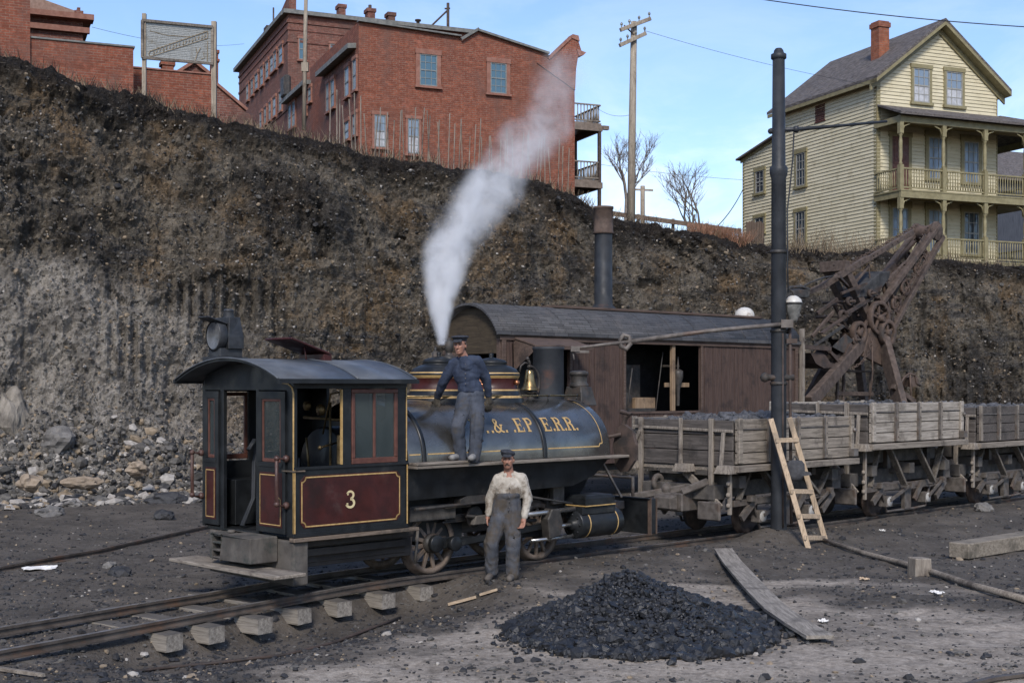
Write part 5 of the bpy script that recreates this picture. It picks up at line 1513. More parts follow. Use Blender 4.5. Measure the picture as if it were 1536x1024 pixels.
for q in ([sp(1262, 402, .8), sp(1330, 364, .8), sp(1378, 336, .8)], [sp(1388, 372, .6), sp(1366, 424, .6), sp(1340, 468, .6), sp(1312, 500, .6)], [sp(1308, 510, .3), sp(1302, 530, .3), sp(1292, 544, .3), sp(1279, 552, .3)], [sp(1394, 380, .3), sp(1376, 412, .3), sp(1354, 440, .3)]):
    mb = MB(); chain(mb, q); sh(mb, 'chain', M['rust'], bv=0)
mb = MB(); mb.tube([sp(1308, 512, .3), sp(1309, 560, .3), sp(1304, 606, .3)], .022, 6); sh(mb, 'rope', M['rust'], bv=0)
mb = MB(); mb.tube([sp(1350, 578, .3), sp(1356, 566, .3), sp(1364, 560, .3), sp(1372, 562, .3), sp(1374, 574, .3), sp(1380, 578, .3)], .035, 6); mb.tube([sp(1365, 560, .3), sp(1367, 604, .3)], .03, 6)
mb.prism([(sp(1366, 566, .3).x, sp(1366, 566, .3).z), (sp(1376, 564, .3).x, sp(1376, 564, .3).z), (sp(1379, 578, .3).x, sp(1379, 578, .3).z), (sp(1368, 580, .3).x, sp(1368, 580, .3).z)], .3, .6, 'y')
sh(mb, 'bracket', M['rust'], bv=0)
mb = MB(); mb.beam((HL + .12, -.1, .9), (HL + .10, -.12, 4.1), .12, .10); sh(mb, 'corner_pole', M['gwz'])

p = S.w(9.75, 1.25, hz(1.25) + .03); mb = MB(); mb.ball((0, 0, .15), .27, 18, 0, (1, .9, .85)); mb.lathe([(.20, .0), (.285, .03), (.285, .07), (.24, .09)], n=20, mi=1); mb.box(-.42, .30, -.12, .12, -.02, .04, 1); mb.box(-.46, -.22, -.2, -.02, .0, .12, 1)
o = mb.build('round_cover', [M['white'], M['rust']], loc=p); tag(o, 'dirty white round cover lying on top of the shovel roof', 'cover')

# ================================================================== DUMP CARS
def make_car(label, x0, L, dz, tilt, pale, heap):
    Wd = 1.08
    root = thing('dump_car', label, 'dump car', LOCO.w(x0 + L / 2, 0, 0), LOCO.rz, 'wooden dump cars coupled behind one another')
    pc = lambda mb, n, m, par=root, bv=.008: part(mb, n, m, par, bv)
    cs = M['car_white'] if dz > .15 else M['car_side']
    h = L / 2; zb, zt = 1.20 + dz, 1.93 + dz
    rr = random.Random(x0)
    # frame
    mb = MB()
    for s_ in (-.42, .42): mb.box(-h + .1, h - .1, s_ - .09, s_ + .09, .62, .88)
    for x in (-h + .35, 0, h - .35): mb.box(x - .09, x + .09, -.95, .95, .80, 1.0)
    mb.box(-h - .15, -h + .12, -.75, .75, .62, .86); mb.box(h - .12, h + .15, -.75, .75, .62, .86)
    mb.box(-h, h, -.5, .5, 1.0, zb - .10)
    pc(mb, 'frame', surf('oily car frame timber', (.045, .04, .035), (.10, .09, .08), 6, rough=.85, bump=.4))
    # trucks: wheels, arch bars, axle boxes
    for x in (-.72, .72):
        for s_ in (-1, 1):
            mb = MB(); y = s_ * .53
            pr = [(0, .0), (.07, .0), (.09, .03), (.20, .02), (.24, .05), (.285, .045), (.29, -.02), (.315, -.035), (.315, -.06), (0, -.06)]
            mb.lathe([(r_, hh * s_) for r_, hh in pr], (x, y, .285), 'y', 26)
            w_ = pc(mb, 'wheel', M['rust_d'], bv=0)
            mb = MB(); mb.box(x - .10, x + .10, s_ * .80 - .09, s_ * .80 + .09, .20, .40); mb.tube([(x, s_ * .6, .30), (x, s_ * .8, .30)], .07, 10)
            b_ = pc(mb, 'axle_box', M['iron_light'])
            mb = MB(); mb.lathe([(0, s_ * .90), (.085, s_ * .90), (.095, s_ * .885), (.095, s_ * .86)], (x, 0, .30), 'y', 18); pc(mb, 'axle_cap', surf('pale axle cap', (.24, .23, .21), (.38, .365, .34), 12, rough=.6), b_, 0)
    mb = MB()
    for s_ in (-1, 1):
        y = s_ * .82
        for z, d in ((.50, 0), (.11, .10)):
            mb.tube([(-1.15, y, .52 if d == 0 else .46), (-.9, y, .50), (-.72, y, z + .02 - d * .2), (-.3, y, z), (.3, y, z), (.72, y, z + .02), (.9, y, .50), (1.15, y, .52)], .026, 6)
        mb.beam((-1.5, y - .03, .55), (1.5, y + .01, .60), .05, .10)
        mb.beam((-.72, y - .08, .32), (-.1, y - .12, .56), .035, .06); mb.beam((.72, y - .08, .32), (1.18, y - .12, .62), .035, .06)
        mb.box(-.10, .0, y - .18, y - .08, .54, .62); mb.box(1.14, 1.24, y - .18, y - .08, .60, .68); mb.box(-1.16, -1.04, y - .16, y - .05, .57, .67); mb.beam((-1.3, y - .05, .30), (-.9, y - .05, .60), .06, .12); mb.beam((.2, y - .06, .28), (.5, y - .06, .6), .05, .10); mb.beam((1.05, y - .05, .28), (1.45, y - .03, .58), .06, .12)
        mb.box(-.12, .12, y - .04, y + .04, .12, .62)
    pc(mb, 'arch_bar', M['iron_mid'], bv=.004)
    # diagonal braces from the box down to the truck
    for s_ in (-1, 1):
        y = s_ * .98
        for a, b in ((-.95, -.35), (.05, .75)):
            mb = MB(); mb.beam((a, y, zb - .06), (b, y + .0, .60), .05, .13, up=(0, 1, 0)); pc(mb, 'brace', M['brace'])
        mb = MB(); mb.beam((-.95, s_ * .8, zb - .1), (-1.35, s_ * .85, .60), .05, .10, up=(0, 1, 0)); pc(mb, 'brace', M['brace'])
        mb = MB(); mb.beam((1.45, s_ * .8, zb - .1), (.95, s_ * .85, .60), .05, .12, up=(0, 1, 0)); pc(mb, 'brace', M['brace'])
        for x in (-.5, 1.0): mb = MB(); mb.box(x - .06, x + .06, s_ * .7 - .05, s_ * .7 + .05, .9, zb - .05); pc(mb, 'post', M['iron'])
    # box: side planks
    body = MB(); npk = 4; side = []
    for s_ in (-1, 1):
        z = zb
        for k in range(npk):
            hgt = (zt - zb) / npk
            o_ = rr.uniform(-.006, .006)
            body.hexa([(-h + .02, s_ * Wd + o_, z + .005), (h - .02, s_ * Wd + o_, z + .005), (h - .02, s_ * (Wd - .05) + o_, z + .005), (-h + .02, s_ * (Wd - .05) + o_, z + .005)],
                      [(-h + .02, s_ * Wd + o_, z + hgt - .006 - rr.uniform(0, .008)), (h - .02, s_ * Wd + o_, z + hgt - .006 - rr.uniform(0, .008)), (h - .02, s_ * (Wd - .05) + o_, z + hgt - .006), (-h + .02, s_ * (Wd - .05) + o_, z + hgt - .006)])
            z += hgt
    bx = pc(body, 'side_boards', cs if pale else M['car_end'], bv=.006)
    e = MB()
    for s_ in (-1, 1):
        z = zb - .04
        for k in range(3):
            hgt = (zt - .02 - zb + .04) / 3
            e.box(s_ * h - .03, s_ * h + .03, -Wd + .06, Wd - .06, z + .004, z + hgt - .008); z += hgt
    e.box(-h + .03, h - .03, -Wd + .06, Wd - .06, zb, zb + .05)
    pc(e, 'end_boards', M['car_end'])
    for s_ in (-1, 1):
        for i, x in enumerate(np.linspace(-h + .06, h - .06, 5)):
            w_ = .03 if i not in (0, 4) else .05; st = MB()
            st.box(x - w_, x + w_, s_ * (Wd + .012) - .025 + s_ * .012, s_ * (Wd + .012) + .025 + s_ * .012, zb + .02, zt + .01)
            pc(st, 'side_batten', cs if pale and i in (0, 4) else M['gwz'])
    st = MB()
    for s_ in (-1, 1):
        for i, x in enumerate(np.linspace(-h + .06, h - .06, 5)):
            if 0 < i < 4:
                st.box(x - .062, x - .031, s_ * (Wd + .012) - .025 + s_ * .01, s_ * (Wd + .012) + .025 + s_ * .01, zb + .02, zt - .01)
                for z in np.linspace(zb + .1, zt - .1, 4): st.ball((x + .0, s_ * (Wd + .05), z), .016, 6)
        for z in (zt - .18,): st.box(-h + .1, h - .1, s_ * (Wd + .008) - .006, s_ * (Wd + .008) + .006, z, z + .022)
        st.ball((h - .03, s_ * (Wd + .06), zt - .25), .045, 8); st.box(h - .12, h + .02, s_ * (Wd + .06) - .05, s_ * (Wd + .06) + .05, zb + .02, zb + .15)
    pc(st, 'iron_strap', M['iron_light'], bv=0)
    lg = MB()
    for s_ in (-1, 1): lg.box(-h - .12, h + .05, s_ * (Wd + .05) - .07, s_ * (Wd + .05) + .07, zb - .12, zb - .015)
    lg.box(-h, h, -Wd + .1, Wd - .1, zb - .12, zb - .045)
    pc(lg, 'ledge', M['gwx'])
    # end irons: upright stakes and slanting straps
    en = MB(); X = -h - .055
    for y in (-.62, .86): en.beam((X, y, zt), (X - .01, y, .42), .09, .05, up=(1, 0, 0))
    for y0, y1 in ((-.98, -.90), (-.02, -.10), (.95, 1.05)): en.beam((X - .03, y0 * .9, zt - .22 if abs(y0) > .3 else zt), (X - .14, y1 * 1.02, zb - .02), .06, .05, up=(1, 0, 0))
    for y in (-1.0, -.15, 1.03): en.hexa([(X - .25, y - .16, zb - .14), (X, y - .16, zb - .14), (X, y + .16, zb - .14), (X - .25, y + .16, zb - .14)], [(X - .2, y - .12, zb - .01), (X, y - .12, zb - .01), (X, y + .12, zb - .01), (X - .2, y + .12, zb - .01)])
    en.beam((X - .03, -.1, zb - .14), (X - .05, -.85, .50), .12, .05, up=(1, 0, 0)); en.beam((X, -1.05, zt - .2), (X, 1.05, zt - .16), .05, .035, up=(1, 0, 0))
    en.beam((X - .02, -1.0, zb - .1), (X - .02, -1.0, .40), .06, .06)
    for z in (.55, .72, .9): en.ball((X - .06, -1.0, z), .045, 7)
    pc(en, 'end_stake', M['gwz'])
    cp = MB(); cp.box(X - .35, X + .1, -.30, .30, .42, .72); cp.hexa([(X - .5, -.18, .46), (X - .35, -.22, .44), (X - .35, .22, .44), (X - .5, .18, .46)], [(X - .5, -.18, .66), (X - .35, -.22, .70), (X - .35, .22, .70), (X - .5, .18, .66)])
    cp.beam((X - .3, -.25, .74), (X - .05, -.6, .92), .10, .12); cp.ball((X - .25, .1, .76), .11, 8); cp.beam((X - .6, .6, .62), (X - .1, -.2, .80), .05, .12); cp.box(X - .16, X - .1, -.9, -.45, .30, .60)
    cp.lathe([(.06, -.04), (.15, -.04), (.15, .04), (.06, .04), (.06, -.04)], (X - .05, .45, .85), 'y', 14)
    pc(cp, 'drawbar', M['iron_mid'], bv=.02)
    # load
    N = 34; V = np.zeros((N, N, 3))
    for i in range(N):
        for j in range(N):
            u, v = i / (N - 1), j / (N - 1)
            ed = min(u, 1 - u, v, 1 - v)
            V[i, j] = (-h + .04 + (L - .08) * u, -Wd + .07 + (2 * Wd - .14) * v, zt - .05 + heap * ss(0, .25, ed) + .05 * noise.fractal((u * 9 + x0, v * 6, 0), .7, 2, 3))
    ii = np.arange(N * N).reshape(N, N); Fq = np.stack([ii[:-1, :-1], ii[1:, :-1], ii[1:, 1:], ii[:-1, 1:]], -1).reshape(-1, 4)
    ld = mesh_np('coal_load', V.reshape(-1, 3), Fq, M['load'], root, smooth=True)
    n = 420; P = V.reshape(-1, 3)[RNG.integers(0, N * N, n)] + RNG.normal(0, .03, (n, 3)) * np.array((1, 1, .3)); P[:, 1] = P[:, 1].clip(-Wd + .1, Wd - .1); P[:, 0] = P[:, 0].clip(-h + .1, h - .1)
    v_, f_ = stones(P, RNG.lognormal(-3.1, .4, n).clip(.02, .09), RNG, .8); lm = mesh_np('lump', v_, f_, M['load'], ld); lm['kind'] = 'stuff'
    if tilt:
        for c in kids(root):
            if c.name.split('.')[0] in ('side_boards', 'end_boards', 'side_batten', 'iron_strap', 'ledge', 'coal_load'): c.rotation_euler = (tilt, 0, 0); c.location = (0, 0, .0)
    return root


M['brace'] = wood('dark grey brace', 'z', (.07, .06, .05), (.17, .15, .125), (.05, .043, .038))
M['iron_mid'] = surf('dusty brown iron', (.055, .047, .040), (.115, .10, .088), 8, c3=(.075, .05, .036), c3s=3, rough=.7, bump=.3, bs=45)
M['car_white'] = wood('whitish dump car plank', 'x', (.175, .152, .125), (.385, .345, .295), (.13, .112, .092))
M['load'] = surf('grey broken load', (.045, .046, .050), (.115, .115, .122), 8, c3=(.025, .025, .027), c3s=4, rough=.85, bump=.6, bs=14, bd=.03)
make_car('dump car nearest the locomotive, dark end boards and pale side behind the ladder', 5.94, 3.42, 0, 0, True, .05)
make_car('middle dump car with the palest whitish grey side, raised above its neighbours', 9.98, 3.42, .22, .0, True, -.16)
make_car('last dump car cut off by the right edge of the photo', 14.1, 3.4, .12, 0, False, .0)

# ================================================================== IRON COLUMN, LAMP, LADDER
col_ = thing('iron_column', 'tall black iron column with a long water spout arm beside the dump cars', 'column', (POLE.x, POLE.y, .0))
cp_ = lambda mb, n, m, bv=0, par=col_: part(mb, n, m, par, bv)
zc = lambda py: HC + (HY - py) / F * 21.2
xc_ = lambda px: (px - 1168) / F * 21.2
mb = MB(); mb.lathe([(.14, -.1), (.135, .1), (.125, .4), (.118, zc(268)), (.135, zc(264)), (.145, zc(258)), (.145, zc(252)), (.11, zc(248)), (.098, zc(88)), (0, zc(88))], n=24)
shf = cp_(mb, 'shaft', M['pipe'])
mb = MB(); mb.lathe([(.10, zc(90)), (.125, zc(88)), (.125, zc(82)), (.085, zc(80)), (.075, zc(76)), (.05, zc(73)), (0, zc(72))], n=20); cp_(mb, 'cap', M['pipe'])
mb = MB()
for py_ in (378, 496, 575): mb.lathe([(.115, zc(py_ + 3)), (.14, zc(py_ + 2)), (.14, zc(py_ - 2)), (.115, zc(py_ - 3))], n=20)
mb.tube([(xc_(1148), -.05, zc(566)), (xc_(1190), -.05, zc(566))], .05, 8); mb.ball((xc_(1146), -.06, zc(566)), .08, 8)
cp_(mb, 'collar', M['iron'])
mb = MB(); A = [(xc_(1180), -.16, zc(486)), (xc_(1060), -.18, zc(497)), (xc_(942), -.2, zc(513))]
mb.tube(A, [.034, .036, .04], 10, 0); mb.tube([A[-1], (xc_(900), -.25, zc(518)), (xc_(862), -.3, zc(523))], [.03, .026, .024], 10)
mb.tube([(xc_(928), -.2, zc(512)), (xc_(934), -.2, zc(503)), (xc_(942), -.2, zc(505)), (xc_(944), -.2, zc(516)), (xc_(938), -.2, zc(524)), (xc_(930), -.2, zc(520)), (xc_(928), -.2, zc(512))], .04, 8)
mb.box(xc_(855), xc_(868), -.36, -.24, zc(528), zc(520)); mb.box(xc_(862), xc_(882), -.34, -.28, zc(530), zc(526)); mb.tube([(xc_(858), -.3, zc(528)), (xc_(860), -.3, zc(540))], .014, 6)
mb.box(xc_(1168), xc_(1186), -.2, -.10, zc(492), zc(480))
cp_(mb, 'spout_arm', surf('grey worn spout pipe', (.07, .06, .052), (.15, .13, .115), 7, rough=.6, bump=.2, c3=(.09, .055, .04)))
mb = MB(); mb.tube([(xc_(1184), -.06, zc(480)), (xc_(1184), -.06, zc(600)), (xc_(1186), -.06, zc(785))], .026, 8); mb.box(xc_(1178), xc_(1194), -.1, 0, zc(515), zc(508)); mb.tube([(xc_(1172), -.12, zc(500)), (xc_(1172), -.13, zc(790))], .014, 6); cp_(mb, 'side_pipe', M['rust_d'])
mb = MB(); mb.tube([(xc_(1156), 0, zc(196)), (xc_(1196), .0, zc(194)), (xc_(1270), .3, zc(183)), (xc_(1346), .6, zc(171))], [.04, .035, .025, .022], 8); mb.ball((xc_(1194), 0, zc(194)), .06, 8); mb.ball((xc_(1156), 0, zc(197)), .05, 8)
cp_(mb, 'upper_bracket', M['pipe'])
mb = MB(); mb.tube([(xc_(1191), 0, zc(196)), (xc_(1189), 0, zc(240)), (xc_(1183), -.05, zc(290)), (xc_(1179), -.1, zc(316)), (xc_(1179), -.12, zc(400)), (xc_(1180), -.12, zc(440))], .013, 6); cp_(mb, 'hanging_cable', M['pipe'])
lamp = thing('arc_lamp', 'white glass globe lamp hung on the iron column', 'lamp', W(1190, 484, 21.25))
mb = MB(); mb.lathe([(.0, .0), (.055, .01), (.075, .06), (.11, .17), (.135, .27), (.14, .31)], n=20); part(mb, 'globe', surf('smoky lamp globe', (.10, .10, .092), (.24, .235, .22), 7, c3=(.06, .055, .045), c3s=6, rough=.2), lamp, 0)
mb = MB(); mb.lathe([(.142, .295), (.15, .30), (.15, .325), (.142, .33)], n=20); mb.tube([(0, 0, .44), (0, 0, .50), (-.05, .02, .53)], .02, 8); part(mb, 'lamp_ring', M['iron'], lamp, 0)
mb = MB(); mb.lathe([(.14, .33), (.125, .38), (.08, .42), (.04, .44), (0, .445)], n=20); part(mb, 'lamp_top', M['white'], lamp, 0)
mb = MB(); mb.tube([(-.02, 0, .02), (-.06, -.02, -.10), (-.12, -.05, -.16)], .03, 8); part(mb, 'lamp_bracket', M['rust_d'], lamp, 0)

lb = [Vector(G(1213, 824, .02)), Vector(G(1239, 814, .05))]; lt = [W(1156, 628, 20.92), W(1184, 626, 21.0)]
lad = thing('ladder', 'short unpainted wooden ladder leaning against the iron column', 'ladder', lb[0])
mb = MB()
ra = [lb[0], lb[1]]; 
for i in (0, 1): 
    mb = MB(); mb.beam(lb[i] - lb[0], lt[i] - lb[0], .085, .045, up=(0, 1, .1)); part(mb, 'ladder_rail', M['lumber_z'], lad, .006)
for py_ in (660, 737, 774, 806):
    pts = []
    for i in (0, 1):
        k = (824 - i * 10 - py_) / (824 - i * 10 - 627); pts.append(lb[i] + (lt[i] - lb[i]) * k - lb[0])
    d = (pts[1] - pts[0]).normalized() * .05; f_ = Vector((0, -.035, 0))
    mb = MB(); mb.beam(pts[0] - d * .6 + f_, pts[1] + d + f_, .03, .075, up=(0, 0, 1)); part(mb, 'rung', M['lumber'], lad, .005)
p = W(1196, 705, 20.75); mb = MB()
mb.lathe([(.0, .16), (.10, .155), (.145, .10), (.15, .0), (.13, -.10), (.09, -.16), (.0, -.17)], (-.03, 0, 0), n=14, sx=1, sy=.55); mb.hexa([(-.05, -.07, -.10), (.22, -.04, -.07), (.22, .04, -.07), (-.05, .07, -.10)], [(-.05, -.07, .02), (.20, -.04, -.03), (.20, .04, -.03), (-.05, .07, .02)]); mb.tube([(-.08, .02, .14), (-.03, .06, .22), (.03, .04, .14)], .014, 6)
o = mb.build('casting', surf('dark grey iron', (.03, .031, .034), (.07, .07, .074), 6, rough=.9, bump=.6, bs=12, bd=.03), loc=p)  # a dark rounded iron casting, modelled loosely
tag(o, 'dark rounded iron bag hung on the ladder', 'casting')
# ================================================================== BUILDINGS ON THE HILL
RZ = math.atan2(.382, .924)


def window(par, fn, u0, u1, z0, z1, frame, pane, cols=3, rows=4, fw=.12, head=.05, proud=.05, curtain=None):
    """fn(u, out, z) -> local point. Frame, sill, sash bars; the pane is a child."""
    mb = MB()

    def bx(a, b, c, d, o0, o1, mi=0):
        mb.hexa([fn(a, o0, c), fn(b, o0, c), fn(b, o1, c), fn(a, o1, c)], [fn(a, o0, d), fn(b, o0, d), fn(b, o1, d), fn(a, o1, d)], mi)
    if fw > 0:
        proud += .03
        bx(u0 - fw, u0, z0, z1, 0, proud); bx(u1, u1 + fw, z0, z1, 0, proud)
        bx(u0 - fw - .03, u1 + fw + .03, z1, z1 + fw + head, 0, proud + .02); bx(u0 - fw - .05, u1 + fw + .05, z0 - .10, z0, 0, proud + .06)
    t = .028
    o0, o1 = .045, .062
    bx(u0, u1, z0, z0 + .06, o0, o1 + .01, 1); bx(u0, u1, z1 - .05, z1, o0, o1 + .01, 1); bx(u0, u0 + .05, z0 + .06, z1 - .05, o0, o1 + .009, 1); bx(u1 - .05, u1, z0 + .06, z1 - .05, o0, o1 + .009, 1)
    zm = (z0 + z1) / 2; bx(u0 + .05, u1 - .05, zm - .03, zm + .03, o0, o1 + .008, 1)
    for i in range(1, cols): u = u0 + (u1 - u0) * i / cols; bx(u - t / 2, u + t / 2, z0 + .06, z1 - .05, o0, o1, 1)
    for i in range(1, rows):
        z = z0 + (z1 - z0) * i / rows
        if abs(z - zm) > .05: bx(u0 + .05, u1 - .05, z - t / 2, z + t / 2, o0, o1 - .003, 1)
    w = mb.build('window', frame, par)
    mb = MB(); mb.add([fn(u0, .043, z0), fn(u1, .043, z0), fn(u1, .043, z1), fn(u0, .043, z1)], [(0, 1, 2, 3)])
    mb.build('pane', pane, w)
    if curtain:
        mb = MB(); n_ = 14; vs = []
        for i in range(n_ + 1):
            u = u0 + .05 + (u1 - u0 - .1) * i / n_; o = .050 - .004 * (i % 2)
            vs += [fn(u, o, z0 + .06), fn(u, o, z0 + (z1 - z0) * curtain)]
        mb.add(vs, [(2 * i, 2 * i + 2, 2 * i + 3, 2 * i + 1) for i in range(n_)]); mb.build('curtain', M['curtain'], w)
    return w


M['curtain'] = surf('grey lace curtain', (.30, .31, .33), (.45, .46, .48), 6, rough=.9)
# ---------------------------------------------------------------- cream clapboard house
HB = 7.75
H = Frame((15.05, 54, HB), RZ)
house = thing('wooden_house', 'cream clapboard house with olive trim, two storey porch and brick chimney', 'house', H.o, H.rz)
HWD, HD, HE, HA, HLT = 6.31, 7.25, 7.65, 10.05, 10.1
ff = lambda u, o, z: (u, -o, z)                 # front wall, facing the yard
fs = lambda u, o, z: (-o, u, z)                 # left side wall
roofline = lambda u: HE + (HA - HE) * (1 - abs(u - HWD / 2) / (HWD / 2))


def claps(mb, u0, u1, z0, z1, fn, clip=None, st=.15):
    z = z0
    while z < z1 - .02:
        zt = min(z + st, z1); a, b, c, d = u0, u1, u0, u1
        if clip:
            a, b = clip(z); c, d = clip(zt)
            if b - a < .05: break
            if d < c: c = d = (c + d) / 2
        mb.add([fn(a, .038, z), fn(b, .038, z), fn(d, .006, zt), fn(c, .006, zt)], [(0, 1, 2, 3)])
        mb.add([fn(a, .038, z), fn(b, .038, z), fn(b, .0, z), fn(a, .0, z)], [(0, 3, 2, 1)])
        z = zt


mb = MB()
claps(mb, 0, HWD, -.6, HE, ff)
gx = lambda z: ((z - HE) / (HA - HE) * HWD / 2, HWD - (z - HE) / (HA - HE) * HWD / 2)
claps(mb, 0, HWD, HE, HA - .1, ff, gx)
claps(mb, 0, HD, -.6, HE, fs)
for u0, u1, z1a, z1b in ((HD, HLT, 6.35, 5.80),):
    z = -.6
    while z < z1a:
        zt = z + .15
        e = HLT if zt < z1b else HD + (HLT - HD) * (z1a - zt) / (z1a - z1b)
        if e > HD + .05: mb.add([fs(HD, .038, z), fs(e, .038, z), fs(e, .006, zt), fs(HD, .006, zt)], [(0, 1, 2, 3)])
        z = zt
mb.box(.001, HWD, .001, HD, -1.5, HE - .01)
mb.prism([(.0, HE), (HWD, HE), (HWD / 2, HA)], .03, HD - .03, 'y')
mb.box(.001, 5.0, HD, HLT, -1.5, 5.78); mb.add([(.002, HD, 6.33), (.002, HLT, 5.79), (.002, HD, 5.7), (5, HD, 6.33), (5, HLT, 5.79), (5, HD, 5.7)], [(0, 1, 2), (3, 4, 5), (0, 1, 4, 3)])
mb.build('wall', M['clap'], house)
# roof
mb = MB(); sl = (HA - HE) / (HWD / 2)
for s_ in (-1, 1):
    c = HWD / 2; e = c + s_ * (c + .38); ze = HE - .38 * sl
    P = [(c, -.5, HA + .06), (e, -.5, ze + .06), (e, HD + .25, ze + .06), (c, HD + .25, HA + .06)]
    Q = [(x, y, z + .12) for x, y, z in P]; mb.hexa(P, Q)
mb.hexa([(-.25, HD - .2, 6.42), (5.2, HD - .2, 6.42), (5.2, HLT + .3, 5.77), (-.25, HLT + .3, 5.77)], [(-.25, HD - .2, 6.50), (5.2, HD - .2, 6.50), (5.2, HLT + .3, 5.85), (-.25, HLT + .3, 5.85)])
rf = mb.build('roof', M['houseroof'], house)
mb = MB(); x0, y0 = 1.62, 1.85; mb.box(x0 - .27, x0 + .27, y0 - .27, y0 + .27, 8.2, 10.22); mb.box(x0 - .32, x0 + .32, y0 - .32, y0 + .32, 10.22, 10.42); mb.box(x0 - .27, x0 + .27, y0 - .27, y0 + .27, 10.42, 10.48)
mb.build('chimney', M['chimney'], rf)
# rake, fascia, corner boards
mb = MB(); c = HWD / 2
for s_ in (-1, 1):
    e = c + s_ * (c + .38); ze = HE - .38 * sl
    mb.hexa([(c, -.02, HA - .38), (e, -.02, ze - .38), (e, -.10, ze - .38), (c, -.10, HA - .38)], [(c, -.02, HA + .02), (e, -.02, ze + .02), (e, -.10, ze + .02), (c, -.10, HA + .02)])
    mb.hexa([(c, -.10, HA - .12), (e, -.10, ze - .12), (e, -.50, ze - .10), (c, -.50, HA - .10)], [(c, -.10, HA + .055), (e, -.10, ze + .055), (e, -.50, ze + .055), (c, -.50, HA + .055)])
    mb.box(min(e, e - s_ * .05), max(e, e - s_ * .05), -.48, HD + .2, ze - .10, ze + .05)
    xc = 0 if s_ < 0 else HWD
    mb.box(xc - .03, xc + .16 if s_ < 0 else xc + .03, -.035, .16, -.6, HE - .05)
mb.box(-.03, .12, HD - .06, HD + .06, 6.5, HE - .4); mb.box(-.03, .1, HLT - .14, HLT + .02, -.6, 5.75); mb.beam((-.02, HD, 6.36), (-.02, HLT + .2, 5.72), .05, .16)
mb.build('trim', M['olive'], house)
# windows
fr = [M['olive'], surf('grey sash bar', (.20, .20, .18), (.30, .295, .27), 9, rough=.7)]


def hw(px0, py0, px1, py1, side=False, pane='pane', **kw):
    if side:
        (a, z1), (b, z0) = H.xp(px1, py0, 0), H.xp(px0, py1, 0)
        return window(house, fs, min(a, b), max(a, b), z0, z1, fr, M[pane], **kw)
    (a, z1), (b, z0) = H.yp(px0, py0, 0), H.yp(px1, py1, 0)
    return window(house, ff, a, b, z0, z1, fr, M[pane], **kw)


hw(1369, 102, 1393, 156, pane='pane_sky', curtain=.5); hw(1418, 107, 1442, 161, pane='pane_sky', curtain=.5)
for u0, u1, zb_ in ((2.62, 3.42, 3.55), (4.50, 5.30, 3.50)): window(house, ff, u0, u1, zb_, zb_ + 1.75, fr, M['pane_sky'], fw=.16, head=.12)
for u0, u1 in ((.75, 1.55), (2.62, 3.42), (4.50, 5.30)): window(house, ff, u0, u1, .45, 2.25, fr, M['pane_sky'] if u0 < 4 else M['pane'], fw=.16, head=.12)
hw(1196, 228, 1209, 281, True); hw(1195, 316, 1209, 370, True); hw(1135, 255, 1147, 291, True, rows=3, cols=2); hw(1134, 325, 1147, 350, True, rows=2, cols=2)
(a, z1), (b, z0) = H.xp(1238, 154, 0), H.xp(1224, 184, 0)
mb = MB()
for k in range(9): z = z0 + (z1 - z0) * k / 9; mb.hexa([fs(a, .02, z), fs(b, .02, z), fs(b, .06, z), fs(a, .06, z)], [fs(a, .02, z + .07), fs(b, .02, z + .07), fs(b, .03, z + .07), fs(a, .03, z + .07)])
mb.box(-.05, 0, min(a, b) - .05, max(a, b) + .05, z0 - .05, z0); mb.build('louvre', M['mahog'], house)
# doors on the upper porch
mb = MB(); mb.box(.75, 1.6, -.05, .0, 2.95, 5.2); mb.box(.85, 1.15, -.065, -.05, 3.1, 3.9); mb.box(1.22, 1.5, -.065, -.05, 3.1, 3.9); mb.box(.85, 1.15, -.065, -.05, 4.05, 5.05); mb.box(1.22, 1.5, -.065, -.05, 4.05, 5.05); d_ = mb.build('door', M['mahog'], house)
mb = MB(); mb.box(.60, .75, -.06, 0, 2.9, 5.2); mb.box(1.6, 1.75, -.06, 0, 2.9, 5.2); mb.box(.57, 1.78, -.08, 0, 5.2, 5.4); mb.build('door_frame', M['olive'], d_)
# porch
PY, PX1 = -1.62, 8.75
F1, F2, PE, PT = -.02, 2.72, 5.72, 6.38
mb = MB()
for z in (F1, F2): mb.box(-.18, PX1 + .1, PY - .12, .0, z - .06, z); mb.box(-.16, PX1 + .08, PY - .10, PY + .02, z - .32, z - .06); mb.box(-.14, -.06, PY + .02, 0, z - .30, z - .06); mb.box(HWD + .05, PX1, 0, 5.0, z - .06, z)
mb.box(-.15, PX1 + .05, PY - .06, PY + .10, PE - .30, PE - .02); mb.box(-.13, -.03, PY + .1, 0, PE - .28, PE - .04); mb.box(PX1 - .1, PX1 + .05, PY, 5.0, PE - .3, PE - .02)
porch = mb.build('porch', M['olive'], house)
mb = MB(); mb.box(-.1, PX1, PY + .1, -.01, PE - .06, PE - .02); mb.box(-.05, PX1 - .1, PY + .02, -.01, F2 - .12, F2 - .065); mb.build('porch_ceiling', M['olive_d'], porch)
mb = MB(); mb.hexa([(-.35, PY - .35, PE - .04), (PX1 + .4, PY - .35, PE - .04), (HWD + .3, .0, PT), (0.0, .0, PT)], [(-.35, PY - .35, PE + .06), (PX1 + .4, PY - .35, PE + .06), (HWD + .3, .0, PT + .08), (.0, .0, PT + .08)])
mb.hexa([(HWD + .02, -.2, PT - .03), (PX1 + .4, PY - .35, PE - .03), (PX1 + .4, 5.5, PE - .03), (HWD + .02, 5.5, PT - .03)], [(HWD + .02, -.2, PT + .07), (PX1 + .4, PY - .35, PE + .05), (PX1 + .4, 5.5, PE + .05), (HWD + .02, 5.5, PT + .07)])
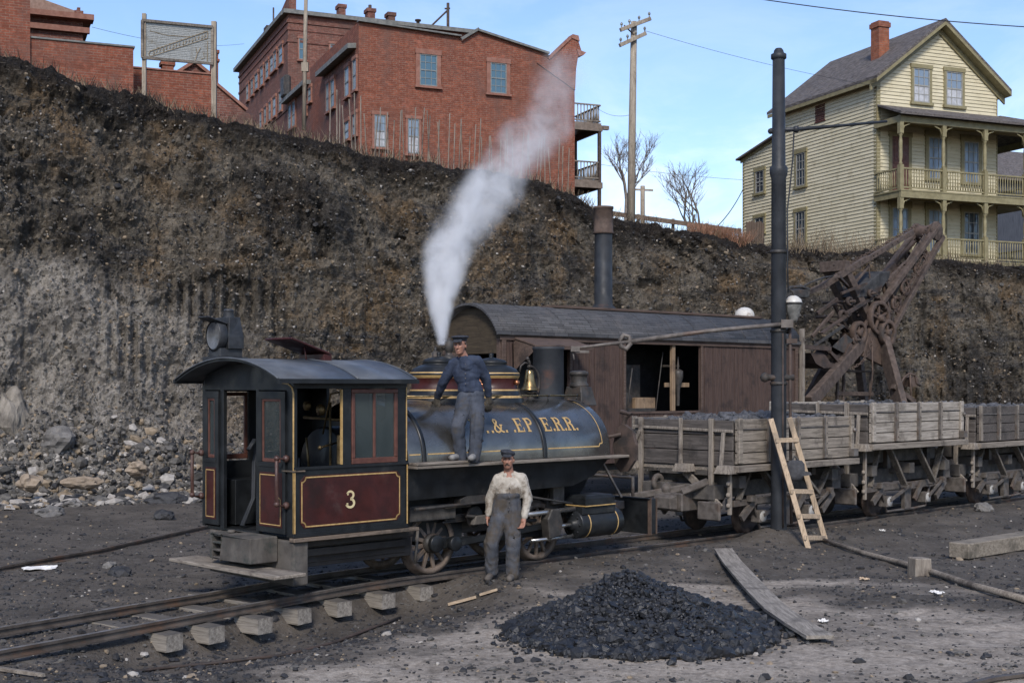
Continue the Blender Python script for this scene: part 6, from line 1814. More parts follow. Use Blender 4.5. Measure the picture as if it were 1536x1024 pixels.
mb.build('porch_roof', M['houseroof'], porch)
for x in (-.08, 2.07, 4.22, 6.37, 8.55):
    for z0, z1 in ((F1, F2 - .32), (F2, PE - .30)):
        mb = MB()
        mb.box(x - .09, x + .09, PY - .07, PY + .11, z0, z0 + 1.0); mb.box(x - .09, x + .09, PY - .07, PY + .11, z1 - .45, z1)
        mb.lathe([(.06, z0 + 1.0), (.085, z0 + 1.06), (.05, z0 + 1.12), (.08, z0 + 1.3), (.075, z1 - .75), (.05, z1 - .55), (.085, z1 - .5), (.07, z1 - .45)], (x, PY + .02, 0), 'z', 12)
        for s_ in (-1, 1):
            if (x < 0 and s_ < 0): continue
            mb.tube([(x + s_ * .08, PY + .02, z1 - .42), (x + s_ * .18, PY + .02, z1 - .14), (x + s_ * .45, PY + .02, z1 - .04)], .03, 6)
        mb.build('porch_post', M['olive'], porch)


def railing(par, m, pts, z0, h, st=.13, r=.024, name='railing', top=.09):
    mb = MB()
    for a, b in zip(pts, pts[1:]):
        a, b = Vector(a), Vector(b); L = (b - a).length; d = (b - a) / L
        mb.beam(a + Vector((0, 0, z0 + h)), b + Vector((0, 0, z0 + h)), top, .06); mb.beam(a + Vector((0, 0, z0 + .10)), b + Vector((0, 0, z0 + .10)), .06, .06)
        n_ = int(L / st)
        for i in range(1, n_): p = a + d * (L * i / n_); mb.tube([p + Vector((0, 0, z0 + .12)), p + Vector((0, 0, z0 + h * .3)), p + Vector((0, 0, z0 + h * .65)), p + Vector((0, 0, z0 + h - .03))], [r, r * 1.35, r * .8, r], 5)
    return mb.build(name, m, par)


for z in (F1, F2): railing(porch, M['olive'], [(-.08, 0, 0), (-.08, PY, 0), (8.55, PY, 0), (8.55, 4.5, 0)], z, .86)
mb = MB(); mb.tube([W(1300, 238, 52.2) - H.o, W(1400, 244, 52.2) - H.o], .01, 5)
# ---------------------------------------------------------------- dark barn behind the porch
bn = Frame(W(1480, 372, 66), RZ)
barn = thing('barn', 'dark blue grey boarded barn seen through the porch at the right edge', 'barn', bn.o, bn.rz)
zz = lambda py_, D: HC + (HY - py_) / F * D - bn.o.z
mb = MB(); e_, r_ = zz(265, 66), zz(222, 70)
mb.box(0, 14, 0, 8, -3, e_); mb.build('wall', M['barn'], barn)
mb = MB(); mb.hexa([(-.3, -.35, e_ - .15), (14, -.35, e_ - .15), (14, 4, r_), (-.3, 4, r_)], [(-.3, -.35, e_ - .03), (14, -.35, e_ - .03), (14, 4, r_ + .12), (-.3, 4, r_ + .12)])
mb.hexa([(-.3, 4, r_), (14, 4, r_), (14, 8.3, e_ - .1), (-.3, 8.3, e_ - .1)], [(-.3, 4, r_ + .1), (14, 4, r_ + .1), (14, 8.3, e_), (-.3, 8.3, e_)]); mb.build('roof', M['houseroof'], barn)
# board gate by the lean-to
p = W(1133, 364, 48.5); mb = MB()
for i in range(7): mb.box(-.38 + i * .11, -.28 + i * .11, 0, .03, -.2, .75 + .03 * ((i * 7) % 3))
mb.box(-.4, .42, .03, .07, .1, .18); mb.box(-.4, .42, .03, .07, .55, .63)
tag(mb.build('board_gate', wood('brown gate board', 'z', (.06, .042, .03), (.13, .095, .07)), loc=p, rz=RZ), 'small brown board gate beside the cream house', 'gate')

# ================================================================== RED BRICK BUILDING
BZ = 10.0
B = Frame(((538 - CX) / F * 58, 58, BZ), RZ)
bb = thing('brick_building', 'large red brick building with low rear wings and end balconies on the hill', 'building', B.o, B.rz)
bf = lambda u, o, z: (u, -o, z); bs = lambda u, o, z: (-o, u, z)
FT, LT, TT = 8.72, 7.72, 12.75
mb = MB()
# front block, with a strip left open for nothing: solid prism
mb.prism([(0, -3), (10.57, -3), (10.57, 7.85), (9.2, 8.15), (5.62, 8.90), (4.85, 8.35), (4.8, FT - .2), (0, FT)], 0, 9.0, 'y')
mb.prism([(8.6, 7.7), (9.2, 7.95), (10.35, 9.05), (10.75, 8.9), (10.95, 8.35), (10.72, 8.2), (10.62, 7.6), (10.57, 6.6)], -.06, .34, 'y')
mb.build('wall', M['brick'], bb)
mb = MB(); mb.box(.003, 5, 9.001, 13.99, -3, LT); mb.box(-.002, 5, .4, 6.2, -3, LT - .003); mb.box(.12, 5, 6.2, 8.9, -3, LT - .5); mb.box(-.003, 5, 8.9, 13.98, -3, LT + .1)
mb.build('rear_wing', M['brick_d'], bb)
mb = MB(); mb.box(-.004, 11, 14, 28, -3, TT); mb.build('tall_block', M['brick_d'], bb)
mb = MB()   # string courses and corbels on the tall block
for z, o in ((TT - .45, .06), (TT - .85, .04), (TT - 1.5, .05), (TT - 5.2, .05)): mb.box(-o - .004, 11, 14 - o, 14, z, z + .14); mb.box(-o - .004, -.004, 14, 28, z, z + .14)
mb.build('string_course', M['brick_d'], bb)
mb = MB(); mb.box(-.28, 11.1, 13.75, 14.3, TT, TT + .22); mb.box(-.32, .2, 14.3, 28.3, TT, TT + .22)
mb.hexa([(-.4, 6.3, LT - .1), (.3, 6.3, LT - .02), (.3, .4, LT - .02), (-.4, .4, LT - .1)], [(-.4, 6.3, LT + .12), (.3, 6.3, LT + .2), (.3, .4, LT + .2), (-.4, .4, LT + .12)])
mb.hexa([(-.4, 14, LT + .1), (.3, 14, LT + .15), (.3, 8.8, LT + .15), (-.4, 8.8, LT + .1)], [(-.4, 14, LT + .32), (.3, 14, LT + .35), (.3, 8.8, LT + .35), (-.4, 8.8, LT + .32)])
mb.beam((5.6, -.05, 8.93), (9.2, -.05, 8.2), .25, .10); mb.beam((4.8, -.05, 8.42), (5.66, -.05, 8.98), .25, .12); mb.beam((-.05, -.04, FT + .03), (4.8, -.04, FT - .16), .3, .07)
mb.build('cornice', M['roofgrey'], bb)
mb = MB()
for q in ([(9.15, 7.98), (10.33, 9.12), (10.36, 9.02), (9.2, 7.9)],): mb.prism(q, -.12, .42, 'y')
mb.prism([(10.3, 9.05), (10.42, 9.22), (10.72, 9.18), (10.78, 8.92)], -.12, .42, 'y'); mb.prism([(10.62, 8.55), (11.12, 8.42), (10.98, 8.28), (10.74, 8.22)], -.12, .42, 'y')
mb.build('gable_coping', M['stonetrim'], bb)
bfr = [M['stonetrim'], surf('grey green sash', (.13, .15, .15), (.2, .22, .22), 9, rough=.6)]
M['pane_blue'] = glass_dark('blue window glass', (.06, .12, .16), .1)


def bw(px0, py0, px1, py1, fw=.18, pane='pane_blue', **kw):
    (a, z1), (b, z0) = B.yp(px0, py0, 0), B.yp(px1, py1, 0)
    return window(bb, bf, a, b, z0, z1, bfr, M[pane], fw=fw, **kw)


bw(629, 81, 655, 131, curtain=.0, cols=3, rows=4); bw(735, 94, 759, 142, cols=3, rows=4)
bw(561, 172, 578, 222, fw=.10, pane='pane_sky', cols=3, curtain=.5); bw(611, 178, 628, 232, fw=.10, pane='pane_sky', cols=2, curtain=.5)
for a in (.3,):
    mb = MB()


def sw(px0, py0, px1, py1, pane='pane_sky'):
    (a, z1), (b, z0) = B.xp(px1, py0, -.004), B.xp(px0, py1, -.004)
    if abs(a - b) < .35: a = b + (.5 if a > b else -.5)
    return window(bb, lambda u, o, z: (-.004 - o, u, z), min(a, b), max(a, b), z0, z1, bfr, M[pane], fw=.07, head=.1, cols=2, rows=2)


for q in ((519, 99, 525, 148), (531, 88, 536, 138), (491, 124, 495, 170), (498, 118, 503, 164), (519, 181, 525, 212), (531, 170, 536, 205), (434, 157, 438, 196), (440, 151, 444, 192), (458, 138, 461, 174), (464, 131, 468, 155),
          (420, 66, 425, 99), (412, 75, 416, 107), (407, 83, 411, 112), (400, 90, 404, 121), (392, 98, 396, 131), (384, 109, 388, 137), (378, 118, 381, 145), (371, 126, 374, 153), (420, 136, 424, 169), (411, 145, 415, 177), (405, 152, 408, 182), (398, 160, 401, 188), (391, 168, 394, 195)):
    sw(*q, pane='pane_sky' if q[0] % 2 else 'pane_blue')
(a0, z1), (b0, z0) = B.yp(495, 66, 14), B.yp(510, 92, 14)
tf = lambda u, o, z: (u, 14 - o, z)
window(bb, tf, a0, b0, z0, z1, bfr, M['pane_blue'], fw=.08, cols=2, rows=2); window(bb, tf, b0 + .35, b0 + 1.0, z0 + .1, z1 - .02, bfr, M['pane_blue'], fw=.08, cols=2, rows=2)
(a0, z1), (b0, z0) = B.yp(448, 58, 14), B.yp(453, 90, 14); window(bb, tf, a0, b0 + .2, z0, z1, bfr, M['pane_blue'], fw=.06, cols=1, rows=2)
mb = MB()
for (px0, py0, px1, py1) in ((505, 8, 518, 27), (548, 14, 562, 36), (579, 20, 592, 38)):
    (a, z1), (b, z0) = B.yp(px0, py0, 16), B.yp(px1, py1, 16)
    mb = MB(); mb.box(a + .06, b - .06, 15.7, 16.3, TT - .3, z1 - .2); mb.box(a, b, 15.65, 16.35, z1 - .2, z1); mb.build('chimney', M['brick_d'], bb)
mb = MB()
a, z = B.yp(555, 8, 16); mb.tube([(a, 16, TT), (a, 16, z)], .10, 8)
a, z = B.yp(627, 30, 16); mb.lathe([(.10, TT), (.10, z - .1), (.18, z - .08), (.18, z)], (a, 16, 0), 'z', 12)
a, z = B.yp(672, 5, 16); a2, z2 = B.yp(640, 46, 16); mb.tube([(a, 16, TT - .8), (a, 16, z)], .09, 8); mb.tube([(a, 16, z - .4), (a2, 16, z2)], .06, 6); mb.box(a - .35, a + .35, 15.7, 16.3, TT - .3, TT + .35); mb.tube([(a - .2, 16, z - .35), (a + .12, 16, z - .3)], .05, 6)
a, z = B.yp(385, 20, 24)
a, z = B.xp(405, 22, 0); mb.tube([(0.2, a, TT), (.2, a, TT + 1.6)], .05, 6); mb.box(-.1, .5, a + .5, a + 1.3, TT + .2, TT + .7)
mb.build('roof_pipe', M['rust_d'], bb)
mb = MB(); a, z = B.yp(435, 5, 16); mb.prism([(14.2, TT + .2), (18.5, TT + .2), (14.2, TT + 1.2)], .1, .5, 'x'); mb.build('parapet', M['brick_d'], bb)
mb = MB(); (a, z1), (b, z0) = B.xp(437, 112, -.1), B.xp(431, 150, -.1); mb.box(-.5, -.1, min(a, b), max(a, b), z0, z1); mb.build('tank_box', M['iron'], bb, bevel=.1)
# balconies at the end
Z1, Z2 = 5.15, 2.42
M['bal'] = surf('grey brown porch paint', (.11, .085, .065), (.19, .15, .12), 5, rough=.7)
for z in (Z2, Z1):
    mb = MB(); mb.box(10.57, 12.0, .05, 3.0, z - .10, z); mb.box(10.57, 12.05, 0.0, .12, z - .38, z - .10); mb.box(11.9, 12.05, .12, 3.0, z - .38, z - .10)
    if z == Z1: mb.box(12.04, 12.35, -.1, .1, Z1 - .30, Z1 - .12)
    bal = mb.build('balcony', M['bal'], bb)
for z in (Z1, Z2): railing(bal, M['gwz'], [(10.6, .08, 0), (11.95, .08, 0), (11.95, 2.9, 0)], z, .86, .15, .03)
mb = MB()
for x, y in ((11.92, .1), (11.0, 2.8), (11.92, 2.8)): mb.box(x - .07, x + .07, y - .07, y + .07, -2.0, Z1 - .38)
mb.beam((10.8, 1.2, 1.0), (12.2, 1.2, -1.6), .2, .06); mb.beam((10.8, .6, 1.0), (12.2, .6, -1.6), .2, .06)
for k in range(7): mb.box(10.9 + k * .2, 11.1 + k * .2, .6, 1.2, .75 - k * .37, .80 - k * .37)
mb.build('balcony_post', M['rust_d'], bal)

# ================================================================== BRICK WALLS ON THE LEFT
K = Frame(W(200, 130, 46) * 1.0, RZ); K.o.z = 9.5; K = Frame(K.o, RZ)
ky = lambda a, b, y: K.yp(a, b, y)


def kobj(name, label, cat): return thing(name, label, cat, K.o, K.rz)


w1 = kobj('brick_wall', 'tall rough red brick wall filling the top left corner, dropping to a lower run on its right', 'wall')
mb = MB(); zt_ = ky(200, 72, 0)[1]; xa = ky(45, 50, 0)[0]
mb.box(xa, 0, 0, .45, -2, zt_); mb.box(xa - 9, xa, -.12, 3, -2, zt_ + 5.5)
mb.build('wall', M['brick'], w1)
mb = MB(); mb.box(xa, .05, -.05, .5, zt_, zt_ + .06); mb.build('coping', M['roofgrey'], w1)
mb = MB(); mb.box(xa + 1.1, -.001, -.10, 0, -2, 1.72); mb.build('footing', M['brick_d'], w1)
w2 = kobj('brick_wall', 'lower red brick wall behind the billboard posts', 'wall')
x2, z2 = ky(362, 112, 1.2); z2 = ky(200, 102, 1.2)[1]; x2 = ky(320, 112, 1.2)[0]
mb = MB(); mb.box(-.4, x2, 1.2, 1.6, -4, z2); mb.build('wall', M['brick'], w2)
mb = MB(); mb.box(-.4, x2 + .05, 1.15, 1.65, z2, z2 + .05); mb.build('coping', M['stonetrim'], w2)
xe, ze = ky(364, 165, 1.3); xs_, zs = ky(322, 124, 1.3)
mb = MB(); mb.prism([(x2 + .002, -4), (xe + .3, -4), (xe + .3, ze - .2), (xe, ze), (x2 + .002, zs)], 1.25, 1.65, 'y'); mb.build('end_gable', M['brick_d'], w2)
mb = MB(); mb.beam((x2, 1.4, zs + .03), (xe + .15, 1.4, ze + .0), .5, .10); mb.build('gable_coping', M['stonetrim'], w2)
hb = kobj('brick_house', 'red brick house with a sloping cornice and small chimney behind the tall wall', 'house')
x0_, z0_ = ky(30, 52, 8); x1_, z1_ = ky(138, 34, 8)
mb = MB(); mb.box(x0_ - 3, x1_ - .35, 8, 20, -2, z1_)
mb.build('wall', M['brick_d'], hb)
ap = ky(50, -6, 8)
mb = MB(); mb.box(x0_ - 3, x1_ + .05, 7.6, 8.3, z1_, z1_ + .22); mb.box(x0_ - 3, x1_ - .1, 7.8, 8, z1_ - .5, z1_ - .28)
mb.build('cornice', M['stonetrim'], hb)
mb = MB(); mb.prism([(x0_ - 3, z1_ + .22), (x1_ + .05, z1_ + .22), (ap[0], ap[1]), (x0_ - 3, ap[1] + 1)], 8.0, 19, 'y'); mb.build('roof', surf('tan gable stucco', (.20, .13, .10), (.28, .19, .15), 7, rough=.9, bump=.3), hb)
xc0, zc0 = ky(124, 11, 7.9); xc1, _ = ky(113, 24, 7.9)
mb = MB(); mb.box(xc1 + .05, xc0 - .05, 7.95, 8.5, z1_, zc0 - .15); mb.box(xc1 - .03, xc0 + .03, 7.9, 8.55, zc0 - .32, zc0 - .15); mb.box(xc1 + .08, xc0 - .08, 8.0, 8.45, zc0 - .15, zc0); mb.build('chimney', M['brick_d'], hb)
gh = kobj('brick_house', 'small gabled red brick house peeping over the lower wall under the billboard', 'house')
x0_, z0_ = ky(268, 112, 5); x1_, z1_ = ky(314, 112, 5); xm, zm_ = ky(291, 95, 5)
mb = MB(); mb.prism([(x0_, -2), (x1_, -2), (x1_, z1_), (xm, zm_), (x0_, z1_)], 5, 9, 'y'); mb.build('wall', M['brick_d'], gh)
mb = MB(); mb.beam((x0_ - .15, 4.95, z1_ - .1), (xm, 4.95, zm_ + .05), .25, .12); mb.beam((xm, 4.95, zm_ + .05), (x1_ + .15, 4.95, z1_ - .1), .25, .12); mb.build('rake', M['stonetrim'], gh)
mb = MB(); a, z = ky(251, 90, 5.5); mb.box(a - .22, a + .22, 5.3, 5.8, -1, z - .06); mb.box(a - .28, a + .28, 5.25, 5.85, z - .25, z - .1); mb.lathe([(.07, z - .06), (.07, z + .1)], (a - .1, 5.5, 0), n=8); mb.build('chimney', M['brick'], gh); mb = MB()
a, z = ky(322, 75, 4); mb.box(a - .14, a + .14, 4, 4.3, -1, z); mb.box(a - .18, a + .18, 3.95, 4.35, z - .12, z); mb.box(a - .19, a + .19, 3.95, 4.35, z - .45, z - .35); mb.build('chimney', M['brick'], gh)

# ================================================================== BILLBOARD, POLES, FENCES, TREES, WIRES
c0, c1, c2, c3 = W(214, 31, 35.0), W(319, 41, 36.6), W(319, 96, 36.6), W(214, 87, 35.0)
bd = thing('billboard', 'weathered slatted billboard with faded diagonal marks on two tall posts', 'billboard', (c3 + c2) / 2)
o_ = bd.location.copy()
ux = (c1 - c0); back = Vector((.28, 1, 0)).normalized()
mb = MB(); ns = 22
for i in range(ns):
    a, b = c3.lerp(c0, i / ns) - o_, c2.lerp(c1, i / ns) - o_; a2, b2 = c3.lerp(c0, (i + .9) / ns) - o_, c2.lerp(c1, (i + .9) / ns) - o_
    dz = Vector((0, 0, .006 * math.sin(i * 2.1)))
    mb.hexa([a + dz, b, b + back * .02, a + back * .02 + dz], [a2 + back * .012, b2 + back * .012 + dz, b2 + back * .03, a2 + back * .03])
mb.hexa([c3 - o_ + back * .03, c2 - o_ + back * .03, c2 - o_ + back * .05, c3 - o_ + back * .05], [c0 - o_ + back * .03, c1 - o_ + back * .03, c1 - o_ + back * .05, c0 - o_ + back * .05])
mb.build('slat_panel', wood('pale grey slat', 'x', (.26, .265, .25), (.40, .41, .39), (.22, .20, .16)), bd)
mb = MB()
for a, b in ((c0, c1), (c3, c2), (c0, c3), (c1, c2)): mb.beam(a - o_ - back * .01, b - o_ - back * .01, .08, .07)
mb.build('board_frame', M['gwx'], bd)
mb = MB(); lp = lambda u, v: c3 + (c2 - c3) * u + (c0 - c3) * v - o_ - back * .006


def mark(pts, w):
    for p, q in zip(pts, pts[1:]):
        a, b = lp(*p), lp(*q); d = (b - a).normalized(); n_ = d.cross(back).normalized() * w / 2
        mb.add([a - n_, b - n_, b + n_, a + n_], [(0, 1, 2, 3)])


mark([(.10, .20), (.92, .90)], .035); mark([(.10, .05), (.92, .70)], .03); mark([(.10, .20), (.08, .12), (.10, .05)], .035); mark([(.92, .90), (.93, .80), (.92, .70)], .03)
for i in range(17):
    u = .14 + i * .046; v = .08 + (u - .10) * .80
    mark([(u, v + .02), (u + .012, v + .10)] if i % 3 else [(u, v + .02), (u + .02, v + .04), (u + .012, v + .10)], .035)
mark([(.74, .05), (.77, .24), (.82, .42)], .035); mark([(.77, .24), (.75, .42)], .03); mark([(.10, .74), (.35, .66), (.70, .70)], .02); mark([(.86, .28), (.88, .14), (.83, .10)], .02); mark([(.92, .02), (.925, .62)], .03)
mb.build('faded_mark', surf('faded brown paint', (.15, .115, .07), (.22, .18, .12), 9, rough=.9), bd)
for a, b, w_ in ((c3, 215.5, .10), (c2, 317.5, .13)):
    top_ = a - o_ + Vector((0, 0, 1.2)) + back * .08; gz_ = hill_z(a.x, a.y) - .3 - o_.z
    mb = MB(); mb.beam(Vector((top_.x, top_.y, gz_)), top_, w_, w_); mb.build('billboard_post', M['polewood'], bd)

p = W(456, 128, 58.5); mb = MB(); mb.tube([(0, 0, -2.0), (.05, 0, 2.0), (.12, 0, 5.5)], [.10, .09, .08], 10)
mb.box(-.10, .20, -.1, .1, .6, 1.0)
o = tag(mb.build('flagpole', M['polewood'], loc=p), 'pale wooden pole rising in front of the low brick wing', 'pole')
p = W(946, 330, 45.0)
tp = thing('telegraph_pole', 'tall grey wooden telegraph pole with two slanting crossarms', 'telegraph pole', p)
t_ = W(951, 33, 45.0) - p
mb = MB(); mb.tube([(0, 0, -1), t_ * .5, t_], [.145, .125, .105], 12); part(mb, 'pole_shaft', M['polewood'], tp, 0)
for (a, b) in (((930, 47), (975, 30)), ((929, 70), (968, 52))):
    A, Bq = W(*a, 44.7) - p, W(*b, 45.2) - p
    A += Vector((0, -.14, 0)); Bq += Vector((0, -.14, 0))
    mb = MB(); mb.beam(A, Bq, .11, .13); ca = part(mb, 'crossarm', M['polewood'], tp, .01)
    mb = MB()
    for k in (.04, .3, .62, .96): q = A.lerp(Bq, k); mb.tube([q + Vector((0, 0, .06)), q + Vector((0, 0, .15))], .02, 6); mb.lathe([(.03, .14), (.045, .16), (.045, .2), (.025, .24), (0, .25)], q, n=8)
    part(mb, 'insulator', surf('grey glass insulator', (.12, .13, .13), (.2, .21, .2), 8, rough=.2), ca, 0)
mb = MB(); mb.beam(t_ + Vector((-.35, -.1, -.15)), t_ * .93 + Vector((0, -.1, 0)), .04, .04); part(mb, 'arm_brace', M['rust_d'], tp, 0)
p = W(964, 335, 75); mb = MB(); h_ = (W(964, 279, 75) - p).z; mb.tube([(0, 0, -1), (0, 0, h_)], .13, 8); mb.beam((-.5, 0, h_ - .2), (.6, 0, h_ - .25), .1, .1)
tag(mb.build('telegraph_pole', M['polewood'], loc=p), 'small distant telegraph pole beside the tall one', 'telegraph pole')


def bare_tree(px, py, D, h, label, seed, spread=.62, trunks=1):
    p = W(px, py, D); rr = random.Random(seed)
    root = thing('bare_tree', label, 'tree', p)
    tr, cr = MB(), MB()

    def grow(mb, a, d, L, r, lev):
        n_ = 4; pts = [a]; dd = d.copy()
        for i in range(n_):
            dd = (dd + Vector((rr.uniform(-1, 1), rr.uniform(-1, 1), rr.uniform(-.3, .8))) * .13).normalized(); pts.append(pts[-1] + dd * L / n_)
        mb.tube(pts, [r * (1 - .12 * i) for i in range(n_ + 1)], 5 if lev < 3 else 4, caps=False)
        if lev >= 6 or r < .006: return
        for i in range(rr.choice((3, 3, 4)) + (1 if lev > 3 else 0)):
            k = rr.uniform(.35, 1); q = pts[min(int(k * n_) + 1, n_)]
            nd = (dd + Vector((rr.uniform(-1, 1), rr.uniform(-1, 1), rr.uniform(-.15, .8))) * spread).normalized()
            grow(cr, q, nd, L * rr.uniform(.58, .80), max(r * rr.uniform(.42, .58), .0055), lev + 1)
    for k in range(trunks): grow(tr, Vector((rr.uniform(-.4, .4) * (trunks > 1), 0, -.6)), Vector((rr.uniform(-.5, .5) * (trunks > 1), rr.uniform(-.3, .3) * (trunks > 1), 1)).normalized(), h * .36, .13 if trunks == 1 else .08, 0)
    tr.build('trunk', M['bark'], root, merge=False); cr.build('crown', M['bark'], root, merge=False)


bare_tree(938, 338, 58, 5.0, 'bare tree behind the tall telegraph pole', 5, .8)
bare_tree(1036, 354, 56, 4.4, 'bare bushy tree right of the telegraph pole, behind the rail fence', 9, .85, 3)

fe = thing('rail_fence', 'low wooden rail fence along the lip of the bank below the trees', 'fence', W(1000, 345, 46.5)); o_ = fe.location.copy()
mb = MB(); pts = [W(902, 318, 45.5), W(960, 326, 45.8), W(1040, 337, 46.2), W(1112, 347, 46.8)]
for a, b in zip(pts, pts[1:]): mb.beam(a - o_, b - o_, .05, .16)
mb.build('rail', wood('brown fence rail', 'x', (.08, .055, .04), (.16, .12, .09)), fe)
for px_ in (905, 958, 1010, 1060, 1110):
    t = (px_ - 902) / 210; q = W(px_, 318 + 29 * t, 45.5 + 1.3 * t); b = hill_z(q.x, q.y)
    mb = MB(); mb.beam(Vector((q.x, q.y + .08, b - .5)) - o_, q - o_ + Vector((0, .08, .12)), .10, .10); mb.build('fence_post', M['gwz'], fe)
mb = MB(); a, b = W(1030, 338, 45.6), W(1098, 350, 46.0)
for k in range(3): mb.beam(a + Vector((0, -.1, -.18 * k)) - a, b + Vector((0, -.1, -.18 * k)) - a, .04, .15)
tag(mb.build('plank_stack', wood('red brown plank', 'x', (.13, .07, .045), (.24, .14, .10)), loc=a), 'red brown planks lying along the rail fence', 'planks')

pf = thing('picket_fence', 'row of rough leaning wooden stakes along the bank below the brick building', 'fence', W(680, 250, 40.5)); o_ = pf.location.copy()
rr = random.Random(21)
for i in range(46):
    px_ = 496 + i * 7.9 + rr.uniform(-2.5, 2.5); D = lerp_tab(DT, px_) + .5
    x = (px_ - CX) / F * D; z = hill_z(x, D); h_ = rr.uniform(1.15, 1.75)
    mb = MB(); mb.beam(Vector((x, D, z - .3)) - o_, Vector((x + rr.uniform(-.12, .12), D + rr.uniform(-.1, .1), z + h_)) - o_, rr.uniform(.06, .10), .03, w2=.04)
    mb.build('picket', M['picket'] if 'picket' in M else M.setdefault('picket', wood('dark grey picket', 'z', (.10, .082, .066), (.26, .22, .18), (.07, .055, .045))), pf)


def wire(pts, r, label):
    P = []
    for a, b in zip(pts, pts[1:]):
        L = (b - a).length
        for i in range(13): t = i / 13; P.append(a.lerp(b, t) - Vector((0, 0, L * .012 * 4 * t * (1 - t))))
    P.append(pts[-1]); mb = MB(); o_ = P[0].copy(); mb.tube([p - o_ for p in P], r, 5)
    tag(mb.build('overhead_wire', M['pipe'], loc=o_), label, 'wire', 'overhead wires against the sky')


wire([W(1120, -4, 30), W(1560, 42, 30)], .013, 'thick dark wire crossing the top right corner')
wire([W(966, 46, 45), W(1330, 132, 54)], .007, 'thin wire running from the telegraph pole towards the cream house')
wire([W(138, 41, 50), W(366, 66, 78)], .008, 'thin wire between the brick houses behind the billboard')
wire([W(893, 160, 62), W(948, 172, 45.2)], .007, 'short thin wire between the brick building and the telegraph pole')
wire([W(896, 246, 62), W(1116, 270, 60)], .008, 'faint wire crossing low behind the bare trees')
wire([W(1114, 285, 60), W(1070, 345, 47)], .02, 'dark guy wire slanting down left of the cream house')
# ================================================================== PEOPLE
M['skin'] = surf('weathered skin', (.24, .118, .080), (.34, .175, .122), 14, c3=(.24, .115, .08), c3s=9, rough=.6, bump=.05)
M['hair'] = surf('dark brown hair', (.025, .017, .012), (.05, .035, .025), 30, rough=.7)
M['eye'] = surf('dark eye', (.015, .012, .010), (.03, .025, .02), 9, rough=.3)
M['capcloth'] = surf('dark cap cloth', (.016, .018, .024), (.035, .038, .048), 30, rough=.85, bump=.3, bs=80)
M['navy'] = surf('navy work jacket', (.014, .021, .040), (.032, .044, .074), 8, c3=(.026, .030, .042), c3s=5, rough=.9, bump=.35, bs=26, bd=.012)
M['denim'] = surf('dusty grey blue trousers', (.026, .032, .044), (.064, .072, .092), 4, c3=(.052, .047, .042), c3s=5, c3t=(.48, .7), rough=.95, bump=.2, bs=16, bd=.012)
M['overall'] = surf('faded dusty overalls', (.038, .042, .051), (.082, .087, .100), 4, c3=(.060, .049, .038), c3s=3.5, c3t=(.42, .62), rough=.95, bump=.2, bs=16, bd=.012)
M['shirt'] = surf('soiled cream work shirt', (.31, .28, .235), (.44, .405, .35), 8, c3=(.13, .102, .075), c3s=5, c3t=(.47, .66), rough=.95, bump=.2, bs=16, bd=.012)
M['boot'] = surf('dusty leather boot', (.05, .042, .036), (.12, .105, .09), 9, rough=.85, bump=.3)
M['boot2'] = surf('pale dusty boot', (.13, .125, .12), (.24, .235, .225), 9, rough=.9, bump=.3)
M['glove'] = surf('dark oily glove', (.030, .026, .020), (.065, .056, .044), 14, rough=.85, bump=.4, bs=40)


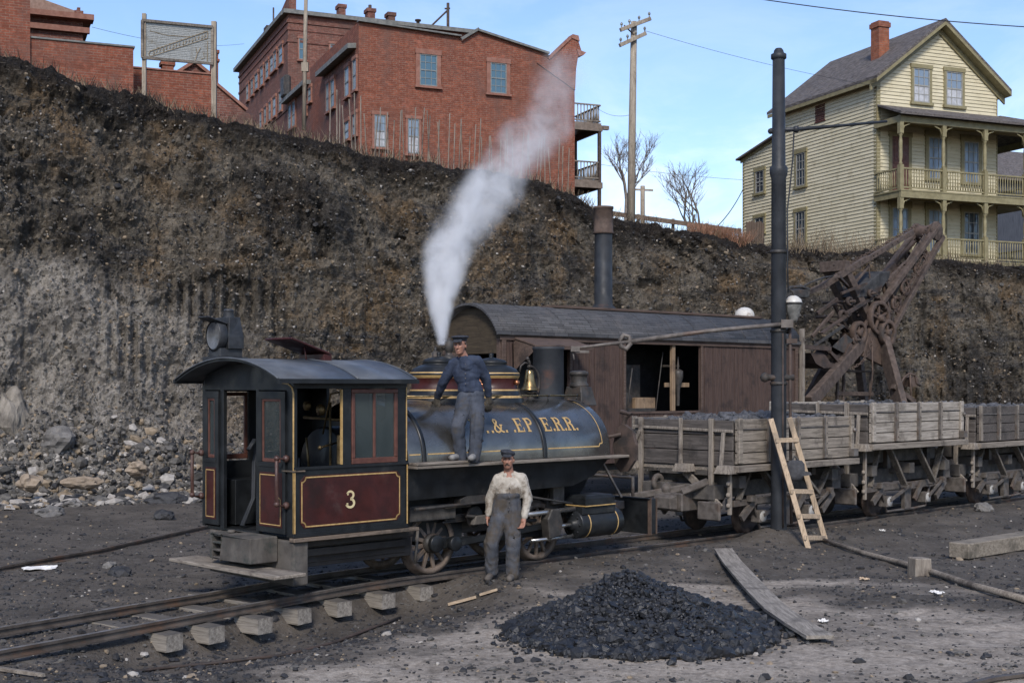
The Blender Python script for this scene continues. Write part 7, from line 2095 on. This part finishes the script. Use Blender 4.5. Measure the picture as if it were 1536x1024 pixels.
class Body:
    def __init__(s): s.mb = MB()

    def cone(s, p, q, r0, r1, n=14):
        """closed round-ended limb"""
        p, q = Vector(p), Vector(q); d = q - p; L = d.length; d.normalize(); u, w = perp(d)
        rings = []
        for k in range(1, 5): a = PI / 2 * (1 - k / 4); rings.append((p - d * r0 * math.sin(a), r0 * math.cos(a)))
        for k in range(0, 4): a = PI / 2 * k / 4; rings.append((q + d * r1 * math.sin(a), r1 * math.cos(a)))
        vs = [p - d * r0]
        for c, r in rings:
            for i in range(n): t = 2 * PI * i / n; vs.append(c + (u * math.cos(t) + w * math.sin(t)) * r)
        vs.append(q + d * r1); fs = []
        for i in range(n): fs.append((0, 1 + (i + 1) % n, 1 + i))
        for k in range(len(rings) - 1):
            for i in range(n): a = 1 + k * n; fs.append((a + i, a + (i + 1) % n, a + n + (i + 1) % n, a + n + i))
        a = 1 + (len(rings) - 1) * n
        for i in range(n): fs.append((a + i, a + (i + 1) % n, len(vs) - 1))
        s.mb.add(vs, fs); return s

    def chain(s, pts, rs):
        for i in range(len(pts) - 1): s.cone(pts[i], pts[i + 1], rs[i], rs[i + 1])
        return s

    def ell(s, c, r, rot=None, n=18):
        o = len(s.mb.v); s.mb.ball((0, 0, 0), 1, n, 0, r)
        Mx = rot if rot is not None else Matrix.Identity(3)
        for i in range(o, len(s.mb.v)): s.mb.v[i] = tuple(Mx @ Vector(s.mb.v[i]) + Vector(c))
        return s

    def build(s, name, m, par, vox=.008, smooth=3, fold=0.0, fsc=(9, 9, 22), seed=0):
        tmp = s.mb.build('tmp', m, merge=True)
        r = tmp.modifiers.new('r', 'REMESH'); r.mode = 'VOXEL'; r.voxel_size = vox; r.use_smooth_shade = True
        sm = tmp.modifiers.new('s', 'SMOOTH'); sm.iterations = smooth; sm.factor = .5
        dg = bpy.context.evaluated_depsgraph_get(); ev = tmp.evaluated_get(dg)
        me = bpy.data.meshes.new_from_object(ev); me.name = name
        bpy.data.objects.remove(tmp)
        if fold:
            for v in me.vertices:
                c = v.co; k = noise.noise((c.x * fsc[0] + seed, c.y * fsc[1], c.z * fsc[2] + 1.5 * noise.noise((c.x * 5, c.y * 5, c.z * 5 + seed)))) + .5 * noise.noise((c.x * fsc[0] * 2.3, c.y * fsc[1] * 2.3, c.z * fsc[2] * 1.9 + seed))
                k2 = noise.noise((c.x * 17 + seed, c.y * 17, c.z * 4.5 + 2 * noise.noise((c.x * 4, c.y * 4, c.z * 4))))
                v.co = c + v.normal * fold * (.75 * k + .6 * (k2 - abs(k2)))
        me.materials.clear(); me.materials.append(m)
        me.polygons.foreach_set('use_smooth', [True] * len(me.polygons))
        return link(name, me, par)


def hand(b, wrist, d, palm, k=1.0, curl=.8, thumb=1):
    """palm and five bent fingers; d points along the hand, palm is the inward normal"""
    d = Vector(d).normalized(); palm = (Vector(palm) - d * Vector(palm).dot(d)).normalized(); side = d.cross(palm).normalized() * thumb
    w = Vector(wrist); pc = w + d * .05 * k
    b.cone(w, w + d * .03 * k, .024 * k, .028 * k)
    for i in range(4):
        o = side * (.030 - .020 * i) * k; L = (.072, .080, .075, .060)[i] * k; r = .0098 * k
        b.cone(w + d * .01 + o * .6, w + d * .085 * k + o, .014 * k, .0115 * k, 8)
        p = w + d * .085 * k + o; dd = d.copy()
        for seg, q in enumerate((.45, .32, .25)):
            ang = curl * (.55 + .35 * seg); dd = (dd * math.cos(ang) + palm * math.sin(ang)).normalized()
            n_ = p + dd * L * q; b.cone(p, n_, r * (1 - .08 * seg), r * (1 - .08 * (seg + 1)), 8); p = n_
    p = w + d * .03 * k + side * .022 * k; q = p + (d * .5 + side * .7 + palm * .3).normalized() * .035 * k; b.cone(p, q, .014 * k, .012 * k, 8)
    b.cone(q, q + (d * .85 + palm * .45).normalized() * .034 * k, .0118 * k, .010 * k, 8)


def head(b, c, yaw, tilt, neck, k=1.0):
    """head facing -y turned by yaw; returns the local frame"""
    Mx = Matrix.Rotation(yaw, 3, 'Z') @ Matrix.Rotation(tilt, 3, 'X'); c = Vector(c)
    P = lambda x, y, z: c + Mx @ Vector((x * k, y * k, z * k))
    b.ell(P(0, .012, .035), (.075 * k, .092 * k, .085 * k), Mx); b.ell(P(0, -.018, -.020), (.066 * k, .074 * k, .092 * k), Mx)
    b.ell(P(0, -.050, -.088), (.036 * k, .034 * k, .026 * k), Mx); b.ell(P(0, -.02, -.075), (.056 * k, .055 * k, .035 * k), Mx)
    b.cone(P(0, -.088, .018), P(0, -.112, -.026), .008 * k, .014 * k, 10); b.ell(P(0, -.096, -.030), (.018 * k, .014 * k, .010 * k), Mx)
    b.ell(P(0, -.080, .034), (.050 * k, .016 * k, .009 * k), Mx); b.ell(P(-.036, -.066, -.012), (.020 * k, .018 * k, .018 * k), Mx); b.ell(P(.036, -.066, -.012), (.020 * k, .018 * k, .018 * k), Mx)
    b.ell(P(0, -.084, -.062), (.024 * k, .012 * k, .006 * k), Mx); b.ell(P(0, -.083, -.072), (.020 * k, .012 * k, .007 * k), Mx)
    for s_ in (-1, 1): b.ell(P(s_ * .076, .012, -.004), (.010 * k, .020 * k, .032 * k), Mx)
    b.cone(P(0, .02, -.06), neck, .056 * k, .062 * k)
    return P, Mx


def face_bits(par, P, Mx, k, moust):
    mb = MB()
    for s_ in (-1, 1): mb.ball(P(s_ * .031, -.0835, .014), .0085 * k, 10, 0, (1.2, .7, .75))
    mb.build('eye', M['eye'], par)
    b = Body()
    for s_ in (-1, 1): b.cone(P(s_ * .016, -.092, .030), P(s_ * .050, -.080, .034), .0055, .0045, 8)
    if moust:
        for s_ in (-1, 1): b.cone(P(s_ * .004, -.100, -.050), P(s_ * .030, -.088, -.060), .009, .006, 8)
    b.ell(P(0, .055, .0), (.074 * k, .052 * k, .070 * k), Mx)
    for s_ in (-1, 1): b.cone(P(s_ * .073, -.012, .035), P(s_ * .074, .010, .010), .010, .012, 8)
    b.build('hair', M['hair'], par, .005, 1)


# ---- the man standing on the ground
Dm = 16.85; MG = W(752, 863, Dm); MG.z = gz(MG.x, MG.y)
man = thing('person', 'man in soiled cream shirt, dusty bib overalls and dark cap standing before the wheels', 'person', MG)
j = lambda px, py, y=0.0: Vector(((px - CX) / F * (Dm + y) - MG.x, y, HC + (HY - py) / F * (Dm + y) - MG.z))
hc = j(762, 689.5, -.03); nk = j(763, 707, .02)
shL, shR = j(747, 718, .03), j(782.5, 717, .0)
elL, elR, wrL, wrR = j(735.5, 748, .10), j(791.5, 747, .02), j(731.5, 773, .06), j(786, 777, -.05)
hpL, hpR = j(751, 768, .02), j(769, 768, .0)
knL, knR, anL, anR = j(737.5, 813, -.06), j(769.5, 815, -.04), j(737, 852, .04), j(769, 857, -.02)
ch, wa = j(764, 731, .0), j(761, 752, .0)
b = Body()
P, Mx = head(b, hc, -.12, .02, nk, 1.0)
b.cone(nk, ch, .066, .08); b.chain([ch, wa, (hpL + hpR) / 2], [.085, .085, .085])
b.chain([shL, elL, wrL], [.05, .042, .027]); b.chain([shR, elR, wrR], [.05, .042, .027]); b.cone(shL, shR, .05, .05)
b.chain([hpL, knL, anL], [.085, .055, .04]); b.chain([hpR, knR, anR], [.085, .055, .04])
hand(b, wrL, (.0, -.1, -1), (1, -.2, .2), 1.05, .55, -1); hand(b, wrR, (-.25, -.2, -1), (-.6, -.8, 0), 1.1, .95, 1)
body = b.build('body', M['skin'], man, .0062, 2)
face_bits(man, P, Mx, 1.0, True)
b = Body()
b.ell(ch + Vector((0, .01, -.03)), (.185, .125, .20)); b.ell(ch + Vector((0, .02, .06)), (.17, .095, .09)); b.ell(wa + Vector((0, .01, .02)), (.165, .115, .14)); b.cone(nk + Vector((0, .01, -.045)), ch + Vector((0, .01, .06)), .066, .11)
b.chain([shL, shL.lerp(elL, .5), elL, wrL + (elL - wrL) * .1], [.072, .074, .066, .044]); b.chain([shR, shR.lerp(elR, .5), elR, wrR + (elR - wrR) * .1], [.072, .074, .066, .044])
b.cone(shL, nk + Vector((-.02, .02, -.035)), .070, .055); b.cone(shR, nk + Vector((.02, .02, -.035)), .070, .055)
for s_ in (-1, 1): b.ell(nk + Vector((s_ * .035, -.055, -.045)), (.030, .010, .042), Matrix.Rotation(s_ * .55, 3, 'Y'))
b.ell(nk + Vector((0, .03, -.03)), (.068, .055, .028))
b.build('shirt', M['shirt'], man, .0075, 2, .011, (7, 7, 11), 3)
b = Body()
hm = (hpL + hpR) / 2
b.ell(hm + Vector((0, .015, .03)), (.178, .128, .15)); b.cone(wa + Vector((-.045, .01, .03)), hpL + Vector((-.0, 0, 0)), .125, .12); b.cone(wa + Vector((.045, .01, .03)), hpR, .125, .12)
b.chain([hpL + Vector((.005, 0, -.02)), hpL.lerp(knL, .5), knL, knL.lerp(anL, .5), anL + Vector((0, 0, -.03))], [.118, .110, .098, .092, .090]); b.chain([hpR + Vector((-.0, 0, -.02)), hpR.lerp(knR, .5), knR, knR.lerp(anR, .5), anR + Vector((0, 0, -.03))], [.118, .110, .098, .092, .090])
b.ell(ch + Vector((0, -.022, -.10)), (.15, .112, .075))
tr = b.build('overalls', M['overall'], man, .0078, 2, .016, (6, 6, 9), 8)
mb = MB()
for z in (-.04, -.10, -.16, -.22): mb.ball(ch + Vector((.0, -.128 - .0 * z, z + .05)), .008, 8)
mb.build('button', M['iron_light'], man)
b = Body()
for a, t in ((anL, j(731.5, 860, -.20)), (anR, j(764, 866, -.22))): a0 = Vector((a.x, a.y, .05)); t0 = Vector((t.x, t.y, .042)); b.cone(a0 + Vector((0, .05, 0)), t0, .05, .042); b.cone(a0, a0 + Vector((0, 0, .08)), .052, .055); b.ell(t0 + Vector((0, .04, -.005)), (.052, .07, .038))
b.build('boots', M['boot'], man, .007, 2)
b = Body(); b.ell(P(0, .012, .078), (.094, .108, .044), Mx); b.ell(P(-.004, .0, .100), (.098, .110, .036), Mx @ Matrix.Rotation(.15, 3, 'Y')); b.ell(P(0, -.100, .058), (.066, .050, .010), Mx @ Matrix.Rotation(.25, 3, 'X'))
b.build('cap', M['capcloth'], man, .006, 2)

# ---- the man standing on the running board
MZ = LOCO.w(.14, -1.10, 1.50); Dm2 = MZ.y
man2 = thing('person', 'man in navy jacket, peaked cap and gloves standing on the running board against the tank', 'person', MZ)
j = lambda px, py, y=0.0: Vector(((px - CX) / F * (Dm2 + y) - MZ.x, y, HC + (HY - py) / F * (Dm2 + y) - MZ.z))
hc = j(690, 518.5, .02); nk = j(695, 535.5, .07)
shL, shR = j(681, 545, .12), j(715, 541, .10)
elL, elR, wrL, wrR = j(664.5, 574, .24), j(730, 570, .22), j(656, 596, .40), j(733, 595, .30)
hpL, hpR = j(699, 598, .10), j(713.5, 596, .10)
knL, knR, anL, anR = j(686.5, 640, -.04), j(716, 642, .0), j(691, 684, .02), j(711, 684, .0)
ch, wa = j(700, 558, .10), j(705.5, 583, .10)
b = Body()
P, Mx = head(b, hc, -.30, .04, nk, 1.0)
b.cone(nk, ch, .066, .08); b.chain([ch, wa, (hpL + hpR) / 2], [.085, .085, .085])
b.chain([shL, elL, wrL], [.05, .042, .027]); b.chain([shR, elR, wrR], [.05, .042, .027]); b.cone(shL, shR, .05, .05)
b.chain([hpL, knL, anL], [.085, .055, .04]); b.chain([hpR, knR, anR], [.085, .055, .04])
hand(b, wrL, (-.1, .1, -1), (.3, .9, .1), .9, .6, -1); hand(b, wrR, (.05, 0, -1), (-.5, .7, 0), .9, .8, 1)
b.build('body', M['skin'], man2, .0062, 2)
face_bits(man2, P, Mx, 1.0, False)
b = Body()
b.ell(ch + Vector((0, .01, -.02)), (.180, .125, .19)); b.ell(ch + Vector((0, .02, .07)), (.165, .095, .08)); b.ell(wa + Vector((-.01, .01, .03)), (.162, .115, .15)); b.cone(nk + Vector((0, .01, -.04)), ch + Vector((0, .01, .06)), .068, .11)
b.chain([shL, shL.lerp(elL, .5), elL, wrL + (elL - wrL) * .12], [.074, .076, .066, .050]); b.chain([shR, shR.lerp(elR, .5), elR, wrR + (elR - wrR) * .12], [.074, .076, .066, .050]); b.cone(shL, nk + Vector((-.02, .02, -.03)), .072, .058); b.cone(shR, nk + Vector((.02, .02, -.03)), .072, .058)
b.ell(nk + Vector((0, .0, -.02)), (.074, .076, .036)); b.cone(nk + Vector((0, -.02, -.02)), ch + Vector((0, -.04, .08)), .062, .10); b.ell((hpL + hpR) / 2 + Vector((0, .01, .10)), (.165, .12, .07))
b.build('jacket', M['navy'], man2, .0075, 2, .011, (7, 7, 11), 13)
b = Body(); hm = (hpL + hpR) / 2
b.ell(hm + Vector((0, .01, .02)), (.158, .118, .13))
b.chain([hpL + Vector((0, 0, .02)), hpL.lerp(knL, .5), knL, knL.lerp(anL, .5), anL + Vector((0, 0, -.02))], [.114, .106, .092, .086, .084]); b.chain([hpR + Vector((0, 0, .02)), hpR.lerp(knR, .5), knR, knR.lerp(anR, .5), anR + Vector((0, 0, -.02))], [.114, .106, .092, .086, .084])
b.build('trousers', M['denim'], man2, .0078, 2, .016, (6, 6, 9), 18)
b = Body()
for a, t in ((anL, j(678, 690, -.14)), (anR, j(707, 694, -.20))): a0 = Vector((a.x, a.y, .05)); t0 = Vector((t.x, t.y, .040)); b.cone(a0 + Vector((0, .05, 0)), t0, .048, .040); b.cone(a0, a0 + Vector((0, 0, .08)), .05, .052); b.ell(t0 + Vector((0, .03, -.003)), (.05, .065, .036))
b.build('boots', M['boot2'], man2, .007, 2)
b = Body(); b.ell(P(0, .010, .082), (.092, .104, .034), Mx); b.ell(P(0, .0, .112), (.118, .128, .022), Mx); b.ell(P(0, -.100, .062), (.070, .046, .010), Mx @ Matrix.Rotation(.35, 3, 'X'))
b.build('cap', M['capcloth'], man2, .006, 2)
mb = MB()
for z in (.10, .04, -.02, -.08, -.15): mb.ball(ch + Vector((-.012, -.124, z)), .008, 8)
mb.build('button', M['iron_light'], man2)
for wr, d, pl, th in ((wrL, (-.1, .1, -1), (.3, .9, .1), -1), (wrR, (.05, 0, -1), (-.5, .7, 0), 1)):
    b = Body(); hand(b, wr, d, pl, 1.4, .75, th); b.cone(wr - Vector(d).normalized() * .05, wr + Vector(d).normalized() * .02, .048, .042); b.ell(wr + Vector(d).normalized() * .06, (.042, .034, .055))
    b.build('glove', M['glove'], man2, .0055, 1, .003)

# ================================================================== STEAM
PL = [(663, 517, 7), (661, 470, 17), (663, 430, 27), (670, 390, 35), (692, 345, 42), (727, 295, 47), (766, 245, 48), (801, 195, 46), (829, 145, 40), (850, 92, 28), (858, 68, 14)]
pts = []
for i, (a, b_, r) in enumerate(PL):
    D = 17.95 + .12 * i; p = W(a, b_, D); pts.append((p, r / F * D))
p0 = pts[0][0]; z0, z1 = pts[0][0].z, pts[-1][0].z
mb = MB(); mb.tube([p - p0 for p, r in pts], [r * 1.55 + .03 for p, r in pts], 20)
t = NT('rising steam'); t.t.nodes.remove(t.b)
pv = t.n('ShaderNodeVolumePrincipled'); t.t.links.new(pv.outputs[0], t.out.inputs['Volume'])
pv.inputs['Color'].default_value = (1, 1, 1, 1); pv.inputs['Anisotropy'].default_value = 0.0
sep = t.n('ShaderNodeSeparateXYZ'); t.t.links.new(t.tc.outputs['Object'], sep.inputs[0])
wv = t.n('ShaderNodeTexNoise'); wv.inputs['Scale'].default_value = 1.5; wv.inputs['Detail'].default_value = 5; t.t.links.new(t.tc.outputs['Object'], wv.inputs['Vector'])
sw_ = t.n('ShaderNodeSeparateColor'); t.t.links.new(wv.outputs['Color'], sw_.inputs[0])
zn = t.math('DIVIDE', sep.outputs[2], z1 - z0)


def curve(vals):
    c = t.n('ShaderNodeFloatCurve'); t.set(c.inputs['Value'], zn); cv = c.mapping.curves[0]
    lo, hi = min(v for _, v in vals), max(v for _, v in vals)
    n_ = len(vals)
    cv.points[0].location = (vals[0][0], (vals[0][1] - lo) / (hi - lo)); cv.points[1].location = (vals[-1][0], (vals[-1][1] - lo) / (hi - lo))
    for a, v in vals[1:-1]: cv.points.new(a, (v - lo) / (hi - lo))
    c.mapping.update()
    return t.math('ADD', t.math('MULTIPLY', c.outputs[0], hi - lo), lo)


zs_ = [(p.z - z0) / (z1 - z0) for p, r in pts]
xc = curve([(a, (p - p0).x) for a, (p, r) in zip(zs_, pts)]); yc = curve([(a, (p - p0).y) for a, (p, r) in zip(zs_, pts)]); rc = curve([(a, r) for a, (p, r) in zip(zs_, pts)])
den = curve([(0, 24.0), (.12, 20.0), (.25, 10.0), (.40, 4.6), (.55, 2.9), (.70, 1.9), (.85, 1.1), (.95, .6), (1, 0)])
wob = t.math('MULTIPLY', t.ramp(zn, 0.05, .5), .85)
dx = t.math('ADD', t.math('SUBTRACT', sep.outputs[0], xc), t.math('MULTIPLY', t.math('SUBTRACT', sw_.outputs[0], .5), wob))
dy = t.math('ADD', t.math('SUBTRACT', sep.outputs[1], yc), t.math('MULTIPLY', t.math('SUBTRACT', sw_.outputs[1], .5), wob))
rr_ = t.math('DIVIDE', t.math('SQRT', t.math('ADD', t.math('MULTIPLY', dx, dx), t.math('MULTIPLY', dy, dy))), t.math('MULTIPLY', rc, 1.25))
fall = t.ramp(rr_, 1.0, .10)
nz = t.ramp(t.noise(t.coord((1, 1, .7)), 2.8, 7, .68, .5), .34, .66, .10, 1.45)
t.set(pv.inputs['Density'], t.math('MULTIPLY', t.math('MULTIPLY', fall, nz), den))
st = mb.build('steam_plume', t.mat, loc=p0)
tag(st, 'white plume of steam rising from the locomotive dome and drifting right', 'steam', kind='stuff')
t.mat.volume_intersection_method if False else None
SC.cycles.volume_step_rate = .5; SC.cycles.volume_max_steps = 256
